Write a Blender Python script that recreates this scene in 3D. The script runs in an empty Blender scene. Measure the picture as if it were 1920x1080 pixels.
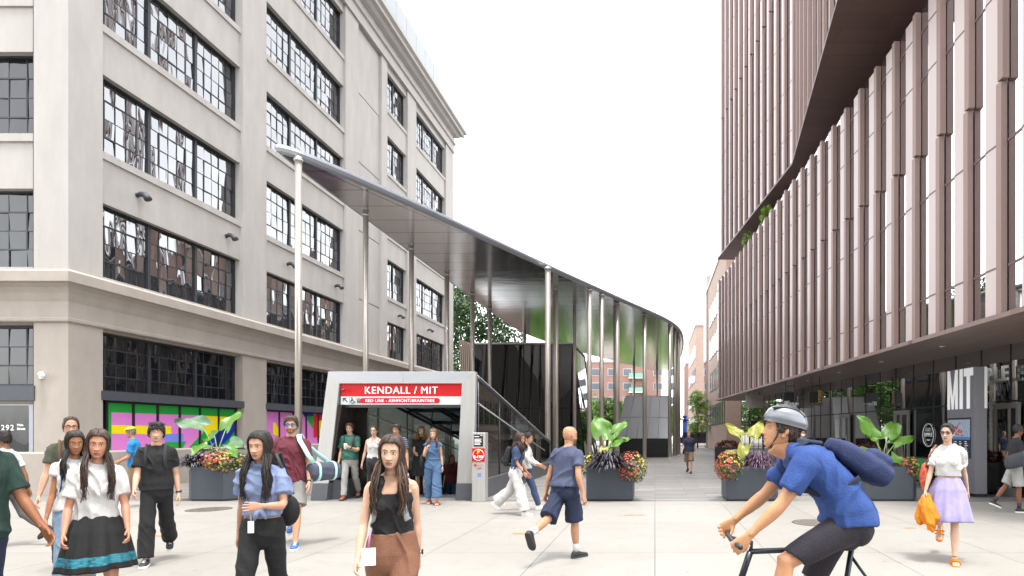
import bpy, bmesh, math, random
from mathutils import Vector, Matrix, noise, Quaternion
R = math.radians
SC = bpy.context.scene
COL = SC.collection
rng = random.Random(7)
F, PX, PY, EYE = 1100.0, 1228.0, 811.0, 1.6      # lens in photo pixels, vanishing point, eye height

def at(px, d):                                   # x of a pixel column at depth d
    return (px - PX) / F * d
def zat(py, d):                                  # height of a pixel row at depth d
    return EYE - (py - PY) / F * d

def lin(c):
    if isinstance(c, tuple) and len(c) == 4: return c          # already linear
    if isinstance(c, str):
        c = tuple(int(c[i:i+2], 16) / 255 for i in (0, 2, 4))
    return tuple(((v / 12.92) if v <= 0.04045 else ((v + 0.055) / 1.055) ** 2.4) for v in c[:3]) + (1,)

MATS = {}
def mat(name, col, rough=0.6, metal=0.0, var=0.0, scale=4.0, bump=0.0, bscale=None, spec=None, stretch=(1, 1, 1), sss=0.0, trans=0.0, detail=6, coat=0.0, lin_in=False):
    """a Principled material with procedural colour variation and bump"""
    if name in MATS: return MATS[name]
    m = bpy.data.materials.new(name); m.use_nodes = True
    nt = m.node_tree; b = nt.nodes['Principled BSDF']
    base = col + (1,) if lin_in else lin(col)
    b.inputs['Base Color'].default_value = base
    b.inputs['Roughness'].default_value = rough
    b.inputs['Metallic'].default_value = metal
    if spec is not None: b.inputs['Specular IOR Level'].default_value = spec
    if coat: b.inputs['Coat Weight'].default_value = coat; b.inputs['Coat Roughness'].default_value = 0.1
    if sss:
        b.inputs['Subsurface Weight'].default_value = sss
        b.inputs['Subsurface Radius'].default_value = (0.012, 0.005, 0.003)
        b.inputs['Subsurface Scale'].default_value = 1.0
    if trans: b.inputs['Transmission Weight'].default_value = trans
    if var or bump:
        tc = nt.nodes.new('ShaderNodeTexCoord'); mp = nt.nodes.new('ShaderNodeMapping')
        mp.inputs['Scale'].default_value = stretch
        nt.links.new(tc.outputs['Object'], mp.inputs['Vector'])
        if var:
            n = nt.nodes.new('ShaderNodeTexNoise'); n.inputs['Scale'].default_value = scale; n.inputs['Detail'].default_value = detail
            n.inputs['Roughness'].default_value = 0.65
            nt.links.new(mp.outputs['Vector'], n.inputs['Vector'])
            r = nt.nodes.new('ShaderNodeValToRGB')
            r.color_ramp.elements[0].position = 0.3; r.color_ramp.elements[1].position = 0.7
            r.color_ramp.elements[0].color = tuple(v * (1 - var) for v in base[:3]) + (1,)
            r.color_ramp.elements[1].color = tuple(min(1, v * (1 + var)) for v in base[:3]) + (1,)
            nt.links.new(n.outputs['Fac'], r.inputs['Fac']); nt.links.new(r.outputs['Color'], b.inputs['Base Color'])
        if bump:
            n2 = nt.nodes.new('ShaderNodeTexNoise'); n2.inputs['Scale'].default_value = bscale or scale; n2.inputs['Detail'].default_value = 4
            nt.links.new(mp.outputs['Vector'], n2.inputs['Vector'])
            bp = nt.nodes.new('ShaderNodeBump'); bp.inputs['Strength'].default_value = bump; bp.inputs['Distance'].default_value = 0.02
            nt.links.new(n2.outputs['Fac'], bp.inputs['Height']); nt.links.new(bp.outputs['Normal'], b.inputs['Normal'])
    MATS[name] = m
    return m

class MB:
    """collects shapes, in the thing's own coordinates, for ONE mesh object"""
    def __init__(s): s.v = []; s.f = []; s.m = []; s.sm = []
    def add(s, vs, fs, mi=0, smooth=False):
        o = len(s.v); s.v += [tuple(v) for v in vs]
        for f in fs:
            s.f.append(tuple(i + o for i in f)); s.m.append(mi); s.sm.append(smooth)
        return s
    def box(s, x0, x1, y0, y1, z0, z1, mi=0):
        vs = [(x0,y0,z0),(x1,y0,z0),(x1,y1,z0),(x0,y1,z0),(x0,y0,z1),(x1,y0,z1),(x1,y1,z1),(x0,y1,z1)]
        return s.add(vs, [(0,3,2,1),(4,5,6,7),(0,1,5,4),(1,2,6,5),(2,3,7,6),(3,0,4,7)], mi)
    def obox(s, o, u, v, w, mi=0):                # box from corner o along vectors u, v, w
        o, u, v, w = map(Vector, (o, u, v, w))
        vs = [o, o+u, o+u+v, o+v, o+w, o+u+w, o+u+v+w, o+v+w]
        return s.add(vs, [(0,3,2,1),(4,5,6,7),(0,1,5,4),(1,2,6,5),(2,3,7,6),(3,0,4,7)], mi)
    def prism(s, poly, z0, z1, mi=0):             # vertical prism over a plan polygon
        n = len(poly)
        vs = [(x, y, z0) for x, y in poly] + [(x, y, z1) for x, y in poly]
        fs = [tuple(range(n))[::-1], tuple(range(n, 2*n))] + [(i, (i+1) % n, n+(i+1) % n, n+i) for i in range(n)]
        return s.add(vs, fs, mi)
    def extr(s, prof, a, b, U, V, mi=0):          # profile points (u, v) swept from point a to point b
        a, b, U, V = map(Vector, (a, b, U, V)); n = len(prof)
        vs = [a + U*p + V*q for p, q in prof] + [b + U*p + V*q for p, q in prof]
        return s.add(vs, [tuple(range(n)), tuple(range(n, 2*n))[::-1]] + [(i, n+i, n+(i+1) % n, (i+1) % n) for i in range(n)], mi)
    def tube(s, pts, r, n=8, mi=0, smooth=True, flat=1.0):
        pts = [Vector(p) for p in pts]; k = len(pts)
        rs = r if isinstance(r, (list, tuple)) else [r]*k
        vs = []; X = None
        for i, p in enumerate(pts):
            t = (pts[min(i+1, k-1)] - pts[max(i-1, 0)])
            t = t.normalized() if t.length > 1e-9 else Vector((0,0,1))
            if X is None:
                X = t.orthogonal().normalized()
                if abs(t.z) > .9: X = Vector((1,0,0)) - t*t.x; X.normalize()
            else:
                X = X - t*X.dot(t); X = X.normalized() if X.length > 1e-6 else t.orthogonal().normalized()
            Y = t.cross(X)
            for j in range(n):
                a = 2*math.pi*j/n
                vs.append(p + X*(math.cos(a)*rs[i]) + Y*(math.sin(a)*rs[i]*flat))
        fs = [(i*n+j, i*n+(j+1) % n, (i+1)*n+(j+1) % n, (i+1)*n+j) for i in range(k-1) for j in range(n)]
        fs += [tuple(range(n))[::-1], tuple(range((k-1)*n, k*n))]
        return s.add(vs, fs, mi, smooth)
    def lathe(s, prof, c=(0,0,0), n=20, mi=0, smooth=True):   # (r, z) profile about z
        vs = [(c[0]+r*math.cos(2*math.pi*j/n), c[1]+r*math.sin(2*math.pi*j/n), c[2]+z) for r, z in prof for j in range(n)]
        k = len(prof)
        fs = [(i*n+j, i*n+(j+1) % n, (i+1)*n+(j+1) % n, (i+1)*n+j) for i in range(k-1) for j in range(n)]
        fs += [tuple(range(n))[::-1], tuple(range((k-1)*n, k*n))]
        return s.add(vs, fs, mi, smooth)
    def ball(s, c, rx, ry=None, rz=None, M=None, nu=14, nv=9, mi=0):
        ry = rx if ry is None else ry; rz = rx if rz is None else rz; c = Vector(c)
        vs = []
        for i in range(nv+1):
            t = math.pi*(i+0.02)/(nv+0.04)
            for j in range(nu):
                a = 2*math.pi*j/nu
                q = Vector((rx*math.sin(t)*math.cos(a), ry*math.sin(t)*math.sin(a), rz*math.cos(t)))
                vs.append(c + (M @ q if M is not None else q))
        fs = [(i*nu+j, (i+1)*nu+j, (i+1)*nu+(j+1) % nu, i*nu+(j+1) % nu) for i in range(nv) for j in range(nu)]
        fs += [tuple(range(nu)), tuple(range(nv*nu, (nv+1)*nu))[::-1]]
        return s.add(vs, fs, mi, True)
    def loft(s, rings, n=20, mi=0, cap0=True, cap1=True):
        """rings: (centre, X, Y, rx, ry, exponent)"""
        vs = []
        for (c, X, Y, rx, ry, e) in rings:
            for j in range(n):
                a = 2*math.pi*j/n; ca, sa = math.cos(a), math.sin(a)
                u = math.copysign(abs(ca)**(2/e), ca); v = math.copysign(abs(sa)**(2/e), sa)
                vs.append(c + X*(u*rx) + Y*(v*ry))
        k = len(rings)
        fs = [(i*n+j, i*n+(j+1) % n, (i+1)*n+(j+1) % n, (i+1)*n+j) for i in range(k-1) for j in range(n)]
        if cap0: fs.append(tuple(range(n))[::-1])
        if cap1: fs.append(tuple(range((k-1)*n, k*n)))
        return s.add(vs, fs, mi, True)
    def merge(s, me, M=None, mi=None, smooth=True):
        vs = [(M @ v.co if M is not None else v.co) for v in me.vertices]
        o = len(s.v); s.v += [tuple(v) for v in vs]
        for p in me.polygons:
            s.f.append(tuple(i+o for i in p.vertices)); s.m.append(p.material_index if mi is None else mi); s.sm.append(smooth)
        return s
    def mesh(s, name, mats=None, fix=True):
        me = bpy.data.meshes.new(name)
        me.from_pydata(s.v, [], s.f)
        for m in (mats if isinstance(mats, (list, tuple)) else [mats]):
            if m is not None: me.materials.append(m)
        me.polygons.foreach_set('material_index', s.m)
        me.polygons.foreach_set('use_smooth', s.sm)
        me.update()
        if fix:
            b = bmesh.new(); b.from_mesh(me); bmesh.ops.recalc_face_normals(b, faces=b.faces); b.to_mesh(me); b.free()
        return me

def tag(o, label=None, cat=None, group=None, kind=None):
    if label: o['label'] = label
    if cat: o['category'] = cat
    if group: o['group'] = group
    if kind: o['kind'] = kind
    return o
def thing(name, label, cat, loc=(0,0,0), rz=0.0, group=None):
    o = bpy.data.objects.new(name, None); COL.objects.link(o); o.empty_display_size = 0.2
    o.location = loc; o.rotation_euler = (0, 0, rz)
    return tag(o, label, cat, group)
def root_of(o):
    while o.parent: o = o.parent
    return o
def part(name, mb, mats, parent=None, loc=None, fix=True, bevel=0.0, label=None):
    """mb in the root thing's own coordinates"""
    me = mb if isinstance(mb, bpy.types.Mesh) else mb.mesh(name, mats, fix)
    o = bpy.data.objects.new(name, me); COL.objects.link(o)
    if parent: o.parent = parent
    if loc is not None: o.location = loc
    if bevel:
        md = o.modifiers.new('bevel', 'BEVEL'); md.width = bevel; md.segments = 2; md.limit_method = 'ANGLE'; md.angle_limit = R(40)
    if label: o['label'] = label
    return o
def copy_tree(o, parent=None):
    c = o.copy(); COL.objects.link(c)
    if parent: c.parent = parent
    for ch in list(o.children): copy_tree(ch, c)
    return c
def shift(mb, d):
    d = Vector(d); mb.v = [tuple(Vector(v) + d) for v in mb.v]; return mb

def remesh(mb, voxel, smooth=3, name='tmp'):
    me = mb.mesh(name, None, True)
    o = bpy.data.objects.new(name, me); COL.objects.link(o)
    r = o.modifiers.new('r', 'REMESH'); r.mode = 'VOXEL'; r.voxel_size = voxel; r.use_smooth_shade = True
    if smooth:
        q = o.modifiers.new('s', 'SMOOTH'); q.factor = 0.5; q.iterations = smooth
    dg = bpy.context.evaluated_depsgraph_get()
    out = bpy.data.meshes.new_from_object(o.evaluated_get(dg), depsgraph=dg)
    bpy.data.objects.remove(o); bpy.data.meshes.remove(me)
    return out

def text_mesh(body, size, depth=0.004, bold=0.0, align='LEFT', sx=1.0, space=1.0):
    """lettering as a mesh in the x/z plane facing -y, baseline at z=0"""
    cu = bpy.data.curves.new('txt', 'FONT'); cu.body = body; cu.size = size; cu.extrude = depth/2; cu.offset = bold; cu.align_x = align
    cu.space_character = space; cu.resolution_u = 3
    o = bpy.data.objects.new('txt', cu); COL.objects.link(o)
    dg = bpy.context.evaluated_depsgraph_get()
    me = bpy.data.meshes.new_from_object(o.evaluated_get(dg), depsgraph=dg)
    bpy.data.objects.remove(o); bpy.data.curves.remove(cu)
    mb = MB()
    for v in me.vertices: pass
    vs = [(v.co.x*sx, -v.co.z, v.co.y) for v in me.vertices]
    mb.add(vs, [tuple(p.vertices) for p in me.polygons])
    bpy.data.meshes.remove(me)
    return mb
def xform(mb, M):
    mb.v = [tuple(M @ Vector(v)) for v in mb.v]; return mb
# ---------------------------------------------------------------- people
def lerp(a, b, t): return a + (b - a) * t
def interp(tab, x):
    if x <= tab[0][0]: return tab[0][1:]
    for p, q in zip(tab, tab[1:]):
        if x <= q[0]:
            t = (x - p[0]) / (q[0] - p[0]); t = t*t*(3-2*t)*0.5 + t*0.5
            return tuple(lerp(a, b, t) for a, b in zip(p[1:], q[1:]))
    return tab[-1][1:]
def gs(x, s): return math.exp(-(x*x)/(2*s*s))

TORSO_M = [(.77,.05,.04,.0,2.0),(.80,.105,.075,.0,2.1),(.86,.155,.106,.005,2.3),(.93,.170,.116,.006,2.4),(1.0,.163,.110,.002,2.5),(1.10,.150,.102,-.004,2.5),(1.2,.158,.108,-.006,2.5),
           (1.30,.166,.118,-.004,2.4),(1.37,.168,.110,.004,2.4),(1.41,.150,.094,.012,2.3),(1.445,.112,.076,.016,2.1),(1.475,.080,.064,.014,2.0),(1.50,.063,.060,.010,2.0),(1.53,.056,.057,.004,2.0),(1.58,.053,.056,-.004,2.0)]
TORSO_F = [(.77,.05,.04,.0,2.0),(.80,.11,.08,.0,2.1),(.86,.163,.110,.006,2.3),(.93,.178,.120,.008,2.3),(1.0,.160,.108,.002,2.3),(1.10,.128,.090,-.004,2.3),(1.2,.134,.094,-.005,2.3),
           (1.30,.146,.104,-.002,2.4),(1.37,.146,.098,.006,2.4),(1.41,.130,.084,.012,2.2),(1.445,.098,.066,.014,2.1),(1.475,.066,.054,.012,2.0),(1.49,.054,.050,.010,2.0),(1.53,.047,.049,.003,2.0),(1.58,.045,.049,-.004,2.0)]
SKIN = {}
def dim(c, k):                                   # scale a colour's linear value
    return tuple(v*k for v in lin(c)[:3]) + (1,)
def skin_mats(tone, lip):
    k = (tone, lip)
    if k not in SKIN:
        s = mat('skin_' + tone, dim(tone, .66), 0.5, var=.08, scale=22, bump=.05, bscale=160, sss=.12, spec=.35)
        l = mat('lip_' + lip, dim(lip, .62), 0.4, sss=.1)
        SKIN[k] = [s, l, mat('eye_white', 'e8e4df', .25), mat('iris', '2a1a12', .15), mat('brow_' + 'dark', '2b1f1a', .8), mat('nail', 'd9a793', .3)]
    return SKIN[k]

HEADRINGS = [(.113,.010,-.004,.022),(.108,.030,-.032,.056),(.098,.047,-.056,.077),(.08,.061,-.074,.092),(.055,.0705,-.086,.100),(.03,.0745,-.091,.102),(.0,.0745,-.0885,.099),
             (-.02,.0725,-.0865,.094),(-.042,.069,-.0865,.083),(-.06,.0645,-.086,.066),(-.078,.057,-.083,.044),(-.094,.045,-.0785,.018),(-.106,.031,-.071,-.008),(-.113,.014,-.060,-.03)]
def head_point(a, z, fem, grow=0.0):
    """surface of the head, a=0 at the nose; head-local, y- is forward, z=0 at the eyes"""
    rx, yf, yb = interp([(-r[0],) + r[1:] for r in HEADRINGS], -z)
    e = 2.25
    ca, sa = math.cos(a), math.sin(a)
    u = math.copysign(abs(sa)**(2/e), sa); w = math.copysign(abs(ca)**(2/e), ca)
    cy = (yf + yb)/2; ry = (yb - yf)/2
    jaw = 1.0 if not fem else 1 - .05*gs(z+.085, .03)
    x = u*(rx*jaw + grow); y = cy - w*(ry + grow)
    if ca > 0 and grow == 0:
        d = 0
        ax = abs(x)
        d += .0105*gs(ax-.031, .0135)*gs(z-.001, .0095)                 # sockets
        d -= .0045*gs(ax-.027, .017)*gs(z-.020, .007)                   # brow
        if z < .018:
            t = max(0, min(1, (.018 - z)/.058)); w_ = lerp(.0065, .0105, t)
            h = lerp(.004, .021, t**1.15) * (1 if z > -.042 else max(0, 1 - (-.042 - z)/.009))
            d -= h*gs(x, w_)                                            # nose
        d -= .0075*gs(ax-.0125, .006)*gs(z+.038, .006)                  # nostril wings
        d -= .0055*gs(x, .017)*gs(z+.0645, .0042)                       # upper lip
        d += .0045*gs(x, .019)*gs(z+.0705, .0022)                       # mouth line
        d -= .0065*gs(x, .014)*gs(z+.0765, .0045)
        d += .0030*gs(x, .018)*gs(z+.0865, .004)
        d -= .0050*gs(x, .016)*gs(z+.101, .008)                         # chin
        d -= .0040*gs(ax-.043, .016)*gs(z+.028, .016)                   # cheek
        d += .0030*gs(ax-.05, .012)*gs(z+.065, .014)
        y += d
    return Vector((x, y, z))

def head_mb(fem, lipfrac=1.0):
    mb = MB(); nz, na = 96, 88
    zs = [.113 - .226*(i/(nz-1)) for i in range(nz)]
    vs = []
    for z in zs:
        for j in range(na):
            # denser angles in front
            t = 2*math.pi*j/na; a = t - .42*math.sin(t)
            vs.append(head_point(a, z, fem))
    fs = []; ms = []
    for i in range(nz-1):
        for j in range(na):
            f = (i*na+j, i*na+(j+1) % na, (i+1)*na+(j+1) % na, (i+1)*na+j)
            c = sum((vs[k] for k in f), Vector())/4
            m = 0
            if c.y < -.05:
                ax = abs(c.x)
                lim_u = .0245*(1 - ((c.z+.0665)/.007)**2) if abs(c.z+.0665) < .007 else 0
                if abs(c.z + .0715) < .0105 and ax < .0245*math.sqrt(max(0, 1-((c.z+.0715)/.0105)**2)): m = 1
                bz = .0215 + .004*gs(ax-.033, .012) - max(0, ax-.036)*.25
            fs.append(f); ms.append(m)
    o = len(mb.v); mb.v += [tuple(v) for v in vs]
    mb.f += fs; mb.m += ms; mb.sm += [True]*len(fs)
    mb.f += [tuple(range(na)), tuple(range((nz-1)*na, nz*na))[::-1]]; mb.m += [0, 0]; mb.sm += [True, True]
    for s in (1, -1):                                                  # ears, eyes
        M = Matrix.Rotation(R(-18*s), 3, 'Z')
        mb.ball((s*.0755, .012, -.012), .007, .019, .031, M, 10, 8, 0)
        mb.ball((s*.081, .016, -.004), .006, .015, .020, M, 10, 8, 0)
        mb.ball((s*.077, .004, -.034), .006, .009, .009, M, 8, 6, 0)
        mb.ball((s*.031, -.0705, .0005), .0145, .0125, .0064, None, 12, 8, 2)
        mb.ball((s*.031, -.0782, .0005), .0066, .0055, .0060, None, 10, 8, 3)
        pts = []
        for q in range(8):
            u = q/7; xx = .011 + .037*u; zz = .0185 + .0075*math.sin(min(1, u*1.25)*math.pi*.62) - .006*max(0, u-.7)/.3
            aa = math.asin(min(.95, (xx/.0745)))
            for _ in range(3): aa += (xx - abs(head_point(aa, zz, fem).x))*9
            pp = head_point(aa, zz, fem); pts.append((s*pp.x, pp.y-.0005, zz))
        mb.tube(pts, [(.0036 if not fem else .0028)*w_ for w_ in (.55, .9, 1, 1, .95, .8, .55, .2)], 6, 4, flat=.8)
        # lids
        for k, (dz, r) in enumerate(((.0068, .0026), (-.0062, .0022))):
            pts = [(s*(.031 + .0155*math.cos(math.pi*q/6)), -.0795 + .006*abs(math.cos(math.pi*q/6))**2, .0005 + dz*math.sin(math.pi*q/6)) for q in range(7)]
            mb.tube(pts, r, 6, 0)
            if k == 0: mb.tube([(p[0], p[1]-.0018, p[2]-.0012) for p in pts], .0013, 5, 4)
    return mb

def hand_mb(sc, curl, spread=6, thumb=25, fem=False, lens=(.057,.070,.076,.066)):
    """x toward the thumb, y along the fingers, palm faces +z"""
    mb = MB(); w = .92 if fem else 1.0
    X, Y, Z = Vector((1,0,0)), Vector((0,1,0)), Vector((0,0,1))
    rings = [(-.055,.0262,.0205),(-.03,.0265,.02),(0,.028,.019),(.02,.034,.0175),(.045,.040,.016),(.07,.042,.0145),(.09,.041,.012),(.1,.035,.009)]
    mb.loft([(Vector((0, y, 0)), X, Z, rx*w, ry*w, 2.6) for y, rx, ry in rings], 18)
    mb.ball((.022*w, .03, .007), .017, .026, .013)
    for k in range(4):
        bx = (-.0305, -.0105, .0105, .0305)[k]*w
        L = lens[k]; r0 = (.0078, .0088, .0092, .0088)[k]*w
        p = Vector((bx, .088 - abs(bx-.008)*.15, -.001)); side = R((k-1.5)*spread)
        pts = [p - Vector((0, .015, 0)), p]; rs = [r0*1.0, r0*1.04]; ang = 0
        c = curl[k] if isinstance(curl, (list, tuple)) else curl*(1 + .10*(1.5-k))
        for seg, fr in enumerate((.42, .32, .26)):
            ang += R(c)*(1.0, 1.15, .75)[seg]
            dv = Vector((math.sin(side)*math.cos(ang), math.cos(side)*math.cos(ang), math.sin(ang)))
            for q in (.5, 1.0):
                pts.append(pts[-1] + dv*(L*fr*.5)); rs.append(r0*(1 - .09*(seg + q)) if not (seg == 2 and q == 1.0) else r0*.5)
        mb.tube(pts, rs, 10)
    t = R(thumb)
    p = Vector((.026*w, .022, .006)); d1 = Vector((math.sin(t)*.85+.2, math.cos(t), .45)).normalized(); d2 = Vector((math.sin(t)*.25, 1, .4)).normalized()
    mb.tube([p - d1*.012, p + d1*.018, p + d1*.04, p + d1*.04 + d2*.016, p + d1*.04 + d2*.028, p + d1*.04 + d2*.033], [.012*w, .0125*w, .0105*w, .0105*w, .0085*w, .005*w], 10)
    me = remesh(mb, .0032, 2)
    return me

def limb_rings(pts, X0, tab):
    """pts: joint list; tab: per bone list of (t, rx, ry); returns rings"""
    rings = []
    for b, (p, q) in enumerate(zip(pts, pts[1:])):
        d = (q - p).normalized()
        X = (X0 - d*X0.dot(d)).normalized(); Y = d.cross(X)
        for row in tab[b]:
            t, rx, ry = row[:3]; off = row[3] if len(row) > 3 else 0
            rings.append((p.lerp(q, t) + Y*off, X, Y, rx, ry, 2.1))
    return rings

def wrinkle(me, amp, seed, freq=11, stretch=(1, 1, .55), zlim=None):
    nr = [v.normal.copy() for v in me.vertices]
    sd = Vector((seed*3.7, seed*1.3, seed*.7))
    for v, n in zip(me.vertices, nr):
        c = v.co
        q = Vector((c.x*stretch[0], c.y*stretch[1], c.z*stretch[2]))
        wz = noise.noise(q*3 + sd)
        q1 = Vector((q.x*.45 + .55*q.z, q.y*.45 - .4*q.z, q.z + .35*c.x))*freq*.85 + sd + Vector((wz, wz, wz))*1.2
        a = abs(noise.noise(q1)); b_ = noise.noise(q*freq*2.3 + sd)
        msk = .45 + .9*max(0, noise.noise(q*4.5 + sd*1.7) + .25)
        h = (max(0, .38 - a)/.38)**1.6
        v.co = c + n*(amp*(1.9*h*msk - .35 + .35*b_))
    me.update()
    return me

class Human:
    def __init__(s, label, px, d, H, rot=0, fem=False, skin='d8a98c', lip='b06a60', lean=2, side=0, twist=0, head=(0, 0, 0), armL=(10, 8, 15, 0), armR=(-10, 8, 15, 0),
                 legL=(18, 2, 8, 0), legR=(-16, 2, 18, 0), build=1.0, squash=1.0, voxel=.007, hands=(22, 22), group=None, zbase=0.0, handroll=(0, 0), ymove=0, feet='shoe'):
        s.fem, s.H, s.k, s.b, s.vx = fem, H, H/1.75, build, voxel
        s.seed = (int(px)*7 + int(d*100)) % 97
        s.feet = feet
        x = at(px, d)
        s.root = thing('person', label, 'person', (x, d, 0), R(rot), group)
        s.root.scale = (squash, squash, 1)
        k = s.k; sg = {'L': 1, 'R': -1}
        s.sg = sg
        # spine
        s.tab = []
        p = Vector((0, 0, .93*k)); zz = .93
        ln, sd, tw = R(lean), R(side), R(twist)
        def rot_at(z):
            t = max(0, min(1, (z-.95)/.30)); t2 = max(0, min(1, (z-.93)/.35))
            return Matrix.Rotation(ln*t, 3, 'X') @ Matrix.Rotation(sd*t, 3, 'Y') @ Matrix.Rotation(tw*t2, 3, 'Z')
        s.rot_at = rot_at
        while zz < 1.70:
            s.tab.append((zz, p.copy())); p = p + rot_at(zz) @ Vector((0, 0, .01*k)); zz += .01
        C = rot_at(1.4); s.C = C
        # head: neck follows half the lean
        hy, hp, hr = head
        s.Hrot = Matrix.Rotation(ln*.35, 3, 'X') @ Matrix.Rotation(sd*.3, 3, 'Y') @ Matrix.Rotation(tw*.5 + R(hy), 3, 'Z') @ Matrix.Rotation(R(hp), 3, 'X') @ Matrix.Rotation(R(hr), 3, 'Y')
        s.hs = (.225/.226)*lerp(1, k, .55)*(0.97 if fem else 1.0)
        nk = s.spine(1.545)
        s.headc = nk + s.Hrot @ Vector((0, -.012*k, .092*s.hs + .008))
        # arms
        sw = (.148 if fem else .168)*k*(1 + (build-1)*.6)
        s.arm = {}
        for q, A in (('L', armL), ('R', armR)):
            g = sg[q]; a, ab, el, inw = map(R, A[:4]); lat = R(A[4]) if len(A) > 4 else 0
            sh = s.spine(1.395) + C @ Vector((g*sw, .012, 0))
            def dv(swg, abd): return Vector((g*math.sin(abd), -math.sin(swg)*math.cos(abd), -math.cos(swg)*math.cos(abd)))
            u = C @ dv(a, ab); f = C @ dv(a + el, ab - inw)
            Lu, Lf = (.285*k, .250*k) if not fem else (.275*k, .238*k)
            e = sh + u*Lu; w = e + f*Lf
            s.arm[q] = (sh, e, w, f)
        # legs
        s.leg = {}; low = 9
        for q, A in (('L', legL), ('R', legR)):
            g = sg[q]; a, ab, kn, ft = map(R, A[:4])
            def dv(swg, abd): return Vector((g*math.sin(abd), -math.sin(swg)*math.cos(abd), -math.cos(swg)*math.cos(abd)))
            hp_ = Vector((g*.088*k, 0, .915*k)); u = dv(a, ab); f = dv(a - kn, ab*.6)
            kn_ = hp_ + u*(.425*k); an = kn_ + f*(.405*k)
            fd = Matrix.Rotation(R(A[4]) if len(A) > 4 else g*R(7), 3, 'Z') @ Vector((0, -math.cos(ft), math.sin(ft)))
            s.leg[q] = (hp_, kn_, an, fd)
            up = Vector((0, math.sin(ft), math.cos(ft)))
            for t in (-.07, .18):
                low = min(low, (an + fd*(t*k) - up*(.082*k)).z)
        s.root.location.z = zbase - low
        s.low = low
        s.mats = skin_mats(skin, lip)
        s.make_body(hands, handroll)
    def spine(s, z):
        if z <= .93: return Vector((0, 0, z*s.k))
        i = min(int((z-.93)/.01), len(s.tab)-2); t = (z-.93)/.01 - i
        return s.tab[i][1].lerp(s.tab[i+1][1], t)
    def torso_ring(s, z, off=0.0, loose=0.0):
        rx, ry, cy, e = interp(TORSO_F if s.fem else TORSO_M, z)
        M = s.rot_at(z); k = s.k
        if loose and 1.0 < z < 1.3:
            t = 1 if z > 1.02 else 0
            rx = lerp(rx, max(rx, .150 if s.fem else .168), loose); ry = lerp(ry, max(ry, .102 if s.fem else .114), loose)
        bb = s.b if z < 1.44 else lerp(s.b, 1, min(1, (z-1.44)/.05))
        return (s.spine(z) + M @ Vector((0, cy*k, 0)), M @ Vector((1,0,0)), M @ Vector((0,1,0)), rx*k*bb+off, ry*k*bb+off, e)
    def frame(s, z): return s.spine(z), s.rot_at(z)
    def breasts(s, mb, off=0):
        if not s.fem: return
        for g in (1, -1):
            c = s.spine(1.275) + s.rot_at(1.275) @ Vector((g*.068*s.k, -.072*s.k*s.b, 0))
            mb.ball(c, .058*s.k*s.b+off, .050*s.k*s.b+off, .060*s.k*s.b+off, s.rot_at(1.275))
    def arm_rings(s, q, off=0.0, t0=0, t1=2, flare=0.0):
        sh, e, w, f = s.arm[q]; k = s.k*lerp(1, s.b, .6)*(.86 if s.fem else 1.0)
        T = [[(0,.050,.056),(.12,.0520,.057),(.3,.0465,.051),(.5,.0435,.049),(.75,.0400,.043),(.95,.0375,.038)],
             [(.05,.0375,.038),(.18,.0405,.041),(.35,.0385,.040),(.6,.0325,.033),(.85,.0265,.024),(1.0,.0270,.0205),(1.04,.027,.020)]]
        rows = [(b + t, rx*k, ry*k) for b in (0, 1) for t, rx, ry in T[b]]
        X0 = s.C @ Vector((1, 0, 0))
        keep = [r for r in rows if t0 <= r[0] <= t1]
        if t1 < 2:
            rx, ry = interp(rows, t1); keep = [r for r in keep if r[0] < t1-.03] + [(t1, rx, ry)]
        out = []
        for t, rx, ry in keep:
            p, q2, tt = (sh, e, t) if t < 1 else (e, w, t-1)
            d = (q2-p).normalized(); X = (X0 - d*X0.dot(d))
            X = X.normalized() if X.length > .1 else d.orthogonal().normalized()
            fl = flare*(t - t0)/max(.01, t1 - t0)
            out.append((p.lerp(q2, tt), X, d.cross(X), rx+off+fl, ry+off+fl, 2.0))
        return out
    def leg_rings(s, q, off=0.0, t1=2, flare=0.0, t0=0, straight=0.0):
        hp_, kn, an, fd = s.leg[q]; k = s.k*lerp(1, s.b, .7); m = 1.05 if s.fem else 1.0
        rows = [(-.06,.078*m,.092*m),(.06,.084*m,.094*m),(.2,.082*m,.088*m),(.4,.073*m,.079*m),(.65,.062*m,.068*m),(.88,.053,.058),(1.0,.051,.056),(1.12,.049,.054),(1.3,.052,.059),(1.5,.047,.052),
                (1.72,.037,.041),(1.88,.032,.036),(1.97,.033,.038),(2.04,.035,.04)]
        keep = [r for r in rows if t0 - .07 <= r[0] <= t1]
        if t1 < 2:
            rx, ry = interp(rows, t1); keep = [r for r in keep if r[0] < t1-.03] + [(t1, rx, ry)]
        out = []
        for t, rx, ry in keep:
            p, q2, tt = (hp_, kn, t) if t < 1 else (kn, an, t-1)
            d = (q2-p).normalized()
            if 0.85 < t < 1.15: d = (an - hp_).normalized()
            X = Vector((1,0,0)); X = (X - d*X.dot(d)).normalized(); Y = d.cross(X)
            fl = flare*max(0, t)/max(.01, t1)
            if straight: rx = lerp(rx, .075, straight*min(1, max(0, t)/.6)); ry = lerp(ry, .08, straight*min(1, max(0, t)/.6))
            o_ = 0 if t < 1 else -.012*math.sin(min(1, (t-1)/.7)*math.pi)
            out.append((p.lerp(q2, tt) - Y*(-o_)*k if False else p.lerp(q2, tt) + Vector((0, .010*math.sin(min(1, max(0, (t-1)/.7))*math.pi)*k, 0)), X, Y, rx*k+off+fl, ry*k+off+fl, 2.1))
        return out
    def glutes(s, mb, off=0):
        for g in (1, -1):
            mb.ball((g*.078*s.k, .052*s.k, .90*s.k), .085*s.k*s.b+off, .075*s.k*s.b+off, .095*s.k*s.b+off)
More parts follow.
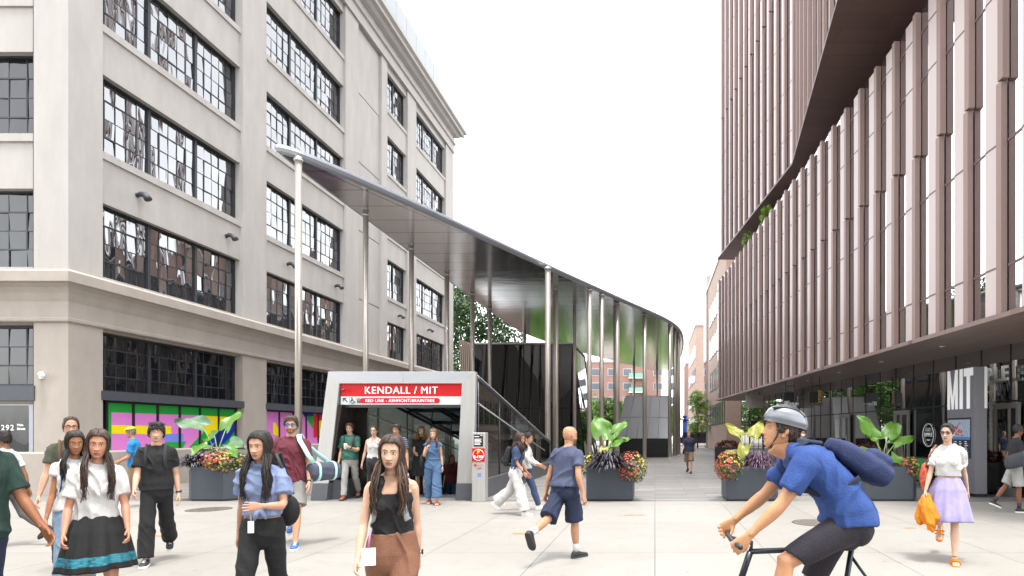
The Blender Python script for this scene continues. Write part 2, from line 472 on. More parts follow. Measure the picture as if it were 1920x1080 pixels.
    def make_body(s, hands, roll):
        mb = MB(); k = s.k
        mb.loft([s.torso_ring(z) for z in (.80,.83,.86,.9,.93,.96,1.0,1.05,1.1,1.15,1.2,1.25,1.3,1.34,1.37,1.40,1.42,1.44,1.455,1.47,1.49,1.51,1.53,1.56,1.585)], 28)
        # neck up into the head
        c0 = s.spine(1.50); c1 = s.headc + s.Hrot @ Vector((0, .022, -.06*s.hs)); r = .0455 if s.fem else .0545
        nx = s.Hrot @ Vector((1,0,0)); ny = s.Hrot @ Vector((0,1,0))
        mb.loft([(c0.lerp(c1, t), nx, ny, r*k*w, r*1.03*k*w, 2) for t, w in ((-.1, 1.1), (.25, 1.02), (.6, 1), (1, 1))], 20)
        s.breasts(mb); s.glutes(mb)
        for q in 'LR':
            mb.loft(s.arm_rings(q), 16)
            sh = s.arm[q][0]; mb.ball(sh + s.C @ Vector((-s.sg[q]*.012*k, 0, .004)), (.049 if s.fem else .058)*k, (.047 if s.fem else .056)*k, (.044 if s.fem else .052)*k, s.C)
            tr = s.spine(1.445); mb.tube([tr + s.C @ Vector((s.sg[q]*.025*k, .016*k, .022*k)), sh + s.C @ Vector((-s.sg[q]*.03*k, .006, .018*k))], [.046*k, .036*k], 12)
            mb.loft(s.leg_rings(q), 18)
            hp_, kn, an, fd = s.leg[q]
            if s.feet != 'bare': mb.ball(an, .036*k, .042*k, .04*k)
        me = remesh(mb, s.vx, 4)
        fin = MB(); fin.merge(me, mi=0); bpy.data.meshes.remove(me)
        hd = head_mb(s.fem)
        M = Matrix.Translation(s.headc) @ s.Hrot.to_4x4() @ Matrix.Scale(s.hs, 4)
        s.HM = M
        o = len(fin.v); fin.v += [tuple(M @ Vector(v)) for v in hd.v]
        fin.f += [tuple(i+o for i in f) for f in hd.f]; fin.m += hd.m; fin.sm += hd.sm
        s.hand = {}
        for i, q in enumerate('LR'):
            g = s.sg[q]; sh, e, w, f = s.arm[q]
            hm = hand_mb(1, hands[i] if isinstance(hands[i], (int, float)) else hands[i][0], fem=s.fem)
            inn = s.C @ Vector((-g, 0, 0)); inn = (inn - f*inn.dot(f)).normalized()
            inn = Matrix.Rotation(R(roll[i])*g, 3, f) @ inn
            th = s.C @ Vector((0, -1, 0)); th = th - f*th.dot(f); th = th.normalized() if th.length > .2 else (s.C @ Vector((0, 0, 1)))
            th = th - inn*th.dot(inn); th = th - f*th.dot(f)
            th = th.normalized() if th.length > .05 else f.cross(inn).normalized()
            hk = lerp(1, k, .7)*(.93 if s.fem else 1.0)
            HMx = Matrix((th*hk, f*hk, inn*hk)).transposed().to_4x4(); HMx.translation = w + f*.012
            s.hand[q] = HMx
            fin.merge(hm, HMx, 0); bpy.data.meshes.remove(hm)
            if s.feet == 'bare': s.foot(fin, q)
        s.body = part('body', fin, s.mats, s.root, fix=True)
    def footframe(s, q):
        hp_, kn, an, fd = s.leg[q]; k = s.k*(.94 if s.fem else 1.0)
        X = Vector((0,0,1)).cross(fd); X = X.normalized() if X.length > .1 else Vector((1,0,0))
        U = fd.cross(X); U = U if U.z > 0 or abs(fd.z) > .9 else -U
        X = U.cross(fd) if False else X
        M = Matrix((X, fd, U)).transposed().to_4x4()
        M = M @ Matrix.Scale(k, 4); M.translation = an - U*(.082*s.k)
        return M                                  # x across, y toward the toes, z up, sole at 0, ankle over origin
    def foot(s, fin, q):
        M = s.footframe(q); mb = MB(); X, Z = Vector((1,0,0)), Vector((0,0,1))
        mb.loft([(Vector((0, y, h/2+.012)), X, Z, w, h/2, 2.4) for y, w, h in ((-.065,.018,.03),(-.05,.030,.055),(-.02,.033,.075),(.03,.036,.07),(.08,.042,.05),(.12,.046,.034),(.15,.044,.026))], 18)
        mb.tube([(0, -.008, .05), (0, -.004, .10)], [.036, .036], 12)
        g = s.sg[q]
        for i, (x, L, r) in enumerate(((-.032,.055,.0125),(-.012,.052,.0095),(.004,.046,.0088),(.019,.040,.0082),(.032,.032,.0078))):
            mb.tube([(g*x, .135, .018), (g*x*1.05, .15+L*.5, .018), (g*x*1.08, .14+L, .014), (g*x*1.08, .146+L, .012)], [r, r*1.02, r*.95, r*.5], 8)
        me = remesh(mb, .0035, 2); fin.merge(me, M, 0); bpy.data.meshes.remove(me)
    # ---- clothing
    def cloth(s, name, mb, m, voxel=None, smooth=4, amp=.004, freq=11, stretch=(1,1,.55), label=None, parent=None):
        me = remesh(mb, voxel or s.vx, smooth)
        if amp: wrinkle(me, amp, s.seed, freq, stretch)
        for p in me.polygons: p.use_smooth = True
        ms = m if isinstance(m, (list, tuple)) else [m]
        for q in ms: me.materials.append(q)
        if len(ms) > 1 and s.stripe:
            for p in me.polygons: p.material_index = s.stripe(p.center)
        return part(name, me, None, parent or s.root, fix=False, label=label)
    stripe = None
    def top(s, m, name='shirt', hem=.90, sleeve=.55, off=.010, loose=.5, neck=1.475, flare=.012, hemflare=.0, amp=.0045, freq=11, collar=False, strap=False, vneck=0, stripe=None, label=None):
        mb = MB(); k = s.k
        zs = []; z = hem
        topz = 1.36 if strap else neck
        while z < topz - .012: zs.append(z); z += .03
        zs.append(topz)
        rings = []
        over = .014 if hem < 1.0 else 0
        for i, z in enumerate(zs):
            r = list(s.torso_ring(z, off + over*max(0, min(1, (1.10-z)/.08)), loose)); f = hemflare*max(0, 1 - (z-hem)/.25); r[3] += f; r[4] += f
            if over and z < 1.06: r[4] += .012*max(0, min(1, (1.06-z)/.1)); r[0] = r[0] + s.rot_at(z) @ Vector((0, .010*max(0, min(1, (1.06-z)/.1)), 0))
            rings.append(tuple(r))
        if not strap:
            r = s.torso_ring(neck + .012); rr = (r[0], r[1], r[2], r[3]+.012, r[4]+.012, r[5]); rings.append(rr)
        mb.loft(rings, 30)
        s.breasts(mb, off*.9)
        if sleeve > 0:
            for q in 'LR':
                rg = s.arm_rings(q, off + .002, 0, sleeve, flare)
                mb.loft(rg, 18)
                sh = s.arm[q][0]; o2 = off + .003
                mb.ball(sh + s.C @ Vector((-s.sg[q]*.012*k, 0, .004)), (.049 if s.fem else .058)*k+o2, (.047 if s.fem else .056)*k+o2, (.044 if s.fem else .052)*k+o2, s.C)
                tr = s.spine(1.445); mb.tube([tr + s.C @ Vector((s.sg[q]*.04*k, .016*k, .014*k)), sh + s.C @ Vector((-s.sg[q]*.03*k, .006, .018*k))], [.044*k+off, .036*k+off], 12)
        elif strap:
            for g in (1, -1):
                P = []
                for z, y in ((1.30, -.105), (1.36, -.105), (1.41, -.078), (1.452, -.02), (1.452, .04), (1.41, .098), (1.33, .11)):
                    yy = y*(.93 if s.fem else 1.0)
                    P.append(s.spine(z) + s.C @ Vector((g*(.082 - (.012 if 1.4 < z else 0))*k, yy*k*s.b, 0.004)))
                mb.tube(P, [.020*k*strap]*7, 8)
        if collar:
            c0 = s.spine(1.475); M = s.rot_at(1.475)
            for a in range(-150, 151, 12):
                p = c0 + M @ Vector((math.sin(R(a))*.068*k, -math.cos(R(a))*.066*k + .006, .012 - .012*math.cos(R(a)))); mb.ball(p, .013*k, .013*k, .020*k, None, 6, 5)
        s.stripe = stripe
        o = s.cloth(name, mb, m, None, 4, amp, freq, label=label); s.stripe = None
        return o
    def pants(s, m, name='trousers', t1=1.95, off=.010, flare=.0, waist=1.02, straight=0.3, amp=.004, freq=10, belt=None, label=None):
        mb = MB()
        zs = [waist - .03*i for i in range(int((waist-.80)/.03)+1)] + [.785, .765]
        rings = [s.torso_ring(z, off + .002) for z in zs]
        mb.loft(rings, 30); s.glutes(mb, off*.9)
        for q in 'LR':
            rg = s.leg_rings(q, off, t1, flare, straight=straight)
            mb.loft(rg, 22)
        o = s.cloth(name, mb, m, None, 4, amp, freq, (1, 1, .5), label=label)
        if belt:
            b = MB(); z = waist - .012
            b.loft([s.torso_ring(z-.014, off+.004), s.torso_ring(z-.014, off+.010), s.torso_ring(z+.016, off+.010), s.torso_ring(z+.016, off+.004)], 36)
            part('belt', b, belt, s.root)
        return o
    def skirt(s, m, waist=1.04, length=.52, flare=.13, folds=11, amp=.022, name='skirt', hem=None):
        mb = MB(); k = s.k; n = 96; nz = 26; vs = []; rnd = random.Random(s.seed)
        ph = [rnd.uniform(0, 6.28) for _ in range(4)]
        kneeL, kneeR = s.leg['L'][1], s.leg['R'][1]
        ymid = (min(kneeL.y, kneeR.y), max(kneeL.y, kneeR.y))
        for i in range(nz+1):
            t = i/nz; z = waist*k - t*length*k
            rr = s.torso_ring(max(.90, waist - t*length), .012)
            e = flare*t*k; g = min(1, t*1.15)
            # stretch fore/aft toward the stride
            fy0 = lerp(0, min(0, ymid[0]+.03), g*.8); fy1 = lerp(0, max(0, ymid[1]-.02), g*.8)
            for j in range(n):
                a = 2*math.pi*j/n
                w = amp*k*(t**.8)*(math.sin(folds*a + ph[0]) + .6*math.sin((folds*.5+2.0)//1*a + ph[1] + 2*t) + .35*math.sin((folds*2-1)*a+ph[2]))
                x = (rr[3] + e + w)*math.cos(a); y = (rr[4] + e*.8 + w)*math.sin(a)
                y += fy0*max(0, -math.sin(a)) + fy1*max(0, math.sin(a))
                vs.append(Vector((rr[0].x + x, rr[0].y + y, z + .006*math.sin(3*a+ph[3])*t)))
        fs = [(i*n+j, i*n+(j+1) % n, (i+1)*n+(j+1) % n, (i+1)*n+j) for i in range(nz) for j in range(n)]
        mb.add(vs, fs, 0, True)
        if hem:
            for i in range(nz):
                if hem[0] <= (i+.5)/nz <= hem[1]:
                    for j in range(n): mb.m[i*n+j] = 1
        o = part(name, mb, m, s.root, fix=True)
        md = o.modifiers.new('thick', 'SOLIDIFY'); md.thickness = .006
        return o
    def shoes(s, m, sole, lace=None, high=0.0, sock=None):
        for q in 'LR':
            M = s.footframe(q); mb = MB(); X, Z = Vector((1,0,0)), Vector((0,0,1))
            g = s.sg[q]
            rows = [(-.078,.016,.030,.045),(-.070,.030,.055+high,.05),(-.045,.037,.084+high,.05),(-.01,.040,.090+high,.05),(.03,.041,.080+high*.4,.05),(.07,.044,.064,.045),(.11,.047,.052,.04),(.15,.046,.045,.038),(.178,.038,.038,.036),(.195,.018,.028,.034)]
            rg = [(Vector((-g*.006*max(0, y)/.19, y, .012 + h/2)), X, Z, w, h/2, 2.7) for y, w, h, _ in rows]
            mb.loft(rg, 20)
            me = remesh(mb, .006, 2)
            up = MB(); up.merge(me, M, 0); bpy.data.meshes.remove(me)
            sh = part('shoe', up, m, s.root)
            sb = MB()
            srow = [(-.082,.014),(-.07,.032),(-.04,.040),(0,.042),(.06,.046),(.12,.051),(.16,.049),(.185,.038),(.202,.014)]
            rgs = []
            vs = []; nn = len(srow)
            pts = [(w, y) for y, w in srow] + [(-w, y) for y, w in srow[::-1]]
            sb.prism([(x - g*.006*max(0, y)/.19, y) for x, y in pts], 0, .026)
            xform(sb, M)
            part('sole', sb, sole, sh, bevel=.004)
            if lace:
                lb = MB()
                for i in range(5):
                    y = .03 + .022*i; h = .012 + interp([(r[0], r[2]) for r in rows], y)[0]
                    lb.tube([(-.022, y, h-.006), (0, y+.004, h+.003), (.022, y, h-.006)], .0035, 6)
                xform(lb, M); part('lace', lb, lace, sh)
            if sock:
                sk = MB(); hp_, kn, an, fd = s.leg[q]
                sk.loft([r for r in s.leg_rings(q, .006, 2.0, t0=1.72) if True], 16)
                part('sock', sk, sock, s.root)
    def sandals(s, m):
        for q in 'LR':
            M = s.footframe(q); sb = MB(); g = s.sg[q]
            srow = [(-.082,.02),(-.07,.036),(-.04,.043),(0,.044),(.06,.049),(.12,.054),(.16,.053),(.195,.042),(.212,.016)]
            pts = [(w, y) for y, w in srow] + [(-w, y) for y, w in srow[::-1]]
            sb.prism([(x - g*.005*max(0, y)/.19, y) for x, y in pts], -.016, .014)
            xform(sb, M); so = part('sandal', sb, m, s.root, bevel=.005)
            st = MB(); X, Z = Vector((1,0,0)), Vector((0,0,1))
            for y0 in (.055, .105):
                P = []
                for a in range(-90, 91, 15): P.append((math.sin(R(a))*.053, y0 + .012*math.cos(R(a)*2), .012 + math.cos(R(a))*.060*(1 - (y0-.05)*4.5)))
                st.tube(P, .02, 8, flat=.35)
            st.ball((0, .08, .066), .03, .02, .012); st.ball((.02, .085, .06), .02, .015, .012)
            xform(st, M); part('strap', st, m, so)
    # ---- hair
    def scalp(s, a, z, grow):
        return s.HM @ head_point(a, z, s.fem, grow)
    def hair(s, m, style='short', length=.3, thick=.014, part_x=.0, seed=1, hairline=.072, strands=150, sideline=-.025, name='hair', fringe=False):
        mb = MB(); rnd = random.Random(seed + s.seed); na, nz = 64, 34
        if not isinstance(m, (list, tuple)): m = [m, m]
        vs = []; lowb = -.085 if style != 'short' else -.072
        def low(a):
            a = abs((a + math.pi) % (2*math.pi) - math.pi); dg = math.degrees(a)
            return interp([(0, hairline), (28, hairline-.004), (46, hairline-.022), (62, .012), (76, sideline), (92, sideline-.004), (108, -.03), (130, lowb+.01), (180, lowb)], dg)[0]
        for i in range(nz):
            t = i/(nz-1)
            for j in range(na):
                a = 2*math.pi*j/na
                z = lerp(.1128, low(a), t**.9)
                g = thick*(1 - max(0, (t-.82)/.18)**1.5*1.25)
                g += thick*.30*noise.noise(Vector((math.cos(a)*3.5, math.sin(a)*3.5, z*30 + seed)))*(1 if t < .95 else 0)
                if style == 'short': g += thick*.35*noise.noise(Vector((math.cos(a)*9+seed, math.sin(a)*9, z*60)))
                p = head_point(a, z, s.fem, g + .0001)
                p.z += thick*.9*max(0, 1-t*3)
                vs.append(s.HM @ p)
        fs = [(i*na+j, (i+1)*na+j, (i+1)*na+(j+1) % na, i*na+(j+1) % na) for i in range(nz-1) for j in range(na)]
        fs.append(tuple(range(na)))
        mb.add(vs, fs, 0, True)
        if style in ('long', 'wavy', 'pony', 'bun'):   # combed strands over the crown
            for _ in range(int(150 + strands*.8)):
                a1 = rnd.choice((-1, 1))*(rnd.uniform(.04, 3.1)); z1 = low(a1) + rnd.uniform(.0, .05)*min(1, abs(a1))
                px_ = rnd.uniform(-.2, .2); a0 = a1*rnd.uniform(.55, .9) if style in ('long', 'wavy') else a1*.8
                tie = style in ('pony', 'bun')
                pts = []; rs = []
                for i in range(8):
                    t = i/7
                    if tie: aa = lerp(a1*.85, math.copysign(3.05, a1), t**.8); zz = lerp(max(low(a1), .02) + .01 + .05*abs(px_), .03, t) + .055*math.sin(t*math.pi)*abs(math.cos(a1/2))
                    else: aa = lerp(a0, a1, t); zz = lerp(.1118, z1, t**1.25)
                    pts.append(s.scalp(aa, zz, thick*(1.0 + .16*rnd.random())) + s.Hrot @ Vector((0, 0, thick*.9*max(0, 1 - (.1128-zz)/.03)))); rs.append(.0042 if i < 7 else .001)
                mb.tube(pts, rs, 3, 1 if rnd.random() < .3 else 0, flat=.7)
        if style == 'short':                       # tufts lying along the head
            for _ in range(int(strands*2.4)):
                a = rnd.uniform(-math.pi, math.pi); lo = low(a); z = rnd.uniform(lo+.004, .113)
                p0 = s.scalp(a, z, thick*.55); n = (s.scalp(a, z, thick*2) - p0).normalized()
                dn = s.Hrot @ Vector((math.sin(a)*.55 + part_x + rnd.uniform(-.35, .35), -math.cos(a)*(.75 if fringe else .15) + rnd.uniform(-.35, .35) + (0 if fringe else .25), -.75 if z < .085 else .05))
                dn = (dn - n*dn.dot(n)*.9).normalized(); L = length*rnd.uniform(.5, 1)
                up = thick*(.75 if z > .07 else .4)
                mb.tube([p0, p0 + n*up + dn*L*.35, p0 + n*up*.9 + dn*L*.75 - n*L*.06, p0 + n*up*.5 + dn*L - n*L*.18], [.0065, .007, .005, .0012], 4, 1 if rnd.random() < .3 else 0, flat=.55)
        if style in ('long', 'pony', 'wavy'):
            C = s.headc; back = s.Hrot @ Vector((0, 1, 0))
            kn = .5 if style == 'wavy' else .12
            for q in range(int(strands*2.2)):
                a = rnd.choice((-1, 1))*rnd.uniform(.95 if style != 'pony' else .6, math.pi)
                z0 = rnd.uniform(.055, .112)
                p = s.scalp(a, z0, thick*.8); pts = [p]; rs = [.006]
                if style == 'pony': continue
                # run down over the head, then hang
                zz = z0; lowz = -.05
                while zz > lowz:
                    zz -= .022; pts.append(s.scalp(a*(1 + .012*(z0-zz)/.022), zz, thick*(.75 + .25*rnd.random()))); rs.append(.0062)
                L = length*rnd.uniform(.72, 1.05); n = 9
                out = (s.HM.to_3x3() @ Vector((math.sin(a), -math.cos(a)*.6 + .2, 0))).normalized()
                p = pts[-1]; ph = rnd.uniform(0, 6.3); fr = 1 if a > 0 else -1
                fwd = s.C @ Vector((0, -1, 0))
                front = abs(a) < 1.75; jit = rnd.uniform(-.012, .014); jit2 = rnd.uniform(-.012, .012)
                for i in range(1, n+1):
                    t = i/n
                    tgt = p + Vector((0, 0, -L*t)) + out*(.030*math.sin(t*math.pi*.8))
                    if front: tgt += fwd*(.075*min(1, t*2.2))
                    else: tgt += (s.C @ Vector((0, 1, 0)))*(.035*min(1, t*2))
                    # keep outside of the torso
                    w = (.015*kn/.12)*math.sin(ph + t*9)*t
                    tgt += Vector((w, .6*w*math.cos(ph), 0)) + Vector((rnd.uniform(-1, 1), rnd.uniform(-1, 1), 0))*.003 + out*jit + fwd*jit2
                    pts.append(tgt); rs.append(lerp(.0066, .0015, t**1.6))
                mb.tube(pts, rs, 3, 1 if rnd.random() < .3 else 0, flat=.8)
        if style == 'pony' or style == 'bun':
            b = s.HM @ Vector((0, .108, .03 if style == 'pony' else .01))
            if style == 'bun': mb.ball(b + s.Hrot @ Vector((0, .02, 0)), .042, .036, .042)
            else:
                for q in range(strands):
                    ph = rnd.uniform(0, 6.3); r = rnd.uniform(0, .028); pts = []; rs = []
                    for i in range(10):
                        t = i/9; o = s.Hrot @ Vector((math.cos(ph)*r*(1-.3*t), .035*math.sin(t*1.8), 0)); 
                        pts.append(b + o + Vector((0, 0, -length*t + math.sin(ph)*r*.6)) + Vector((rnd.uniform(-1,1), rnd.uniform(-1,1), 0))*.004); rs.append(lerp(.008, .002, t))
                    mb.tube(pts, rs, 4, flat=.6)
        return part(name, mb, m, s.root, fix=True)
    def beard(s, m):
        mb = MB(); na, nz = 40, 12; vs = []
        for i in range(nz):
            z = lerp(-.052, -.112, i/(nz-1))
            for j in range(na):
                a = lerp(-1.5, 1.5, j/(na-1)); p = head_point(a, z, s.fem); q = head_point(a, z, s.fem, .0022)
                mask = abs(p.x) < .024 and -.085 < z < -.062
                vs.append(s.HM @ (p + (Vector((0, .006, 0)) if mask else (q - head_point(a, z, s.fem, .0001))*1.0)))
        mb.add(vs, [(i*na+j, i*na+j+1, (i+1)*na+j+1, (i+1)*na+j) for i in range(nz-1) for j in range(na-1)], 0, True)
        part('beard', mb, m, s.root)
    def glasses(s, frame, lens, sun=True):
        mb = MB(); lb = MB()
        for g in (1, -1):
            c = Vector((g*.033, -.0945, -.002)); P = [c + Vector((.026*math.cos(a*math.pi/8), .006*abs(math.cos(a*math.pi/8))**2, .019*math.sin(a*math.pi/8))) for a in range(17)]
            mb.tube(P, .0022, 6)
            lb.add([c + Vector((0, .001, 0))] + [c + (p-c)*.96 + Vector((0, .001, 0)) for p in P[:-1]], [(0, i+1, (i+1) % 16 + 1) for i in range(16)], 0, True)
            mb.tube([(g*.058, -.088, .004), (g*.079, -.04, .004), (g*.082, .012, .0), (g*.080, .028, -.016)], .0022, 6)
        mb.tube([(-.008, -.096, .003), (0, -.099, .006), (.008, -.096, .003)], .002, 6)
        xform(mb, s.HM); o = part('glasses', mb, frame, s.root)
        if sun: xform(lb, s.HM); part('lens', lb, lens, o)
    def watch(s, q, m, face):
        sh, e, w, f = s.arm[q]; c = e.lerp(w, .93); k = s.k*(.86 if s.fem else 1.0)
        X0 = s.C @ Vector((1,0,0)); X = (X0 - f*X0.dot(f)).normalized(); Y = f.cross(X)
        mb = MB(); mb.loft([(c + f*t, X, Y, (.0285)*k+r, (.0245)*k+r, 2) for t, r in ((-.010,.001),(-.010,.005),(.010,.005),(.010,.001))], 18)
        o = part('watch', mb, m, s.root)
        fb = MB(); pc = c + X*(s.sg[q]*(.0285*k+.006)); fb.obox(pc - f*.017 - Y*.016 - X*.003, f*.034, Y*.032, X*.008); part('face', fb, face, o, bevel=.003)
    def neckpoint(s): return s.root.matrix_world @ s.spine(1.49)
    def world(s, v): return s.root.matrix_basis @ v

def backpack(h, m, label, strapm, w=.29, hgt=.44, dep=.16, zc=1.22, straps=True, off=.0):
    """a backpack resting on the person's back; a thing of its own, built in the person's frame"""
    t = thing('backpack', label, 'backpack'); t.matrix_world = h.root.matrix_basis.copy()
    t.location = h.root.location; t.rotation_euler = h.root.rotation_euler; t.scale = h.root.scale
    M = h.C; c = h.spine(zc) + M @ Vector((0, (.125*h.k*h.b + dep/2 + off), 0)); k = h.k
    mb = MB(); X, Y, Z = (M @ Vector(v) for v in ((1,0,0),(0,1,0),(0,0,1)))
    rows = [(-.5,.40,.55),(-.47,.5,.85),(-.3,.52,1.0),(0,.5,1.0),(.25,.46,.9),(.4,.38,.72),(.48,.24,.5),(.5,.1,.3)]
    mb.loft([(c + Z*(a*hgt), X, Y, b*w, d*dep/2, 3.2) for a, b, d in rows], 24)
    mb.loft([(c + Y*(dep*.5) + Z*(a*hgt), X, Y, b*w, d*dep*.3, 3) for a, b, d in ((-.42,.3,.5),(-.38,.38,1),(-.15,.38,1),(-.08,.3,.5))], 20)
    me = remesh(mb, .008, 3); wrinkle(me, .003, 3)
    me.materials.append(m); o = part('pack', me, None, t, fix=False)
    if straps:
        for g in (1, -1):
            P = []
            for z, y in ((1.08, .125), (1.12, .02), (1.16, -.075), (1.25, -.122), (1.33, -.127), (1.40, -.095), (1.462, -.025), (1.475, .03), (1.43, .105), (1.36, .135)):
                x = .125 if z < 1.2 else .105
                xx = x*(1.22 if y > -.05 and z < 1.2 else 1.0)
                P.append(h.spine(z) + M @ Vector((g*xx*k*(.93 if h.fem else 1.0), y*k*h.b*(.98 if h.fem else 1.03), .012)))
            sb = MB(); sb.tube(P, .024*k, 8, flat=.4); part('strap', sb, strapm, t)
    return t
# ---------------------------------------------------------------- camera, sky, light
cam = bpy.data.objects.new('camera', bpy.data.cameras.new('camera')); COL.objects.link(cam)
cam.location = (0, 0, EYE); cam.rotation_euler = (R(90), 0, 0)
cam.data.sensor_width = 36; cam.data.lens = F/1920*36
cam.data.shift_x = (960 - PX)/1920; cam.data.shift_y = (PY - 540)/1920
cam.data.clip_end = 2000; cam.data.clip_start = .05
SC.camera = cam
w = bpy.data.worlds.new('World'); SC.world = w; w.use_nodes = True
nt = w.node_tree; bg = nt.nodes['Background']
sky = nt.nodes.new('ShaderNodeTexSky'); sky.sky_type = 'NISHITA'; sky.sun_disc = False
SUN_EL, SUN_AZ = 76.0, 150.0                      # azimuth the light comes from, clockwise from +y
sky.sun_elevation = R(SUN_EL); sky.sun_rotation = R(SUN_AZ); sky.dust_density = 1.0; sky.air_density = 1.0
hs = nt.nodes.new('ShaderNodeHueSaturation'); hs.inputs['Saturation'].default_value = 0.12
nt.links.new(sky.outputs['Color'], hs.inputs['Color']); nt.links.new(hs.outputs['Color'], bg.inputs['Color'])
bg.inputs['Strength'].default_value = 0.15
sun = bpy.data.objects.new('sun', bpy.data.lights.new('sun', 'SUN')); COL.objects.link(sun)
sun.data.energy = .8; sun.data.angle = R(11); sun.data.color = (1, .97, .93)
az = R(SUN_AZ); el = R(SUN_EL)
sv = Vector((math.sin(az)*math.cos(el), math.cos(az)*math.cos(el), math.sin(el)))
sun.rotation_euler = (-sv).to_track_quat('-Z', 'Y').to_euler()
SC.view_settings.view_transform = 'Standard'; SC.view_settings.look = 'None'; SC.view_settings.gamma = 1
SC.view_settings.exposure = 2.58
SC.cycles.max_bounces = 8; SC.cycles.glossy_bounces = 5; SC.cycles.sample_clamp_indirect = 6
try: SC.cycles.use_denoising = True
except Exception: pass

def pw(name, mb, mats, parent, **k):               # a part given in world coordinates
    return part(name, shift(mb, -root_of(parent).location), mats, parent, **k)

# ---------------------------------------------------------------- special materials
def paving_mat(name, cols, bw, bh, mortar, mcol, rough=.75, off=.5, spots=.15):
    m = bpy.data.materials.new(name); m.use_nodes = True; nt = m.node_tree; b = nt.nodes['Principled BSDF']
    tc = nt.nodes.new('ShaderNodeTexCoord'); br = nt.nodes.new('ShaderNodeTexBrick')
    br.inputs['Scale'].default_value = 1; br.inputs['Brick Width'].default_value = bw; br.inputs['Row Height'].default_value = bh
    br.inputs['Mortar Size'].default_value = mortar; br.inputs['Mortar Smooth'].default_value = .3; br.offset = off
    br.inputs['Color1'].default_value = lin(cols[0]); br.inputs['Color2'].default_value = lin(cols[1]); br.inputs['Mortar'].default_value = lin(mcol)
    br.inputs['Bias'].default_value = 0
    nt.links.new(tc.outputs['Object'], br.inputs['Vector'])
    n = nt.nodes.new('ShaderNodeTexNoise'); n.inputs['Scale'].default_value = .55; n.inputs['Detail'].default_value = 9; n.inputs['Roughness'].default_value = .72
    nt.links.new(tc.outputs['Object'], n.inputs['Vector'])
    rp = nt.nodes.new('ShaderNodeValToRGB'); rp.color_ramp.elements[0].position = .3; rp.color_ramp.elements[1].position = .68
    v = 1 - spots; rp.color_ramp.elements[0].color = (v, v*.985, v*.96, 1); rp.color_ramp.elements[1].color = (1, 1, 1, 1)
    nt.links.new(n.outputs['Fac'], rp.inputs['Fac'])
    mx = nt.nodes.new('ShaderNodeMix'); mx.data_type = 'RGBA'; mx.blend_type = 'MULTIPLY'; mx.inputs['Factor'].default_value = 1
    nt.links.new(br.outputs['Color'], mx.inputs[6]); nt.links.new(rp.outputs['Color'], mx.inputs[7])
    n3 = nt.nodes.new('ShaderNodeTexNoise'); n3.inputs['Scale'].default_value = 45; n3.inputs['Detail'].default_value = 3
    nt.links.new(tc.outputs['Object'], n3.inputs['Vector'])
    r3 = nt.nodes.new('ShaderNodeValToRGB'); r3.color_ramp.elements[0].position = .3; r3.color_ramp.elements[1].position = .55
    r3.color_ramp.elements[0].color = (.9, .9, .89, 1); r3.color_ramp.elements[1].color = (1, 1, 1, 1)
    nt.links.new(n3.outputs['Fac'], r3.inputs['Fac'])
    m2 = nt.nodes.new('ShaderNodeMix'); m2.data_type = 'RGBA'; m2.blend_type = 'MULTIPLY'; m2.inputs['Factor'].default_value = 1
    nt.links.new(mx.outputs[2], m2.inputs[6]); nt.links.new(r3.outputs['Color'], m2.inputs[7]); nt.links.new(m2.outputs[2], b.inputs['Base Color'])
    vo = nt.nodes.new('ShaderNodeTexVoronoi'); vo.inputs['Scale'].default_value = 2.3; vo.inputs['Randomness'].default_value = 1
    nt.links.new(tc.outputs['Object'], vo.inputs['Vector'])
    r4 = nt.nodes.new('ShaderNodeValToRGB'); r4.color_ramp.elements[0].position = .035; r4.color_ramp.elements[1].position = .06
    r4.color_ramp.elements[0].color = (.62, .61, .6, 1); r4.color_ramp.elements[1].color = (1, 1, 1, 1)
    nt.links.new(vo.outputs['Distance'], r4.inputs['Fac'])
    n5 = nt.nodes.new('ShaderNodeTexNoise'); n5.inputs['Scale'].default_value = 2.6; n5.inputs['Detail'].default_value = 10; n5.inputs['Roughness'].default_value = .8
    nt.links.new(tc.outputs['Object'], n5.inputs['Vector'])
    r5 = nt.nodes.new('ShaderNodeValToRGB'); r5.color_ramp.elements[0].position = .36; r5.color_ramp.elements[1].position = .5
    r5.color_ramp.elements[0].color = (.90, .885, .865, 1); r5.color_ramp.elements[1].color = (1, 1, 1, 1)
    nt.links.new(n5.outputs['Fac'], r5.inputs['Fac'])
    m4 = nt.nodes.new('ShaderNodeMix'); m4.data_type = 'RGBA'; m4.blend_type = 'MULTIPLY'; m4.inputs['Factor'].default_value = 1
    nt.links.new(m2.outputs[2], m4.inputs[6]); nt.links.new(r4.outputs['Color'], m4.inputs[7])
    m5 = nt.nodes.new('ShaderNodeMix'); m5.data_type = 'RGBA'; m5.blend_type = 'MULTIPLY'; m5.inputs['Factor'].default_value = 1
    nt.links.new(m4.outputs[2], m5.inputs[6]); nt.links.new(r5.outputs['Color'], m5.inputs[7]); nt.links.new(m5.outputs[2], b.inputs['Base Color'])
    rr = nt.nodes.new('ShaderNodeMapRange'); rr.inputs['To Min'].default_value = rough-.12; rr.inputs['To Max'].default_value = rough+.1
    nt.links.new(n.outputs['Fac'], rr.inputs['Value']); nt.links.new(rr.outputs['Result'], b.inputs['Roughness'])
    bp = nt.nodes.new('ShaderNodeBump'); bp.inputs['Strength'].default_value = .35; bp.inputs['Distance'].default_value = .008; bp.invert = True
    nt.links.new(br.outputs['Fac'], bp.inputs['Height']); nt.links.new(bp.outputs['Normal'], b.inputs['Normal'])
    return m

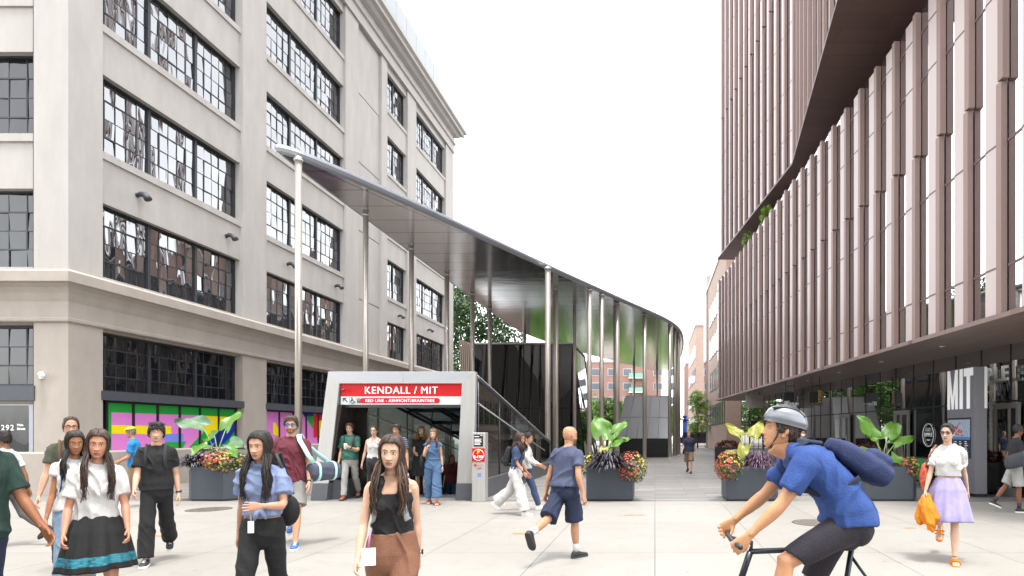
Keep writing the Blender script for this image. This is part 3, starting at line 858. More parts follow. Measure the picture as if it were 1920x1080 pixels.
def glass_mat(name, col, ior=2.2, wave=0.0, wscale=1.0, rough=.0, stretch=(1, 1, .35), tint=None):
    """coated glazing: dark body behind a strong mirror reflection"""
    m = bpy.data.materials.new(name); m.use_nodes = True; nt = m.node_tree; b = nt.nodes['Principled BSDF']
    b.inputs['Base Color'].default_value = lin(col); b.inputs['Roughness'].default_value = rough; b.inputs['IOR'].default_value = ior
    if tint: b.inputs['Specular Tint'].default_value = lin(tint)
    if wave:
        tc = nt.nodes.new('ShaderNodeTexCoord'); mp = nt.nodes.new('ShaderNodeMapping'); mp.inputs['Scale'].default_value = stretch
        n = nt.nodes.new('ShaderNodeTexNoise'); n.inputs['Scale'].default_value = wscale; n.inputs['Detail'].default_value = 1.5
        nt.links.new(tc.outputs['Object'], mp.inputs['Vector']); nt.links.new(mp.outputs['Vector'], n.inputs['Vector'])
        bp = nt.nodes.new('ShaderNodeBump'); bp.inputs['Strength'].default_value = 1; bp.inputs['Distance'].default_value = wave
        nt.links.new(n.outputs['Fac'], bp.inputs['Height']); nt.links.new(bp.outputs['Normal'], b.inputs['Normal'])
    return m

def soffit_mat():
    m = bpy.data.materials.new('polished_canopy_steel'); m.use_nodes = True; nt = m.node_tree; b = nt.nodes['Principled BSDF']
    b.inputs['Metallic'].default_value = 1; b.inputs['Roughness'].default_value = .15
    tc = nt.nodes.new('ShaderNodeTexCoord'); br = nt.nodes.new('ShaderNodeTexBrick'); br.offset = 0
    for k, v in (('Scale', 1), ('Brick Width', 30), ('Row Height', 1.15), ('Mortar Size', .014), ('Mortar Smooth', 0)): br.inputs[k].default_value = v
    br.inputs['Color1'].default_value = lin('e4e6ea'); br.inputs['Color2'].default_value = lin('eaecef'); br.inputs['Mortar'].default_value = lin('3c3d42')
    nt.links.new(tc.outputs['Object'], br.inputs['Vector']); nt.links.new(br.outputs['Color'], b.inputs['Base Color'])
    n = nt.nodes.new('ShaderNodeTexNoise'); n.inputs['Scale'].default_value = .9; n.inputs['Detail'].default_value = 2
    mp = nt.nodes.new('ShaderNodeMapping'); mp.inputs['Scale'].default_value = (.5, 1.6, 1)
    nt.links.new(tc.outputs['Object'], mp.inputs['Vector']); nt.links.new(mp.outputs['Vector'], n.inputs['Vector'])
    bp = nt.nodes.new('ShaderNodeBump'); bp.inputs['Strength'].default_value = .5; bp.inputs['Distance'].default_value = .02
    nt.links.new(n.outputs['Fac'], bp.inputs['Height']); nt.links.new(bp.outputs['Normal'], b.inputs['Normal'])
    return m

def wood_panel_mat(name, c1, c2, rough=.55, w=2.4, h=.45, mcol='3a2f2c', rot=0):
    m = bpy.data.materials.new(name); m.use_nodes = True; nt = m.node_tree; b = nt.nodes['Principled BSDF']; b.inputs['Roughness'].default_value = rough
    tc = nt.nodes.new('ShaderNodeTexCoord'); mp = nt.nodes.new('ShaderNodeMapping'); mp.inputs['Rotation'].default_value = (0, 0, R(rot))
    br = nt.nodes.new('ShaderNodeTexBrick')
    for k, v in (('Scale', 1), ('Brick Width', w), ('Row Height', h), ('Mortar Size', .008)): br.inputs[k].default_value = v
    br.inputs['Color1'].default_value = lin(c1); br.inputs['Color2'].default_value = lin(c2); br.inputs['Mortar'].default_value = lin(mcol)
    nt.links.new(tc.outputs['Object'], mp.inputs['Vector']); nt.links.new(mp.outputs['Vector'], br.inputs['Vector']); nt.links.new(br.outputs['Color'], b.inputs['Base Color'])
    return m

def brick_mat(name, c1, c2, mortar, plane='yz'):
    m = bpy.data.materials.new(name); m.use_nodes = True; nt = m.node_tree; b = nt.nodes['Principled BSDF']; b.inputs['Roughness'].default_value = .85
    tc = nt.nodes.new('ShaderNodeTexCoord'); sp = nt.nodes.new('ShaderNodeSeparateXYZ'); cb = nt.nodes.new('ShaderNodeCombineXYZ')
    ad = nt.nodes.new('ShaderNodeMath'); ad.operation = 'ADD'
    nt.links.new(tc.outputs['Object'], sp.inputs[0]); nt.links.new(sp.outputs['X'], ad.inputs[0]); nt.links.new(sp.outputs['Y'], ad.inputs[1])
    nt.links.new(ad.outputs[0], cb.inputs['X']); nt.links.new(sp.outputs['Z'], cb.inputs['Y'])
    br = nt.nodes.new('ShaderNodeTexBrick')
    for k, v in (('Scale', 1), ('Brick Width', .3), ('Row Height', .1), ('Mortar Size', .012)): br.inputs[k].default_value = v
    br.inputs['Color1'].default_value = lin(c1); br.inputs['Color2'].default_value = lin(c2); br.inputs['Mortar'].default_value = lin(mortar)
    nt.links.new(cb.outputs[0], br.inputs['Vector']); nt.links.new(br.outputs['Color'], b.inputs['Base Color'])
    return m

M_conc = paving_mat('plaza_concrete', ('86837d', '8b8882'), 1.5, 2.6, .006, '55534e', .62, 0, .10)
M_stone = paving_mat('plank_stone_paving', ('615f5d', '8b8885'), 1.3, .115, .006, '444240', .6, .37, .15)
M_asph = mat('asphalt', '55555a', .85, var=.2, scale=30)
M_far = mat('far_ground', '8f8c86', .85, var=.15, scale=1.0)
M_upper = mat('painted_concrete_wall', 'a19d98', .8, var=.09, scale=1.1, bump=.25, bscale=60, stretch=(1.6, 1.6, .4), detail=10)
M_lower = mat('beige_stucco_wall', '9a9188', .82, var=.10, scale=1.6, bump=.3, bscale=70, stretch=(1, 1, .5), detail=10)
M_steel_win = mat('black_steel_frame', '2c2d31', .5, spec=.4)
M_trim_dark = mat('dark_lintel', '3d3f46', .55, var=.1, scale=6)
M_winglass = glass_mat('old_window_glass', '1d2228', 2.9, wave=.05, wscale=1.4)
M_darkglass = glass_mat('dark_window_glass', '14161a', 1.6, wave=.03, wscale=1.3)
M_fin = mat('terracotta_fin', '8b746d', .5, var=.05, scale=2, stretch=(1, 1, .15))
M_panel = mat('pale_terracotta_panel', 'beb0ad', .42, var=.04, scale=.8, stretch=(1, 1, .2))
M_joint = mat('panel_joint', '6b5a58', .6)
M_podglass = glass_mat('museum_glass', '20242a', 9.0)
M_store = glass_mat('storefront_glass', '0d1413', 6.0, wave=.006, wscale=.8)
M_soff = wood_panel_mat('brown_metal_soffit', '57443f', '614c46', .5, 2.6, .6, '423330')
M_soff2 = wood_panel_mat('brown_soffit_low', '7a6660', '83706a', .38, 2.2, .5, '5c4c47', 90)
M_black = mat('black_metal', '1c1c1f', .45)
M_stainless = mat('brushed_stainless', 'b4b2af', .38, .45, var=.06, scale=14, stretch=(1, 1, .05))
M_column = mat('stainless_column', 'aba39a', .3, .5, var=.06, scale=20, stretch=(1, 1, .1))
M_brick = brick_mat('pink_brick', '9c7f72', 'a88c7e', 'aa9c92')
M_brick2 = brick_mat('red_brick', '7c574e', '876156', '94807a')
M_white = mat('white_paint', 'e6e6e4', .5)
M_graystone = mat('dark_granite', '4d4f54', .45, var=.18, scale=40)

# ---------------------------------------------------------------- ground
HX0, HX1, HY0, HY1 = -7.55, -4.75, 15.2, 24.2      # the stair well
def sheet(name, x0, x1, y0, y1, z, m, hole=False):
    mb = MB()
    def q(a, b, c, d): mb.add([(a, c, z), (b, c, z), (b, d, z), (a, d, z)], [(0, 1, 2, 3)])
    if hole:
        q(x0, x1, y0, HY0); q(x0, x1, HY1, y1); q(x0, HX0, HY0, HY1); q(HX1, x1, HY0, HY1)
    else: q(x0, x1, y0, y1)
    return tag(part(name, mb, m), kind='structure')
sheet('ground', -900, 900, -500, 1400, -.012, M_far, True)
sheet('plaza_pavement', -60, 40, -40, 13.62, 0, M_conc)
sheet('stone_paving', -60, 40, 13.62, 60, -.004, M_stone, True)
sheet('road', -200, 200, 66, 78, -.004, M_asph)
mb = MB()
for k in range(26): mb.box(-40 + 4*k, -38.2 + 4*k, 71.9, 72.05, -.002, .001)
tag(part('road_marking', mb, mat('road_paint', 'd8d6cf', .7)), kind='structure')

# ---------------------------------------------------------------- the concrete warehouse building on the left
FX = -15.0; FY = 15.0; FEND = 43.65
B = thing('office_building', 'grey concrete warehouse style block with gridded steel windows behind the station entrance', 'building', (FX, FY, 0))
cols = [(15.94, 21.35, 3), (22.66, 28.45, 3), (32.9, 35.6, 2), (36.9, 42.1, 3)]
rows = [(5.85, 7.88), (9.28, 11.40), (12.75, 14.88), (16.30, 18.38), (19.85, 21.95)]
ZT = 24.3
up = MB(); lo = MB()
def wallseg(y0, y1, x, z0, z1):
    for mbb, a, b in ((lo, z0, min(z1, 5.0)), (up, max(z0, 5.0), z1)):
        if b > a: mbb.box(FX - .9, x, y0, y1, a, b)
edges = [15.0] + [v for c in cols for v in c[:2]] + [FEND]
for a, b in ((15.0, 15.94), (21.35, 22.66), (28.45, 29.7), (32.2, 32.9), (35.6, 36.9), (42.1, FEND)): wallseg(a, b, FX, 0, ZT)
for (y0, y1, n) in cols:
    zz = 0
    op = ([(0.06, 4.36)] if y0 < 30 else []) + rows
    for (a, b) in op:
        wallseg(y0, y1, FX - .10, zz, a); zz = b
    wallseg(y0, y1, FX - .10, zz, ZT)
for z0, z1 in ((0, 5.0), (5.0, 8.4), (8.46, 11.9), (11.96, 15.4), (15.46, 18.9), (18.96, 22.2)): wallseg(29.7, 32.2, FX - .13, z0, z1)
wallseg(29.7, 32.2, FX - .16, 22.2, ZT); wallseg(29.7, 32.2, FX - .17, 5.1, 22.1)
# front face toward the camera
def fseg(x0, x1, y, z0, z1):
    for mbb, a, b in ((lo, z0, min(z1, 5.0)), (up, max(z0, 5.0), z1)):
        if b > a: mbb.box(x0, x1, y, FY + .9, a, b)
fseg(-15.885, FX - .901, FY, 0, ZT)
fseg(-23.5, -19.9, FY, 0, ZT)
zz = 0
for (a, b) in [(.02, 2.35), (2.80, 4.38)] + rows:
    fseg(-19.9, -15.885, FY + .10, zz, a); zz = b
fseg(-19.9, -15.885, FY + .10, zz, ZT)
up.box(-23.5, FX - .9, FY + .9, FEND, ZT - .5, ZT - .1); up.box(-23.5, -23.2, FY+.9, FEND, 0, ZT - .1)
up.box(-23.2, FX - .9, FEND-.4, FEND-.01, 0, ZT - .5)
pw('upper_wall', up, M_upper, B); pw('lower_wall', lo, M_lower, B)
def belt(name, prof, m):
    mb = MB(); n = len(prof); vs = []
    for (o, z) in prof: vs.append((FX + o, FEND + min(o, .0) + max(o, 0), z))
    for (o, z) in prof: vs.append((FX + o, FY - o, z))
    for (o, z) in prof: vs.append((-23.5, FY - o, z))
    for s in range(2):
        for i in range(n):
            j = (i+1) % n; mb.add([vs[s*n+i], vs[s*n+j], vs[(s+1)*n+j], vs[(s+1)*n+i]], [(0, 1, 2, 3)])
    mb.add(vs[:n], [tuple(range(n))]); mb.add(vs[2*n:], [tuple(range(n))])
    return pw(name, mb, m, B)
belt('belt_course', [(-.2, 4.42), (.035, 4.42), (.07, 4.45), (.07, 4.52), (.03, 4.55), (.03, 4.95), (.06, 5.02), (.10, 5.15), (.17, 5.28), (.26, 5.36), (.36, 5.39), (.36, 5.64), (.33, 5.68), (.02, 5.78), (-.2, 5.78)], M_lower)
belt('plinth', [(-.2, 0), (.07, 0), (.07, 1.06), (.04, 1.10), (-.05, 1.10), (-.2, 1.10)], M_lower)
belt('cornice', [(-.2, 22.35), (.10, 22.35), (.10, 22.5), (.05, 22.55), (.05, 22.95), (.16, 23.0), (.16, 23.12), (.05, 23.18), (.05, 23.5), (.3, 23.6), (.42, 23.75), (.62, 23.8), (.62, 24.0), (.78, 24.1), (.78, 24.32), (.5, 24.4), (.30, 24.42), (.30, 24.75), (-.2, 24.75)], M_upper)

pane_rng = random.Random(3)
def steel_window(bld, u0, u1, z0, z1, units, ncol, nrow, place, glass=M_winglass, sill=True, casement=True, frame=M_steel_win):
    """place(u, w, z) -> world point, w = outward distance from the glass plane"""
    fr = MB(); gl = MB()
    def bar(a, b, c, d, w0, w1):
        P = [place(u, w_, z) for w_ in (w0, w1) for (u, z) in ((a, c), (b, c), (b, d), (a, d))]
        fr.add(P, [(0, 1, 2, 3), (7, 6, 5, 4), (0, 4, 5, 1), (1, 5, 6, 2), (2, 6, 7, 3), (3, 7, 4, 0)])
    t = .042
    bar(u0, u1, z0, z0+t, -.02, .07); bar(u0, u1, z1-t, z1, -.02, .07); bar(u0, u0+t, z0+t, z1-t, -.02, .07); bar(u1-t, u1, z0+t, z1-t, -.02, .07)
    W = (u1 - u0)/units
    for k in range(units):
        a = u0 + W*k; b = a + W
        if k: bar(a-.05, a+.05, z0+t, z1-t, -.02, .05)
        pa, pb = a + (.05 if k else t), b - (.05 if k < units-1 else t)
        cw = (pb-pa)/ncol; rh = (z1-z0-2*t)/nrow
        for i in range(1, ncol): bar(pa+cw*i-.011, pa+cw*i+.011, z0+t, z1-t, -.012, .010)
        for j in range(1, nrow): bar(pa, pb, z0+t+rh*j-.011, z0+t+rh*j+.011, -.011, .011)
        if casement:
            c0, c1 = pa + cw*1, pb - cw*(1 if ncol > 3 else 0); r0, r1 = z0+t+rh*1, z0+t+rh*3
            for (p, q, r, s) in ((c0-.02, c1+.02, r0-.02, r0+.02), (c0-.02, c1+.02, r1-.02, r1+.02), (c0-.02, c0+.02, r0+.02, r1-.02), (c1-.02, c1+.02, r0+.02, r1-.02)): bar(p, q, r, s, -.010, .018)
        for i in range(ncol):
            for j in range(nrow):
                tx, tz, o = pane_rng.gauss(0, .006), pane_rng.gauss(0, .005), 0
                uu = (pa+cw*i, pa+cw*(i+1)); vv = (z0+t+rh*j, z0+t+rh*(j+1))
                gl.add([place(u, (su*tx + sz*tz), z) for (u, su, z, sz) in ((uu[0], -1, vv[0], -1), (uu[1], 1, vv[0], -1), (uu[1], 1, vv[1], 1), (uu[0], -1, vv[1], 1))], [(0, 1, 2, 3)])
    f = pw('window', fr, frame, bld)
    pw('pane', gl, glass, f, fix=False)
    if sill:
        sb = MB(); P = [place(u, w_, z) for w_ in (-.05, .29) for (u, z) in ((u0-.08, z0-.20), (u1+.08, z0-.20), (u1+.08, z0-.002), (u0-.08, z0-.002))]
        sb.add(P, [(0, 1, 2, 3), (7, 6, 5, 4), (0, 4, 5, 1), (1, 5, 6, 2), (2, 6, 7, 3), (3, 7, 4, 0)])
        pw('sill', sb, M_upper, f)
    return f
pf = lambda u, w_, z: (FX - .34 + w_, u, z)
pfr = lambda u, w_, z: (u, FY + .34 - w_, z)
for (y0, y1, n) in cols:
    for (a, b) in rows:
        steel_window(B, y0, y1, a, b, n, 5 if n == 3 else 4, 4, pf)
for (y0, y1) in ((15.94, 21.35), (22.66, 28.45)):
    steel_window(B, y0+.02, y1-.02, 2.74, 4.34, 3, 5, 4, pf, M_darkglass, False)
    lb = MB(); lb.box(FX-.38, FX+.03, y0-.05, y1+.05, 2.49, 2.735); pw('lintel', lb, M_trim_dark, B)
for (a, b) in rows: steel_window(B, -19.9, -15.885, a, b, 2, 4, 4, pfr, M_darkglass)
steel_window(B, -19.9, -15.885, 2.82, 4.37, 2, 4, 3, pfr, M_darkglass, False)
lb = MB(); lb.box(-20.0, -15.85, FY-.03, FY+.38, 2.42, 2.80); pw('lintel', lb, M_trim_dark, B)
dg = MB(); dg.box(-19.85, -16.22, FY+.28, FY+.31, .02, 2.36); e = pw('door', MB().box(-16.22, -15.9, FY+.2, FY+.36, .02, 2.40).box(-19.88, -16.22, FY+.2, FY+.36, 2.30, 2.40).box(-17.9, -17.8, FY+.2, FY+.36, .02, 2.30), mat('light_door_frame', '8f9499', .35, .6), B)
pw('pane', dg, M_darkglass, e)
for txt, s, z, x in (('2', .20, 1.66, -17.02), ('9', .20, 1.66, -16.90), ('2', .20, 1.66, -16.78), ('Main', .085, 1.77, -16.60), ('Street', .085, 1.67, -16.60)):
    t_ = text_mesh(txt, s, .004, .004); shift(t_, (x, FY+.27, z)); pw('lettering', t_, M_white, B)
# rooftop glass screen
sc = MB()
for k in range(7): sc.box(FX-.95, FX-.90, 33.0+1.52*k+.02, 33.0+1.52*(k+1)-.02, 24.75, 28.2)
pw('roof_screen', sc, mat('frosted_screen', '83888a', .35, spec=.4), B)
# mural panels
def mural(y0, y1, polys, nm):
    xg = FX - .20; k = 0
    base = MB(); base.box(xg-.06, xg, y0, y1, .06, 2.47)
    mu = pw('mural', base, polys[0], B)
    for i, (m, pts) in enumerate(polys[1:]):
        mb = MB(); x = xg + .002*(i+1); vs = []
        for px, py in pts:
            d = -x*F/(PX-px); vs.append((x, max(y0+.01, min(y1-.01, d)), max(.07, min(2.46, zat(py, d)))))
        mb.add(vs, [tuple(range(len(vs)))]); pw('mural_shape', mb, m, mu, fix=False)
    fr = MB(); n = 6
    for i in range(n+1):
        y = y0 + (y1-y0)*i/n; fr.box(xg-.04, xg+.03, y-.035, y+.035, .06, 2.44)
    fr.box(xg-.04, xg+.032, y0-.05, y1+.05, 2.43, 2.49); fr.box(xg-.04, xg+.032, y0-.05, y1+.05, .02, .075)
    pw('mural_frame', fr, M_black, mu)
mG, mP, mY, mB_, mL, mRd = (mat('mural_'+n, c, .35) for n, c in (('green', '1d9a3a'), ('pink', 'd47bc4'), ('yellow', 'ecd60a'), ('blue', '14269a'), ('periwinkle', '6f86dd'), ('red', 'd5202c')))
arc = lambda cx, cy, rx, ry, a0, a1, n=14: [(cx + rx*math.cos(R(lerp(a0, a1, i/n))), cy + ry*math.sin(R(lerp(a0, a1, i/n)))) for i in range(n+1)]
mural(16.25, 21.25, [mG, (mP, [(209, 773), (374, 779), (380, 790), (383, 802), (380, 812), (374, 818), (355, 838), (345, 870), (300, 890), (270, 925), (209, 930)]),
      (mY, [(209, 797), (321, 799), (321, 814), (209, 813)]), (mL, [(309, 814), (344, 813), (344, 828), (309, 828)]), (mG, [(309, 829), (350, 828), (342, 842), (309, 842)]),
      (mY, [(376, 779), (434, 782), (428, 790), (415, 801), (400, 812), (388, 816)]),
      (mB_, [(434, 782), (440, 782), (440, 808), (430, 822), (415, 836), (400, 845), (385, 850), (380, 848), (392, 828), (405, 812), (420, 799)])], 'a')
mural(22.8, 28.3, [mP, (mY, [(512, 792), (516, 793), (523, 805), (523, 818), (512, 815)]), (mB_, [(566, 770), (588, 770), (588, 782), (572, 782)]), (mG, [(572, 781), (589, 780), (589, 806), (586, 802)]),
      (mRd, [(588, 778), (604, 775), (604, 820), (588, 820)]), (mY, [(598, 790), (604, 788), (604, 818), (596, 816)]), (mRd, [(530, 830), (560, 830), (545, 850)])], 'b')
# wall lamps under the third floor windows
for i, (y, z) in enumerate(((17.1, 8.52), (20.65, 8.52), (24.1, 8.52), (27.7, 8.52), (34.5, 8.45), (39.0, 8.42))):
    t = thing('wall_lamp', 'hooded dark wall lamp on the grey concrete facade', 'lamp', (FX - .1, y, z), 0, 'hooded lamps along the concrete facade')
    t['label'] = ('hooded dark wall lamp nearest the corner of the concrete building', 'hooded dark wall lamp below the right end of the first window bay', 'hooded dark wall lamp just left of the front canopy column',
                  'hooded dark wall lamp below the right end of the second window bay', 'hooded dark wall lamp under the narrow window bay', 'hooded dark wall lamp under the farthest window bay')[i]
    mb = MB(); mb.lathe([(.03, 0), (.07, .005), (.07, .02), (.03, .025)], n=12); xform(mb, Matrix.Rotation(R(90), 4, 'Y')); part('bracket', mb, M_trim_dark, t)
    mb = MB(); mb.tube([(0.02, 0, 0), (.12, 0, .03), (.22, 0, .01), (.30, 0, -.07), (.335, 0, -.13)], [.045, .075, .085, .095, .10], 12); part('hood', mb, M_trim_dark, t)
t = thing('security_camera', 'white security camera on the corner pier beside the shop window', 'camera', (-15.62, FY-.0, 3.06))
part('mount', MB().box(-.09, .0, -.05, .0, -.09, .09), M_white, t, bevel=.01)
mb = MB(); mb.tube([(-.05, -.04, .02), (.03, -.11, .02), (.10, -.16, .0), (.16, -.2, -.01)], [.04, .055, .06, .055], 12); part('dome', mb, M_white, t)

# ---------------------------------------------------------------- museum building on the right
Fl = lambda y: 7.84 - .083*y
Gl = lambda y: 10.65 - .107*y
MU = thing('museum_building', 'tall museum building clad in brown vertical terracotta fins with a glazed ground floor', 'building', (8, 20, 0))
PZ0, PZ1, PZ2, TZ0, TZ1, TZ2 = 3.95, 8.55, 12.15, 13.4, 22.3, 34.0
fins = []; wins = []
wall = MB(); joint = MB()
def facade(A, Bp, tiers, pitch, joints, phase=0.0, cap=True):
    A, Bp = Vector((A[0], A[1], 0)), Vector((Bp[0], Bp[1], 0)); L = (Bp-A).length; u = (Bp-A)/L; n = Vector((-u.y, u.x, 0))
    if n.x > 0: n = -n
    nb = int(L/pitch + .5); p = L/nb; Z = Vector((0, 0, 1))
    for ti, (z0, z1) in enumerate(tiers):
        sh = phase*ti
        for i in range(nb):
            s = p*i; o = A + u*(s + sh) + Z*z0
            mb = MB(); mb.obox(o + n*-.05, u*.155, n*(.12 + .02*ti), Z*(z1-z0-.03)); fins.append((o.length, mb))
            a, b = .155, .155 + (p-.155)*.47
            wall.obox(A + u*(s+a) + Z*z0, u*(b-a), -n*.5, Z*(z1-z0))
            g = MB(); g.obox(A + u*(s+b) + n*-.03 + Z*z0, u*(p-b) - n*(p-b)*.085, -n*.05, Z*(z1-z0)); 
            for zz in joints:
                if z0 < zz < z1:
                    wall.obox(A + u*(s+a) + Z*(zz-.02), u*(b-a), n*.004, Z*.04, 1)
                    g.obox(A + u*(s+b) + n*-.028 + Z*(zz-.025), u*(p-b) - n*(p-b)*.085, n*.01, Z*.05, 1)
            wins.append(((A+u*s).length + z0*.02, g))
    for (z0, z1) in tiers: wall.obox(A + Z*z0 - n*.1, u*L, -n*.4, Z*(z1-z0))
PA, PB = (Fl(9.4), 9.4), (Fl(41.6), 41.6)
facade(PA, PB, [(PZ0, PZ1), (PZ1, PZ2)], 1.08, (4.9, 7.36, 10.4, 11.6), -.07)
TA, TC, TB = (4.33, 39.7), (6.1, 25.6), (4.75, 13.0)
facade(TC, TA, [(TZ0, TZ1), (TZ1, TZ2)], 1.08, (15.0, 17.2, 19.8, 24, 27, 30), -.07)
facade(TB, TC, [(TZ0, TZ1), (TZ1, TZ2)], 1.08, (15.0, 17.2, 19.8, 24, 27, 30), -.07)
wall.prism([(Fl(9.4)+.45, 9.4), (24, 9.4), (24, 41.6), (Fl(41.6)+.45, 41.6)], PZ0+.2, PZ2-.02)
wall.prism([(TB[0]+.5, 13.0), (24, 13.0), (24, 39.7), (TA[0]+.5, 39.7), (TC[0]+.5, 25.6)], TZ0+.03, TZ2)
pw('wall', wall, [M_panel, M_joint], MU)
fins.sort(key=lambda a: a[0]); wins.sort(key=lambda a: a[0])
def many(lst, name, mats):
    for d, mb in lst[:100]: pw(name, mb, mats, MU)
    rest = MB()
    for d, mb in lst[100:]: rest.add(mb.v, mb.f, 0); rest.m[-len(mb.f):] = mb.m
    if rest.v: pw(name, rest, mats, MU)['kind'] = 'stuff'
many(fins, 'fin', [M_fin]); many(wins, 'window', [M_podglass, M_joint])
sf = MB(); sf.prism([(Fl(9.4)-.1, 9.4), (Gl(9.4)+.4, 9.4), (Gl(41.6)+.4, 41.6), (Fl(41.6)-.1, 41.6)], PZ0-.10, PZ0-.003); pw('lower_soffit', sf, M_soff2, MU)
sf = MB(); sf.prism([(TB[0]-.12, 13.0), (14, 13.0), (14, 39.72), (TA[0]-.12, 39.72), (TC[0]-.12, 25.6)], TZ0-.1, TZ0-.004); pw('upper_soffit', sf, M_soff, MU)
sf = MB(); sf.prism([(Fl(13)+4.0, 13.0), (23.9, 13.0), (23.9, 39.7), (Fl(39.7)+4.0, 39.7)], PZ2, TZ0-.1); pw('recess_wall', sf, M_joint, MU)
dl = MB()
for k in range(9):
    y = 12 + 3.3*k; x = (Fl(y)+Gl(y))/2 - .3
    b_ = MB(); b_.lathe([(.07, -.012), (.07, .0), (.05, .002)], (x, y, PZ0-.102), 12); pw('downlight', b_, M_white, MU)
# glazed ground floor: separate tall panes with mullions and a transom
gy = 10.4
while gy < 41:
    y1 = gy + 1.13; x0, x1 = Gl(gy), Gl(y1)
    g = MB(); g.add([(x0, gy, .05), (x1, y1, .05), (x1, y1, 3.86), (x0, gy, 3.86)], [(0, 1, 2, 3)])
    f = MB(); f.box(x0-.014, x0+.05, gy-.018, gy+.018, 0, 3.86)
    f.extr([(-.012, 2.38), (.03, 2.38), (.03, 2.42), (-.012, 2.42)], (x0, gy+.022, 0), (x1, y1-.022, 0), (1, 0, 0), (0, 0, 1))
    f.extr([(-.02, .0), (.04, .0), (.04, .07), (-.02, .07)], (x0, gy+.022, 0), (x1, y1-.022, 0), (1, 0, 0), (0, 0, 1))
    fo = pw('storefront', f, M_black, MU); pw('pane', g, M_store, fo, fix=False)
    gy = y1
bk = MB(); bk.prism([(Gl(9.4)+.3, 9.4), (24, 9.4), (24, 41.6), (Gl(41.6)+.3, 41.6)], 0, PZ0-.11); pw('inner_wall', bk, M_black, MU)
def glass_door(yc, w=.95, h=2.35, mm=None):
    x = Gl(yc) - .07; u = Vector((-.107, 1, 0)).normalized(); n = Vector((-1, -.107, 0)).normalized(); o = Vector((x, yc, 0)) - u*(w/2)
    mb = MB(); Z = Vector((0, 0, 1)); t = .09
    mb.obox(o, u*t, n*.07, Z*h); mb.obox(o + u*(w-t), u*t, n*.07, Z*h); mb.obox(o + u*t + Z*(h-.14), u*(w-2*t), n*.07, Z*.14); mb.obox(o + u*t, u*(w-2*t), n*.07, Z*.2)
    d = pw('door', mb, mat('aluminium_door', '9c9a97', .35, .7), MU)
    h_ = MB(); h_.tube([o + u*(t+.03) + n*.12 + Z*.8, o + u*(t+.03) + n*.12 + Z*1.5], .014, 8); pw('handle', h_, M_stainless, d)
    g = MB(); g.obox(o + u*t + n*.02 + Z*.2, u*(w-2*t), n*.01, Z*(h-.34)); pw('pane', g, M_store, d)
for yc in (14.95, 20.0, 24.5): glass_door(yc)
# big letters over the entrance, a round logo and a string of lights on the glass
u = Vector((-.107, 1, 0)).normalized(); n_ = Vector((-1, -.107, 0)).normalized()
def on_glass(mb, y, z, off=.10):
    Mx = Matrix(((-u.x, n_.x*-1, 0), (-u.y, -n_.y, 0), (0, 0, 1))).to_4x4(); Mx.translation = Vector((Gl(y), y, z)) + n_*off
    return xform(mb, Mx)
t_ = on_glass(text_mesh('RIPPLE', .52, .05, .012, 'CENTER', .95, 1.15), 15.55, 2.93, .20)
tag(part('shop_sign', t_, M_white), 'big white capital letters of the cafe name on the glass front', 'sign')
ro = MB(); ro.tube([(math.cos(R(a))*.30, 0, math.sin(R(a))*.36) for a in range(0, 361, 12)], .014, 6); 
t_ = text_mesh('RIPPLE', .16, .004, .004, 'CENTER'); shift(t_, (0, 0, -.04)); ro.add(t_.v, t_.f)
for s in (-1, 1): ro.tube([(s*.06 + math.cos(R(a))*.055, 0, .17 + math.sin(R(a))*.05) for a in range(0, 361, 30)], .008, 5)
t_ = text_mesh('CAFE', .07, .004, .002, 'CENTER'); shift(t_, (0, 0, -.18)); ro.add(t_.v, t_.f)
tag(part('window_logo', on_glass(ro, 18.55, 1.52, .03), M_white), 'round white logo on the glass left of the grey pylon', 'logo')
# an ornament of white loops above a column of bulbs
mo = MB(); r2 = random.Random(5)
for k in range(9):
    cx, cz = r2.uniform(-.13, .13), r2.uniform(0, .62); a0 = r2.uniform(0, 360)
    mo.tube([(cx + .09*math.cos(R(a0+a)) * (1 - a/700), 0, cz + .12*math.sin(R(a0+a))) for a in range(0, 300, 25)], .009, 5)
mo.tube([(0, 0, -2.2), (.015, 0, -1), (0, 0, .3)], .035, 8)
for k in range(14): mo.ball((.05*(-1)**k, 0, -2.1+.15*k), .02, nu=6, nv=4)
tag(part('light_garland', on_glass(mo, 15.45, 2.28, .16), M_white), 'white flourish ornament above a thin lit post beside the cafe door', 'ornament')
# signs hanging from the soffit
def hang_sign(label, px0, px1, ytop, ybot, d, back, paint):
    x0, x1 = at(px0, d), at(px1, d); zt, zb = zat(ytop, d), zat(ybot, d); w_ = x1-x0
    t = thing('hanging_sign', label, 'sign', (x0, d, zb))
    part('board', MB().box(0, w_, -.04, .04, 0, zt-zb), back, t, bevel=.005)
    h = PZ0-.1-zb
    mb = MB(); mb.box(w_*.14, w_*.18, -.02, .02, zt-zb, h); mb.box(w_*.78, w_*.82, -.02, .02, zt-zb, h); mb.box(w_*.18, w_*.78, -.015, .015, (zt-zb)*1.45, (zt-zb)*1.5); part('hanger', mb, M_black, t)
    for (s, size, x, z, m, rot) in paint:
        q = text_mesh(s, size, .004, .004); xform(q, Matrix.Translation((x*w_, -.045, z*w_)) @ Matrix.Rotation(R(-rot), 4, 'Y')); part('lettering', q, m, t)
    return t
mGold = mat('gold_letters', 'c79a3c', .5); mGrey = mat('grey_letters', '6e5a58', .5)
hs1 = hang_sign('black square museum sign hanging from the soffit, left of its twin', 1469, 1494, 735.5, 760.5, 26, M_black, [('MIT', .14, .06, .18, M_white, 0), ('MUSEUM', .165, .05, .03, M_white, 0), ('STORE', .15, .96, .28, mGrey, 90)])
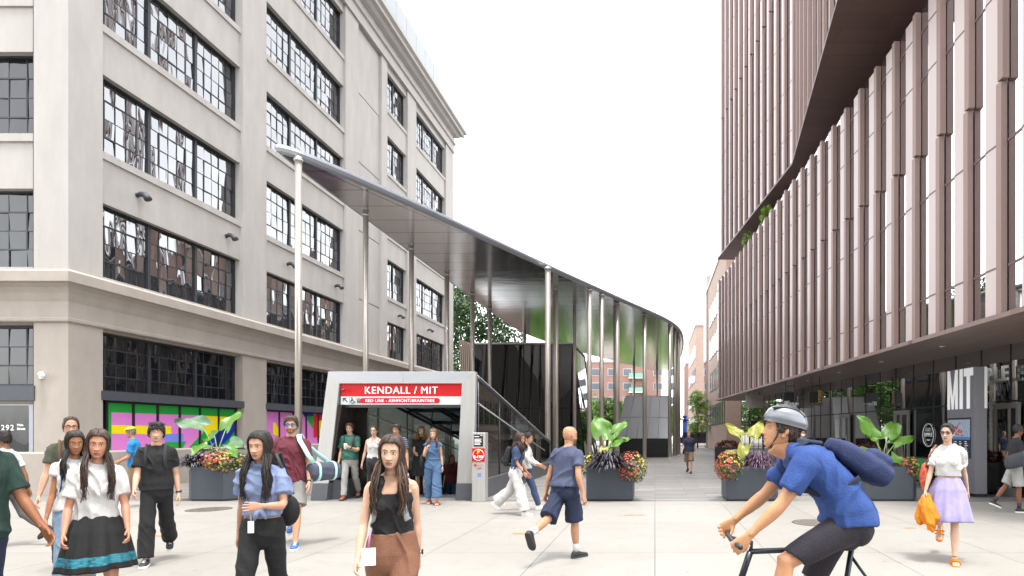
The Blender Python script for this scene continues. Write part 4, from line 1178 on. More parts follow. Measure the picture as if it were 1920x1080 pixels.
hs2 = hang_sign('black square sign with gold upright lettering hanging nearest the pylon', 1517, 1541, 735.5, 760.5, 23.5, M_black, [('MUSEUM', .13, .08, .04, mGrey, 0), ('STORE', .17, .93, .22, mGold, 90)])
hs3 = hang_sign('pale stone coloured panel hanging under the far end of the soffit', 1398, 1431, 740, 765, 33, mat('pale_sign_board', '8d8680', .6, var=.2, scale=3), [])
# ---------------------------------------------------------------- the canopy
CZ = 8.3
M_soffit = soffit_mat()
def smooth_poly(pts, it=2):
    for _ in range(it):
        out = []
        for i in range(len(pts)):
            p, q = Vector(pts[i]), Vector(pts[(i+1) % len(pts)])
            out += [p*.75 + q*.25, p*.25 + q*.75]
        pts = out
    return [tuple(p) for p in pts]
edge = [(-9.15, 14.1), (-8.95, 13.95), (-8.6, 14.35), (-7.9, 15.75), (-7.2, 17.3), (-6.6, 18.7), (-5.75, 20.75), (-4.35, 24.05), (-3.05, 26.95), (-1.5, 30.4), (-.4, 32.7), (.85, 35.5), (1.65, 38.4), (2.05, 41.8),
        (2.3, 47), (2.35, 53), (2.0, 60), (1.4, 64), (-.2, 63.4), (-2.2, 58.6), (-4.2, 54.2), (-6.0, 50), (-7.9, 44), (-8.9, 40.2), (-9.2, 36), (-9.2, 28), (-9.15, 20)]
edge = smooth_poly(edge, 2)
CA = thing('canopy', 'long blade shaped polished steel canopy on thin columns over the station', 'canopy', (-5, 30, 0))
n = len(edge); cx = sum(p[0] for p in edge)/n; cy = sum(p[1] for p in edge)/n
def inset(k, amt):
    p, a, b = Vector(edge[k]), Vector(edge[k-1]), Vector(edge[(k+1) % n]); t = (b-a).normalized(); nn = Vector((-t.y, t.x))
    return p + nn*amt
def ringmesh(levels, name, m, capb=False, capt=False):
    mb = MB(); vs = []
    for amt, z in levels:
        for k in range(n): q = inset(k, amt); vs.append((q.x, q.y, z))
    L = len(levels)
    mb.add(vs, [(i*n+k, i*n+(k+1) % n, (i+1)*n+(k+1) % n, (i+1)*n+k) for i in range(L-1) for k in range(n)], 0, False)
    if capb: mb.f.append(tuple(range(n))[::-1]); mb.m.append(0); mb.sm.append(False)
    if capt: mb.f.append(tuple(range((L-1)*n, L*n))); mb.m.append(0); mb.sm.append(False)
    return pw(name, mb, m, CA)
sof = MB(); sof.add([(inset(k, .10).x, inset(k, .10).y, CZ) for k in range(n)], [tuple(range(n))[::-1]])
pw('underside', sof, M_soffit, CA, fix=False)
ringmesh([(.12, CZ+.01), (.10, CZ-.012), (.02, CZ+.03), (-.03, CZ+.10), (-.02, CZ+.17), (.05, CZ+.21)], 'fascia', mat('canopy_edge_steel', 'a9adb5', .35, .7))
sof = MB(); sof.add([(inset(k, .05).x, inset(k, .05).y, CZ+.212) for k in range(n)], [tuple(range(n))]); pw('roof', sof, mat('canopy_roof', '8d9095', .4, .6), CA, fix=False)
CR = [(-8.66, 14.25, .078), (-8.8, 17.85, .078), (-8.8, 21.2, .085), (-8.74, 24.65, .095), (-8.74, 28.1, .10), (-8.84, 31.4, .10), (-8.75, 39.4, .11), (-4.33, 23.7, .11), (-4.55, 27.1, .09), (-5.07, 29.6, .09), (-4.15, 30.3, .09),
      (-3.05, 27.3, .115), (-2.57, 28.3, .11), (-1.95, 30.2, .125), (-2.15, 31.6, .09), (-.58, 33.0, .115), (.92, 36.3, .12), (1.28, 38.2, .11), (1.55, 40.0, .11), (1.72, 42, .11), (1.8, 44.5, .11), (1.9, 48, .11), (-2.0, 56, .11), (.2, 58, .11), (-4.6, 50, .11)]
for (x, y, r) in CR:
    mb = MB(); mb.tube([(x, y, 0), (x, y, CZ-.005)], [r, r], 16); c = pw('column', mb, M_column, CA)
    mb = MB(); mb.lathe([(r, 0), (r*1.35, .01), (r*1.35, .05), (r, .06)], (x, y, CZ-.12), 16); pw('collar', mb, M_stainless, c); mb = MB(); mb.lathe([(r, 0), (r*1.7, .0), (r*1.7, .03), (r, .04)], (x, y, 0), 16); pw('foot_ring', mb, M_stainless, c)
# ---------------------------------------------------------------- glass headhouse and lift box
M_hglass = glass_mat('black_headhouse_glass', '0b0d0f', 1.75, wave=.004, wscale=.8)
M_hside = glass_mat('pale_headhouse_glass', '6d7277', 2.2)
HH = thing('headhouse', 'tall dark glass stair house with a leaning side under the canopy', 'building', (-7, 35, 0))
def frustum(mb, b, t, z0, z1, mi=0):
    P = [(b[0], b[2], z0), (b[1], b[2], z0), (b[1], b[3], z0), (b[0], b[3], z0), (t[0], t[2], z1), (t[1], t[2], z1), (t[1], t[3], z1), (t[0], t[3], z1)]
    mb.add(P, [(0,3,2,1),(4,5,6,7),(0,1,5,4),(1,2,6,5),(2,3,7,6),(3,0,4,7)], mi)
mb = MB(); frustum(mb, (-10.5, -3.85, 32.3, 39.2), (-10.15, -4.62, 33.0, 38.5), .02, 6.55); pw('glass_wall', mb, M_hglass, HH)
fr = MB()
for k in range(7):
    t = k/6; a = Vector((lerp(-10.5, -3.85, t), 32.28, .02)); b = Vector((lerp(-10.15, -4.62, t), 32.98, 6.55)); fr.tube([a, b], .022, 6)
for k in range(2):
    t = k; a = Vector((-3.83, lerp(32.3, 39.2, t), .02)); b = Vector((-4.60, lerp(33.0, 38.5, t), 6.55)); fr.tube([a, b], .022, 6)
for t in (.0, .45, 1):
    fr.tube([Vector((-10.5, 32.28, .02)).lerp(Vector((-10.15, 32.98, 6.55)), t), Vector((-3.83, 32.28, .02)).lerp(Vector((-4.6, 32.98, 6.55)), t), Vector((-3.83, 39.2, .02)).lerp(Vector((-4.6, 38.5, 6.55)), t)], .03 if t == 1 else .02, 6)
pw('frame', fr, M_black, HH)
mb = MB(); mb.box(-10.2, -4.58, 32.95, 38.55, 6.56, 6.66); pw('roof_edge', mb, M_stainless, HH)
LB = thing('lift_house', 'low grey glass box on a black stone base at the far end of the canopy', 'building', (-.8, 40, 0))
mb = MB(); mb.box(-2.75, .98, 38.0, 44, 0, 1.22); pw('base', mb, mat('black_granite', '202123', .3, var=.3, scale=10), LB)
mb = MB(); frustum(mb, (-2.6, .9, 38.06, 43.9), (-1.9, .9, 38.5, 43.5), 1.22, 4.0); pw('glass_wall', mb, mat('grey_panel_glass', 'c4c7ca', .25, spec=.7), LB)
fr = MB()
for k in range(6):
    t = k/5; fr.tube([Vector((lerp(-2.6, .9, t), 38.05, 1.22)), Vector((lerp(-1.9, .9, t), 38.49, 4.0))], .014, 6)
fr.tube([(-2.6, 38.05, 1.22), (-1.9, 38.49, 4.0), (.9, 38.49, 4.0)], .02, 6); fr.tube([(-2.25, 38.26, 2.6), (.9, 38.26, 2.6)], .012, 6)
pw('frame', fr, M_stainless, LB)
# ---------------------------------------------------------------- the station entrance
EN = thing('station_entrance', 'stainless steel subway entrance portal under a red sign with glass sides', 'entrance', (-6.1, 13.86, 0))
yF = 13.86
OL = [(-8.07, .0), (-7.72, 3.04)]; OR = [(-4.02, .0), (-4.26, 3.04)]; OR = [(-4.22, .0), (-4.22, 3.04)]
IL = [(-7.76, 0), (-7.46, 2.76)]; IR = [(-4.70, 0), (-4.56, 2.76)]
OL[0] = (-8.12, 0); OR = [(-4.30, 0), (-4.24, 3.04)]
def lerp2(p, q, z): t = (z - p[1])/(q[1]-p[1]); return lerp(p[0], q[0], t)
mb = MB()
def quadbox(mb, f, dy0, dy1, y, mi=0):           # face polygon (x, z), extruded in y
    k = len(f); vs = [(x, y+dy0, z) for x, z in f] + [(x, y+dy1, z) for x, z in f]
    mb.add(vs, [tuple(range(k)), tuple(range(k, 2*k))[::-1]] + [(i, k+i, k+(i+1) % k, (i+1) % k) for i in range(k)], mi)
zb = .40
quadbox(mb, [(lerp2(*OL, zb), zb), (lerp2(*IL, zb), zb), IL[1], OL[1]], 0, .16, yF)
pw('side_post', mb, M_stainless, EN, bevel=.006)
mb = MB(); quadbox(mb, [(lerp2(*IR, zb), zb), (lerp2(*OR, zb), zb), OR[1], IR[1]], 0, .16, yF); pw('side_post', mb, M_stainless, EN, bevel=.006)
M_head = mat('header_steel', 'bcbec3', .32, .5, var=.05, scale=6, stretch=(.2, 1, 1))
mb = MB(); quadbox(mb, [(IL[1][0]+.004, IL[1][1]), (-5.953, 2.76), (-5.953, 3.04), (OL[1][0]+.004, OL[1][1])], .002, .16, yF); pw('header', mb, M_head, EN, bevel=.005)
mb = MB(); quadbox(mb, [(-5.947, 2.76), (IR[1][0]-.004, IR[1][1]), (OR[1][0]-.004, OR[1][1]), (-5.947, 3.04)], .002, .16, yF); pw('header', mb, M_head, EN, bevel=.005)
for pr in ((OL, IL), (IR, OR)):
    mb = MB(); a, b = pr; quadbox(mb, [(lerp2(*a, 0)-.01, 0), (lerp2(*b, 0)+.01, 0), (lerp2(*b, zb)+.01, zb-.003), (lerp2(*a, zb)-.01, zb-.003)], -.02, .18, yF); pw('stone_base', mb, M_graystone, EN, bevel=.008)
# sign
sg_ = MB(); sg_.box(-7.452, -4.575, yF+.05, yF+.16, 2.46, 2.755); M_red = mat('sign_red', 'b30a16', .4); sgn = pw('station_sign', sg_, M_red, EN)
sg_ = MB(); sg_.box(-7.45, -4.58, yF+.052, yF+.16, 2.262, 2.457); pw('line_panel', sg_, mat('sign_white', 'b9bcbd', .4), sgn)
def sign_text(s, size, x, z, m, bold, y=yF+.046, sx=1.0, al='CENTER', sp=1.0):
    q = text_mesh(s, size, .004, bold, al, sx, sp); shift(q, (x, y, z)); return pw('lettering', q, m, sgn)
sign_text('KENDALL / MIT', .245, -6.022, 2.52, M_white, 0, sx=.96, sp=1.1); sign_text('KENDALL / MIT', .245, -6.014, 2.52, M_white, 0, yF+.0445, sx=.96, sp=1.1)
pill = MB(); P = []
for a in range(-90, 91, 15): P.append((-5.16 + .062*math.cos(R(a)), 2.357 + .062*math.sin(R(a))))
for a in range(90, 271, 15): P.append((-6.93 + .062*math.cos(R(a)), 2.357 + .062*math.sin(R(a))))
quadbox(pill, P, 0, .01, yF+.045); pw('line_pill', pill, M_red, sgn)
sign_text('RED LINE - ASHMONT/BRAINTREE', .102, -6.045, 2.322, M_white, 0, yF+.04, sx=.97, sp=1.1); sign_text('RED LINE - ASHMONT/BRAINTREE', .102, -6.0415, 2.322, M_white, 0, yF+.0385, sx=.97, sp=1.1)
ic = MB()                                          # arrow, wheelchair and lift pictograms
y_ = yF+.046
ic.obox((-7.40, y_, 2.42), (.085, 0, 0), (0, .004, 0), (0, 0, -.016)); ic.obox((-7.40, y_, 2.404), (.016, 0, 0), (0, .004, 0), (0, 0, -.07)); ic.obox((-7.388, y_, 2.408), (.085, 0, -.085), (0, .004, 0), (.014, 0, .014))
ic.tube([(-7.17 + .042*math.cos(R(a)), y_, 2.335 + .042*math.sin(R(a))) for a in range(120, 400, 20)], .008, 5); ic.ball((-7.185, y_, 2.425), .015, .005, .015)
ic.tube([(-7.185, y_, 2.405), (-7.18, y_, 2.355), (-7.14, y_, 2.352), (-7.125, y_, 2.31), (-7.105, y_, 2.318)], .009, 5); ic.tube([(-7.182, y_, 2.385), (-7.15, y_, 2.382)], .007, 5)
ic.extr([(0, 0), (.085, 0), (.085, .012), (0, .012)], (-7.06, y_, 2.30), (-7.06, y_+.004, 2.30), (1, 0, 0), (0, 0, 1)); ic.box(-7.06, -6.975, y_, y_+.004, 2.385, 2.397); ic.box(-7.06, -7.05, y_, y_+.004, 2.312, 2.385); ic.box(-6.985, -6.975, y_, y_+.004, 2.312, 2.385)
for k in range(3): ic.ball((-7.04 + .022*k, y_, 2.36), .008, .004, .008); ic.box(-7.047+.022*k, -7.033+.022*k, y_, y_+.004, 2.318, 2.352)
ic.tube([(-7.045, y_, 2.41), (-7.035, y_, 2.43), (-7.025, y_, 2.41)], .004, 4); ic.tube([(-7.01, y_, 2.43), (-7.0, y_, 2.41), (-6.99, y_, 2.43)], .004, 4)
for xx in (-7.245, -7.09): ic.box(xx, xx+.004, y_, y_+.003, 2.275, 2.445)
pw('pictogram', ic, M_black, sgn)
cm = MB(); cm.tube([(-7.44, yF+.05, 2.60), (-7.40, yF-.02, 2.60), (-7.34, yF-.03, 2.605)], .018, 8); cm.ball((-7.34, yF-.03, 2.605), .035); pw('sign_camera', cm, mat('dark_red', '7d1018', .4), sgn)
# bronze reveals, dark lintel, sloped glass roof, sides
M_bronze = mat('dark_bronze_panel', '4a4542', .25, .8)
mb = MB(); quadbox(mb, [(IL[0][0]+.012, zb), (IL[0][0]+.05, zb), (IL[1][0]+.05, 2.26), (IL[1][0]-.045, 2.26)], .03, 1.3, yF); mb.box(-7.42, -7.20, yF+.75, yF+.80, .0, 2.26); pw('reveal', mb, M_bronze, EN)
mb = MB(); mb.box(-7.44, -4.60, yF+.17, yF+.30, 2.20, 2.262); mb.box(-7.4, -4.62, yF+1.15, yF+1.3, 2.3, 2.75); pw('lintel', mb, mat('lintel_steel', '77777a', .35, .9), EN)
mb = MB()
Z0, Z1, YB = 3.0, 1.26, 23.6
for x in (-7.55, -4.24):                           # side glass: wedge
    mb.add([(x, yF+.17, .45), (x, YB, .45), (x, YB, Z1), (x, yF+.17, Z0-.05)], [(0, 1, 2, 3)])
m_wg = bpy.data.materials.new('clear_green_glass'); m_wg.use_nodes = True
nt = m_wg.node_tree; nt.nodes.remove(nt.nodes['Principled BSDF']); a = nt.nodes.new('ShaderNodeBsdfTransparent'); a.inputs[0].default_value = lin('9fb0ac')
g_ = nt.nodes.new('ShaderNodeBsdfGlossy'); g_.inputs['Roughness'].default_value = .0; fz = nt.nodes.new('ShaderNodeFresnel'); fz.inputs['IOR'].default_value = 1.75; mx = nt.nodes.new('ShaderNodeMixShader')
nt.links.new(fz.outputs[0], mx.inputs[0]); nt.links.new(a.outputs[0], mx.inputs[1]); nt.links.new(g_.outputs[0], mx.inputs[2]); nt.links.new(mx.outputs[0], nt.nodes['Material Output'].inputs['Surface'])
pw('side_glass', mb, m_wg, EN, fix=False)
m_rg = m_wg.copy(); m_rg.name = 'roof_glazing'
for nn_ in m_rg.node_tree.nodes:
    if nn_.type == 'FRESNEL': nn_.inputs['IOR'].default_value = 3.2
mb = MB(); mb.add([(-7.55, yF+.17, Z0-.04), (-4.24, yF+.17, Z0-.04), (-4.24, YB, Z1), (-7.55, YB, Z1)], [(0, 1, 2, 3)]); pw('roof_glass', mb, m_rg, EN, fix=False)
fr = MB(); M_beam = mat('dark_steel_beam', '3f4247', .4, .5)
for x in (-7.55, -6.45, -5.35, -4.24): fr.tube([(x, yF+.2, Z0-.10), (x, YB, Z1-.06)], .05, 6)
for k in range(6):
    t = k/5; y = lerp(yF+.22, YB, t); z = lerp(Z0-.08, Z1-.03, t)
    fr.tube([(-7.55, y, z), (-4.24, y, z)], .035, 6)
    for x in (-7.55, -4.24): fr.tube([(x, y, .45), (x, y, z)], .022, 6)
pw('roof_beam', fr, M_beam, EN)
hr = MB()
for x in (-7.5, -4.27):
    hr.tube([(x+.03, yF+.2, 2.3), (x+.03, YB-1, .9)], .02, 8); hr.tube([(x, yF+.2, Z0-.03), (x, YB, Z1+.03)], .025, 8)
pw('handrail', hr, M_stainless, EN)
mb = MB(); mb.box(-4.45, -4.12, yF+.2, YB+.1, 0, .46); mb.box(-7.85, -7.50, yF+.2, YB+.1, 0, .46); mb.box(-7.85, -4.12, YB+.1, YB+.4, 0, .46); pw('plinth', mb, M_graystone, EN)
mb = MB()
for k in range(22): mb.box(HX0, HX1, HY0+.30*k, HY0+.30*(k+1), -.17*(k+1)-.6, -.17*(k+1))
pw('stairs', mb, mat('stair_tread', '6f6d6a', .7, var=.15, scale=8), EN)
mb = MB(); mb.box(HX0-.3, HX0-.002, HY0, HY1, -6, -.02); mb.box(HX1+.002, HX1+.3, HY0, HY1, -6, -.02); mb.box(HX0, HX1, HY1+.002, HY1+.3, -6, -.02); mb.box(HX0, HX1, HY0-.3, HY0-.002, -6, -.03); pw('well_wall', mb, mat('well_concrete', '5e5c5a', .8), EN)
hr = MB()
for x in (-7.35, -6.1, -4.9): hr.tube([(x, HY0-.2, .92), (x, HY0+.1, .92), (x, HY1-2.4, -3.1)], .022, 8); hr.tube([(x, HY0-.2, .0), (x, HY0-.2, .92)], .022, 8)
pw('stair_rail', hr, M_stainless, EN)
# ---------------------------------------------------------------- fare post
FPX = (at(887.5, 13.62), at(912.5, 13.62))
FP = thing('information_post', 'slim stainless steel post with black and red signs beside the station entrance', 'post', ((FPX[0]+FPX[1])/2, 13.62, 0))
part('post', MB().box(-.155, .155, -.12, .12, 0, 1.6), M_stainless, FP, bevel=.012)
part('black_sign', MB().box(-.105, .105, -.128, -.119, 1.28, 1.555), M_black, FP, bevel=.002)
q = MB()
for k, (a, b, z) in enumerate(((-.09, .02, 1.50), (.05, .09, 1.525), (-.09, .07, 1.44), (-.09, .06, 1.41), (-.09, .075, 1.38), (-.09, .04, 1.35), (-.09, .05, 1.32))): q.box(a, b, -.1305, -.1285, z, z+.014)
part('sign_lines', q, M_white, FP)
rs = part('red_sign', MB().box(-.148, .148, -.128, -.1195, .93, 1.24), M_red, FP, bevel=.002)
q = MB(); q.tube([(.125*math.cos(R(a)), -.131, 1.085 + .125*math.sin(R(a))) for a in range(0, 361, 15)], .006, 5); part('ring', q, M_white, rs)
q = text_mesh('F', .14, .003, .004, 'CENTER'); shift(q, (0, -.131, 1.105)); part('lettering', q, mat('sign_yellow', 'f0d020', .4), rs)
q = text_mesh('R-19A', .085, .003, .003, 'CENTER'); shift(q, (0, -.131, 1.015)); part('lettering', q, M_white, rs)
q = MB(); q.add([(-.12, -.1285, .85), (-.05, -.1285, .885), (-.05, -.1285, .815)], [(0, 1, 2)]); q.box(-.05, .12, -.1288, -.1282, .847, .853); part('arrow', q, M_red, FP, fix=False)
q = text_mesh('14 FT', .05, .002, .001, 'CENTER'); shift(q, (0.02, -.1285, .76)); part('lettering', q, M_red, FP)
part('sticker', MB().box(-.02, .06, -.123, -.1205, .58, .67), mat('sticker_blue', '5f83b8', .5), FP)
# ---------------------------------------------------------------- grey pylon with MIT lettering
PYL = thing('pylon', 'tall grey information pylon with big white MIT lettering and a map', 'pylon', (7.9, 14.5, 0))
poly = [(-.13, 1.1), (0, 0), (.29, -.04), (.30, 1.1)]
M_pyl = mat('pylon_grey', '6f6f75', .45, .2, var=.03, scale=3)
part('body', MB().prism(poly, .08, 3.23), M_pyl, PYL, bevel=.01)
part('foot', MB().prism([(-.06, 1.05), (.05, .06), (.26, .02), (.26, 1.05)], 0, .08), M_black, PYL)
A_, Bv = Vector((-.13, 1.1, 0)), Vector((0, 0, 0)); fu = (Bv-A_).normalized(); fn = Vector((fu.y, -fu.x, 0)); fn = fn if fn.x < 0 else -fn; FL = (Bv-A_).length
def on_face(mb, s, z, off=.004):
    Mx = Matrix(((fu.x, -fn.x, 0), (fu.y, -fn.y, 0), (0, 0, 1))).to_4x4(); Mx.translation = A_ + fu*s + fn*off + Vector((0, 0, z)); return xform(mb, Mx)
def blockM():
    mb = MB(); H_ = 1.02
    for x0, x1 in ((.02, .13), (.35, .46)): mb.box(x0, x1, -.004, .004, 0, H_)
    mb.extr([(.13, 1.02), (.245, .32), (.245, .0), (.205, 0), (.13, .5)], (0, -.004, 0), (0, .0045, 0), (1, 0, 0), (0, 0, 1)); mb.extr([(.35, 1.02), (.35, .5), (.28, 0), (.2452, 0), (.2452, .32)], (0, -.004, 0), (0, .0045, 0), (1, 0, 0), (0, 0, 1))
    mb.box(.53, .66, -.004, .004, 0, H_)
    mb.box(.81, .94, -.004, .004, 0, H_-.2); mb.box(.70, 1.06, -.004, .004, H_-.2, H_)
    return mb
M_wlet = mat('bright_white_letters', 'f2f2f2', .5)
part('lettering', on_face(blockM(), .0, 2.20), M_wlet, PYL)
part('lettering', MB().box(.225, .287, -.052, -.036, 2.20, 3.225), M_wlet, PYL)
mp = MB(); mp.box(.02, .98, -.002, .0, .95, 1.98)
pl = part('map_board', on_face(mp, 0, 0), mat('map_dark', '2b2d35', .35), PYL)
mp = MB(); mp.box(.05, .95, -.003, .0, 1.42, 1.93); part('map', on_face(mp, 0, 0, .008), mat('map_paper', '8f9bab', .4, var=.35, scale=22), pl)
mp = MB()
for k in range(16):
    x, z = rng.uniform(.33, .62), rng.uniform(1.5, 1.82); mp.box(x, x+rng.uniform(.03, .08), -.002, .0, z, z+rng.uniform(.02, .07))
part('map_red', on_face(mp, 0, 0, .013), mat('map_redc', 'c8303c', .4), pl)
mp = MB(); mp.box(.05, .95, -.002, 0, 1.425, 1.49); part('map_water', on_face(mp, 0, 0, .013), mat('map_blue', '2f7fc0', .4), pl)
mp = MB()
for c in range(4):
    for k in range(7): mp.box(.08+.22*c, .08+.22*c+rng.uniform(.07, .15), -.001, 0, 1.36-.045*k, 1.375-.045*k)
part('map_text', on_face(mp, 0, 0, .013), M_white, pl)

# ---------------------------------------------------------------- plants
LEAFC = {}
M_elgreen = mat('elephant_ear_leaf', '49701f', .42, var=.25, scale=6, spec=.5)
M_elyel = mat('yellow_leaf', '7f7a20', .45, var=.25, scale=6)
M_elblue = mat('grey_green_leaf', '4d6950', .5, var=.2, scale=6)
M_vein = mat('leaf_vein', '74903f', .5)
M_fol = mat('flower_foliage', '3c561c', .6, var=.3, scale=9)
M_coral = mat('coral_flower', 'b44a3c', .55, var=.15, scale=20); M_yelf = mat('yellow_flower', 'b39c45', .55, var=.1, scale=20); M_pinkf = mat('pink_flower', 'c98ab4', .55, var=.1, scale=20)
M_dkgrass = mat('black_foliage', '27212b', .5, var=.3, scale=12)
M_burg = mat('burgundy_foliage', '5b2a26', .5, var=.35, scale=14)
M_tub = mat('slate_grey_planter', '3b4048', .42, .25, var=.06, scale=5)
M_soil = mat('soil', '3a2c22', .9)
def leaf_blade(L, W, dirv, up, curl=.35, heart=True, wave=.03, rnd=rng):
    """a heart shaped blade starting at its stalk, along dirv, its face toward up"""
    d = Vector(dirv).normalized(); u = Vector(up); u = (u - d*u.dot(d)).normalized(); s = d.cross(u)
    ns, nl = 9, 12; vs = []; ph = rnd.uniform(0, 6)
    for i in range(nl+1):
        t = i/nl
        wd = W*(math.sin(math.pi*min(1, (t*.82+.18)))**.75)*(1-.25*t) if heart else W*math.sin(math.pi*min(.995, t*.93+.05))
        if i == nl: wd = W*.02
        for j in range(ns):
            q = (j/(ns-1) - .5)*2
            back = -.22*L*abs(q)**1.3*(1-t)**2.2 if heart else 0
            z = -curl*L*(t**2) - .10*W*q*q*(-1) + wave*W*math.sin(9*t+ph+3*q)*abs(q) + .02*W*math.cos(q*18)*(1-t)
            vs.append(d*(t*L*.95 + back) + s*(q*wd*.5) + u*z)
    fs = [(i*ns+j, i*ns+j+1, (i+1)*ns+j+1, (i+1)*ns+j) for i in range(nl) for j in range(ns-1)]
    rib = [d*(t*L*.95) + u*(-curl*L*t*t + .006) for t in (0, .25, .5, .75, .97)]
    return vs, fs, rib
def ear_plant(label, loc, leaves, mats, group=None, seed=1, cat='plant'):
    rnd = random.Random(seed)
    t = thing('elephant_ear_plant', label, cat, loc, 0, group)
    for i, (az_, reach, hgt, L, W, droop, mi) in enumerate(leaves):
        a = R(az_); base = Vector((rnd.uniform(-.05, .05), rnd.uniform(-.05, .05), 0)); out = Vector((math.cos(a), math.sin(a), 0))
        tip = base + out*reach + Vector((0, 0, hgt))
        st = MB(); st.tube([base, base + out*reach*.35 + Vector((0, 0, hgt*.55)), tip], [.018, .014, .009], 7)
        lf = MB(); dv = out*math.cos(R(droop)) + Vector((0, 0, math.sin(R(droop))))
        up_ = Vector((0, 0, 1))*max(.25, math.cos(R(droop))) - out*math.sin(R(droop))*.6 + Vector((0, -.75, .0))
        vs, fs, rib = leaf_blade(L, W, dv, up_, .26, True, .10, rnd)
        lf.add([tip + v for v in vs], fs, 0, True); lf.tube([tip + v for v in rib], [.008, .007, .005, .004, .002], 5, 1)
        for r_ in range(2, 10):
            for sd in (0, 8): lf.tube([tip + Vector(vs[r_*9+4]) + Vector((0, -.003, .003)), tip + Vector(vs[min(12, r_+1)*9 + (4 + sd)//2]) + Vector((0, -.004, .004)), tip + Vector(vs[min(12, r_+2)*9 + sd])], [.0028, .0022, .001], 4, 1)
        part('leaf', lf, [mats[mi], M_vein], t, fix=False); part('stalk', st, M_vein, t)
    return t
def clump(mb, c, r, n, size, rnd, squash=.8, mi=0, droop=0.0, long=1.6, inner=.35):
    for _ in range(n):
        v = Vector((rnd.gauss(0, 1), rnd.gauss(0, 1), rnd.gauss(0, 1))).normalized(); rad = rnd.uniform(inner, 1)**.6
        p = Vector(c) + Vector((v.x*r[0]*rad, v.y*r[1]*rad, v.z*r[2]*rad*squash))
        d = (v + Vector((rnd.uniform(-.6, .6), rnd.uniform(-.6, .6), rnd.uniform(-.5, .5)-droop))).normalized(); s_ = d.orthogonal().normalized()
        s_ = Quaternion(d, rnd.uniform(0, 6.28)) @ s_; L = size*rnd.uniform(.6, 1.2); W = L/long
        k = d.cross(s_)*L*.12
        mb.add([p, p + d*L*.5 + s_*W*.5 + k, p + d*L, p + d*L*.5 - s_*W*.5 + k], [(0, 1, 2, 3)], mi)
def flower_mound(label, loc, r, seed, cols, nleaf=900, nfl=170, group=None, droop=.5):
    rnd = random.Random(seed); t = thing('flower_mound', label, 'flowers', loc, 0, group)
    f = MB(); clump(f, (0, 0, 0), r, nleaf, .055, rnd, 1, 0, droop); part('foliage', f, M_fol, t, fix=False)
    for k, (m, fr_) in enumerate(cols):
        b = MB()
        for _ in range(int(nfl*fr_)):
            v = Vector((rnd.gauss(0, 1), rnd.gauss(0, 1) - .35, rnd.gauss(0, 1) + .25)).normalized()
            if len(cols) > 1 and ((v.x + rnd.gauss(0, .35) > .3) != (k == 1)): v.x = -v.x
            p = Vector((v.x*r[0], v.y*r[1], v.z*r[2]))*rnd.uniform(.92, 1.12); q = v.orthogonal().normalized(); w_ = v.cross(q); s_ = rnd.uniform(.017, .028)
            for j in range(5):
                a = 2*math.pi*j/5 + rnd.uniform(0, .4); e = q*math.cos(a) + w_*math.sin(a); e2 = q*math.cos(a+.55) + w_*math.sin(a+.55); e0 = q*math.cos(a-.55) + w_*math.sin(a-.55)
                b.add([p, p + e0*s_*.8 + v*.006, p + e*s_*1.25 + v*.010, p + e2*s_*.8 + v*.006], [(0, 1, 2, 3)])
        part('blossoms', b, m, t, fix=False)['kind'] = 'stuff'
    return t
def grass_mound(label, loc, r, seed, n, L, m, cat='grass', W=.018, name='ornamental_grass'):
    rnd = random.Random(seed); mb = MB(); t = thing(name, label, cat, loc)
    for _ in range(n):
        a = rnd.uniform(0, 6.283); el_ = rnd.uniform(.15, 1.45); l = L*rnd.uniform(.6, 1.1)
        out = Vector((math.cos(a)*r, math.sin(a)*r*.8, 0)); p = out*rnd.uniform(0, .75) + Vector((0, 0, rnd.uniform(-.04, .06))); d = Vector((math.cos(a)*math.cos(el_), math.sin(a)*math.cos(el_), math.sin(el_)))
        s_ = Vector((-math.sin(a), math.cos(a), 0)); pts = [p, p + d*l*.5, p + d*l*.85 + Vector((0, 0, -.14*l)), p + d*l + out.normalized()*l*.1 + Vector((0, 0, -.42*l))]
        w_ = (W*.7, W, W*.8, .001); vs = []
        for q, ww in zip(pts, w_): vs += [q - s_*ww, q + s_*ww]
        mb.add(vs, [(0, 1, 3, 2), (2, 3, 5, 4), (4, 5, 7, 6)])
    part('blades', mb, m, t, fix=False); return t
def tub(label, x0, x1, y, depth, h, cham):
    w_ = x1-x0; c = (x0+x1)/2
    t = thing('planter', label, 'planter', (c, y+depth/2, 0), 0, 'slate grey planters on the plaza')
    a = w_/2; b = depth/2
    P = [(-a+cham, -b), (a-cham, -b), (a, -b+cham), (a, b-cham), (a-cham, b), (-a+cham, b), (-a, b-cham), (-a, -b+cham)] if cham else [(-a, -b), (a, -b), (a, b), (-a, b)]
    part('tub', MB().prism(P, .03, h), M_tub, t, bevel=.012)
    part('foot', MB().prism([(p[0]*.96, p[1]*.96) for p in P], 0, .03), M_black, t)
    part('soil', MB().prism([(p[0]*.93, p[1]*.93) for p in P], h, h+.015), M_soil, t)
    return (c, y+depth/2, h)
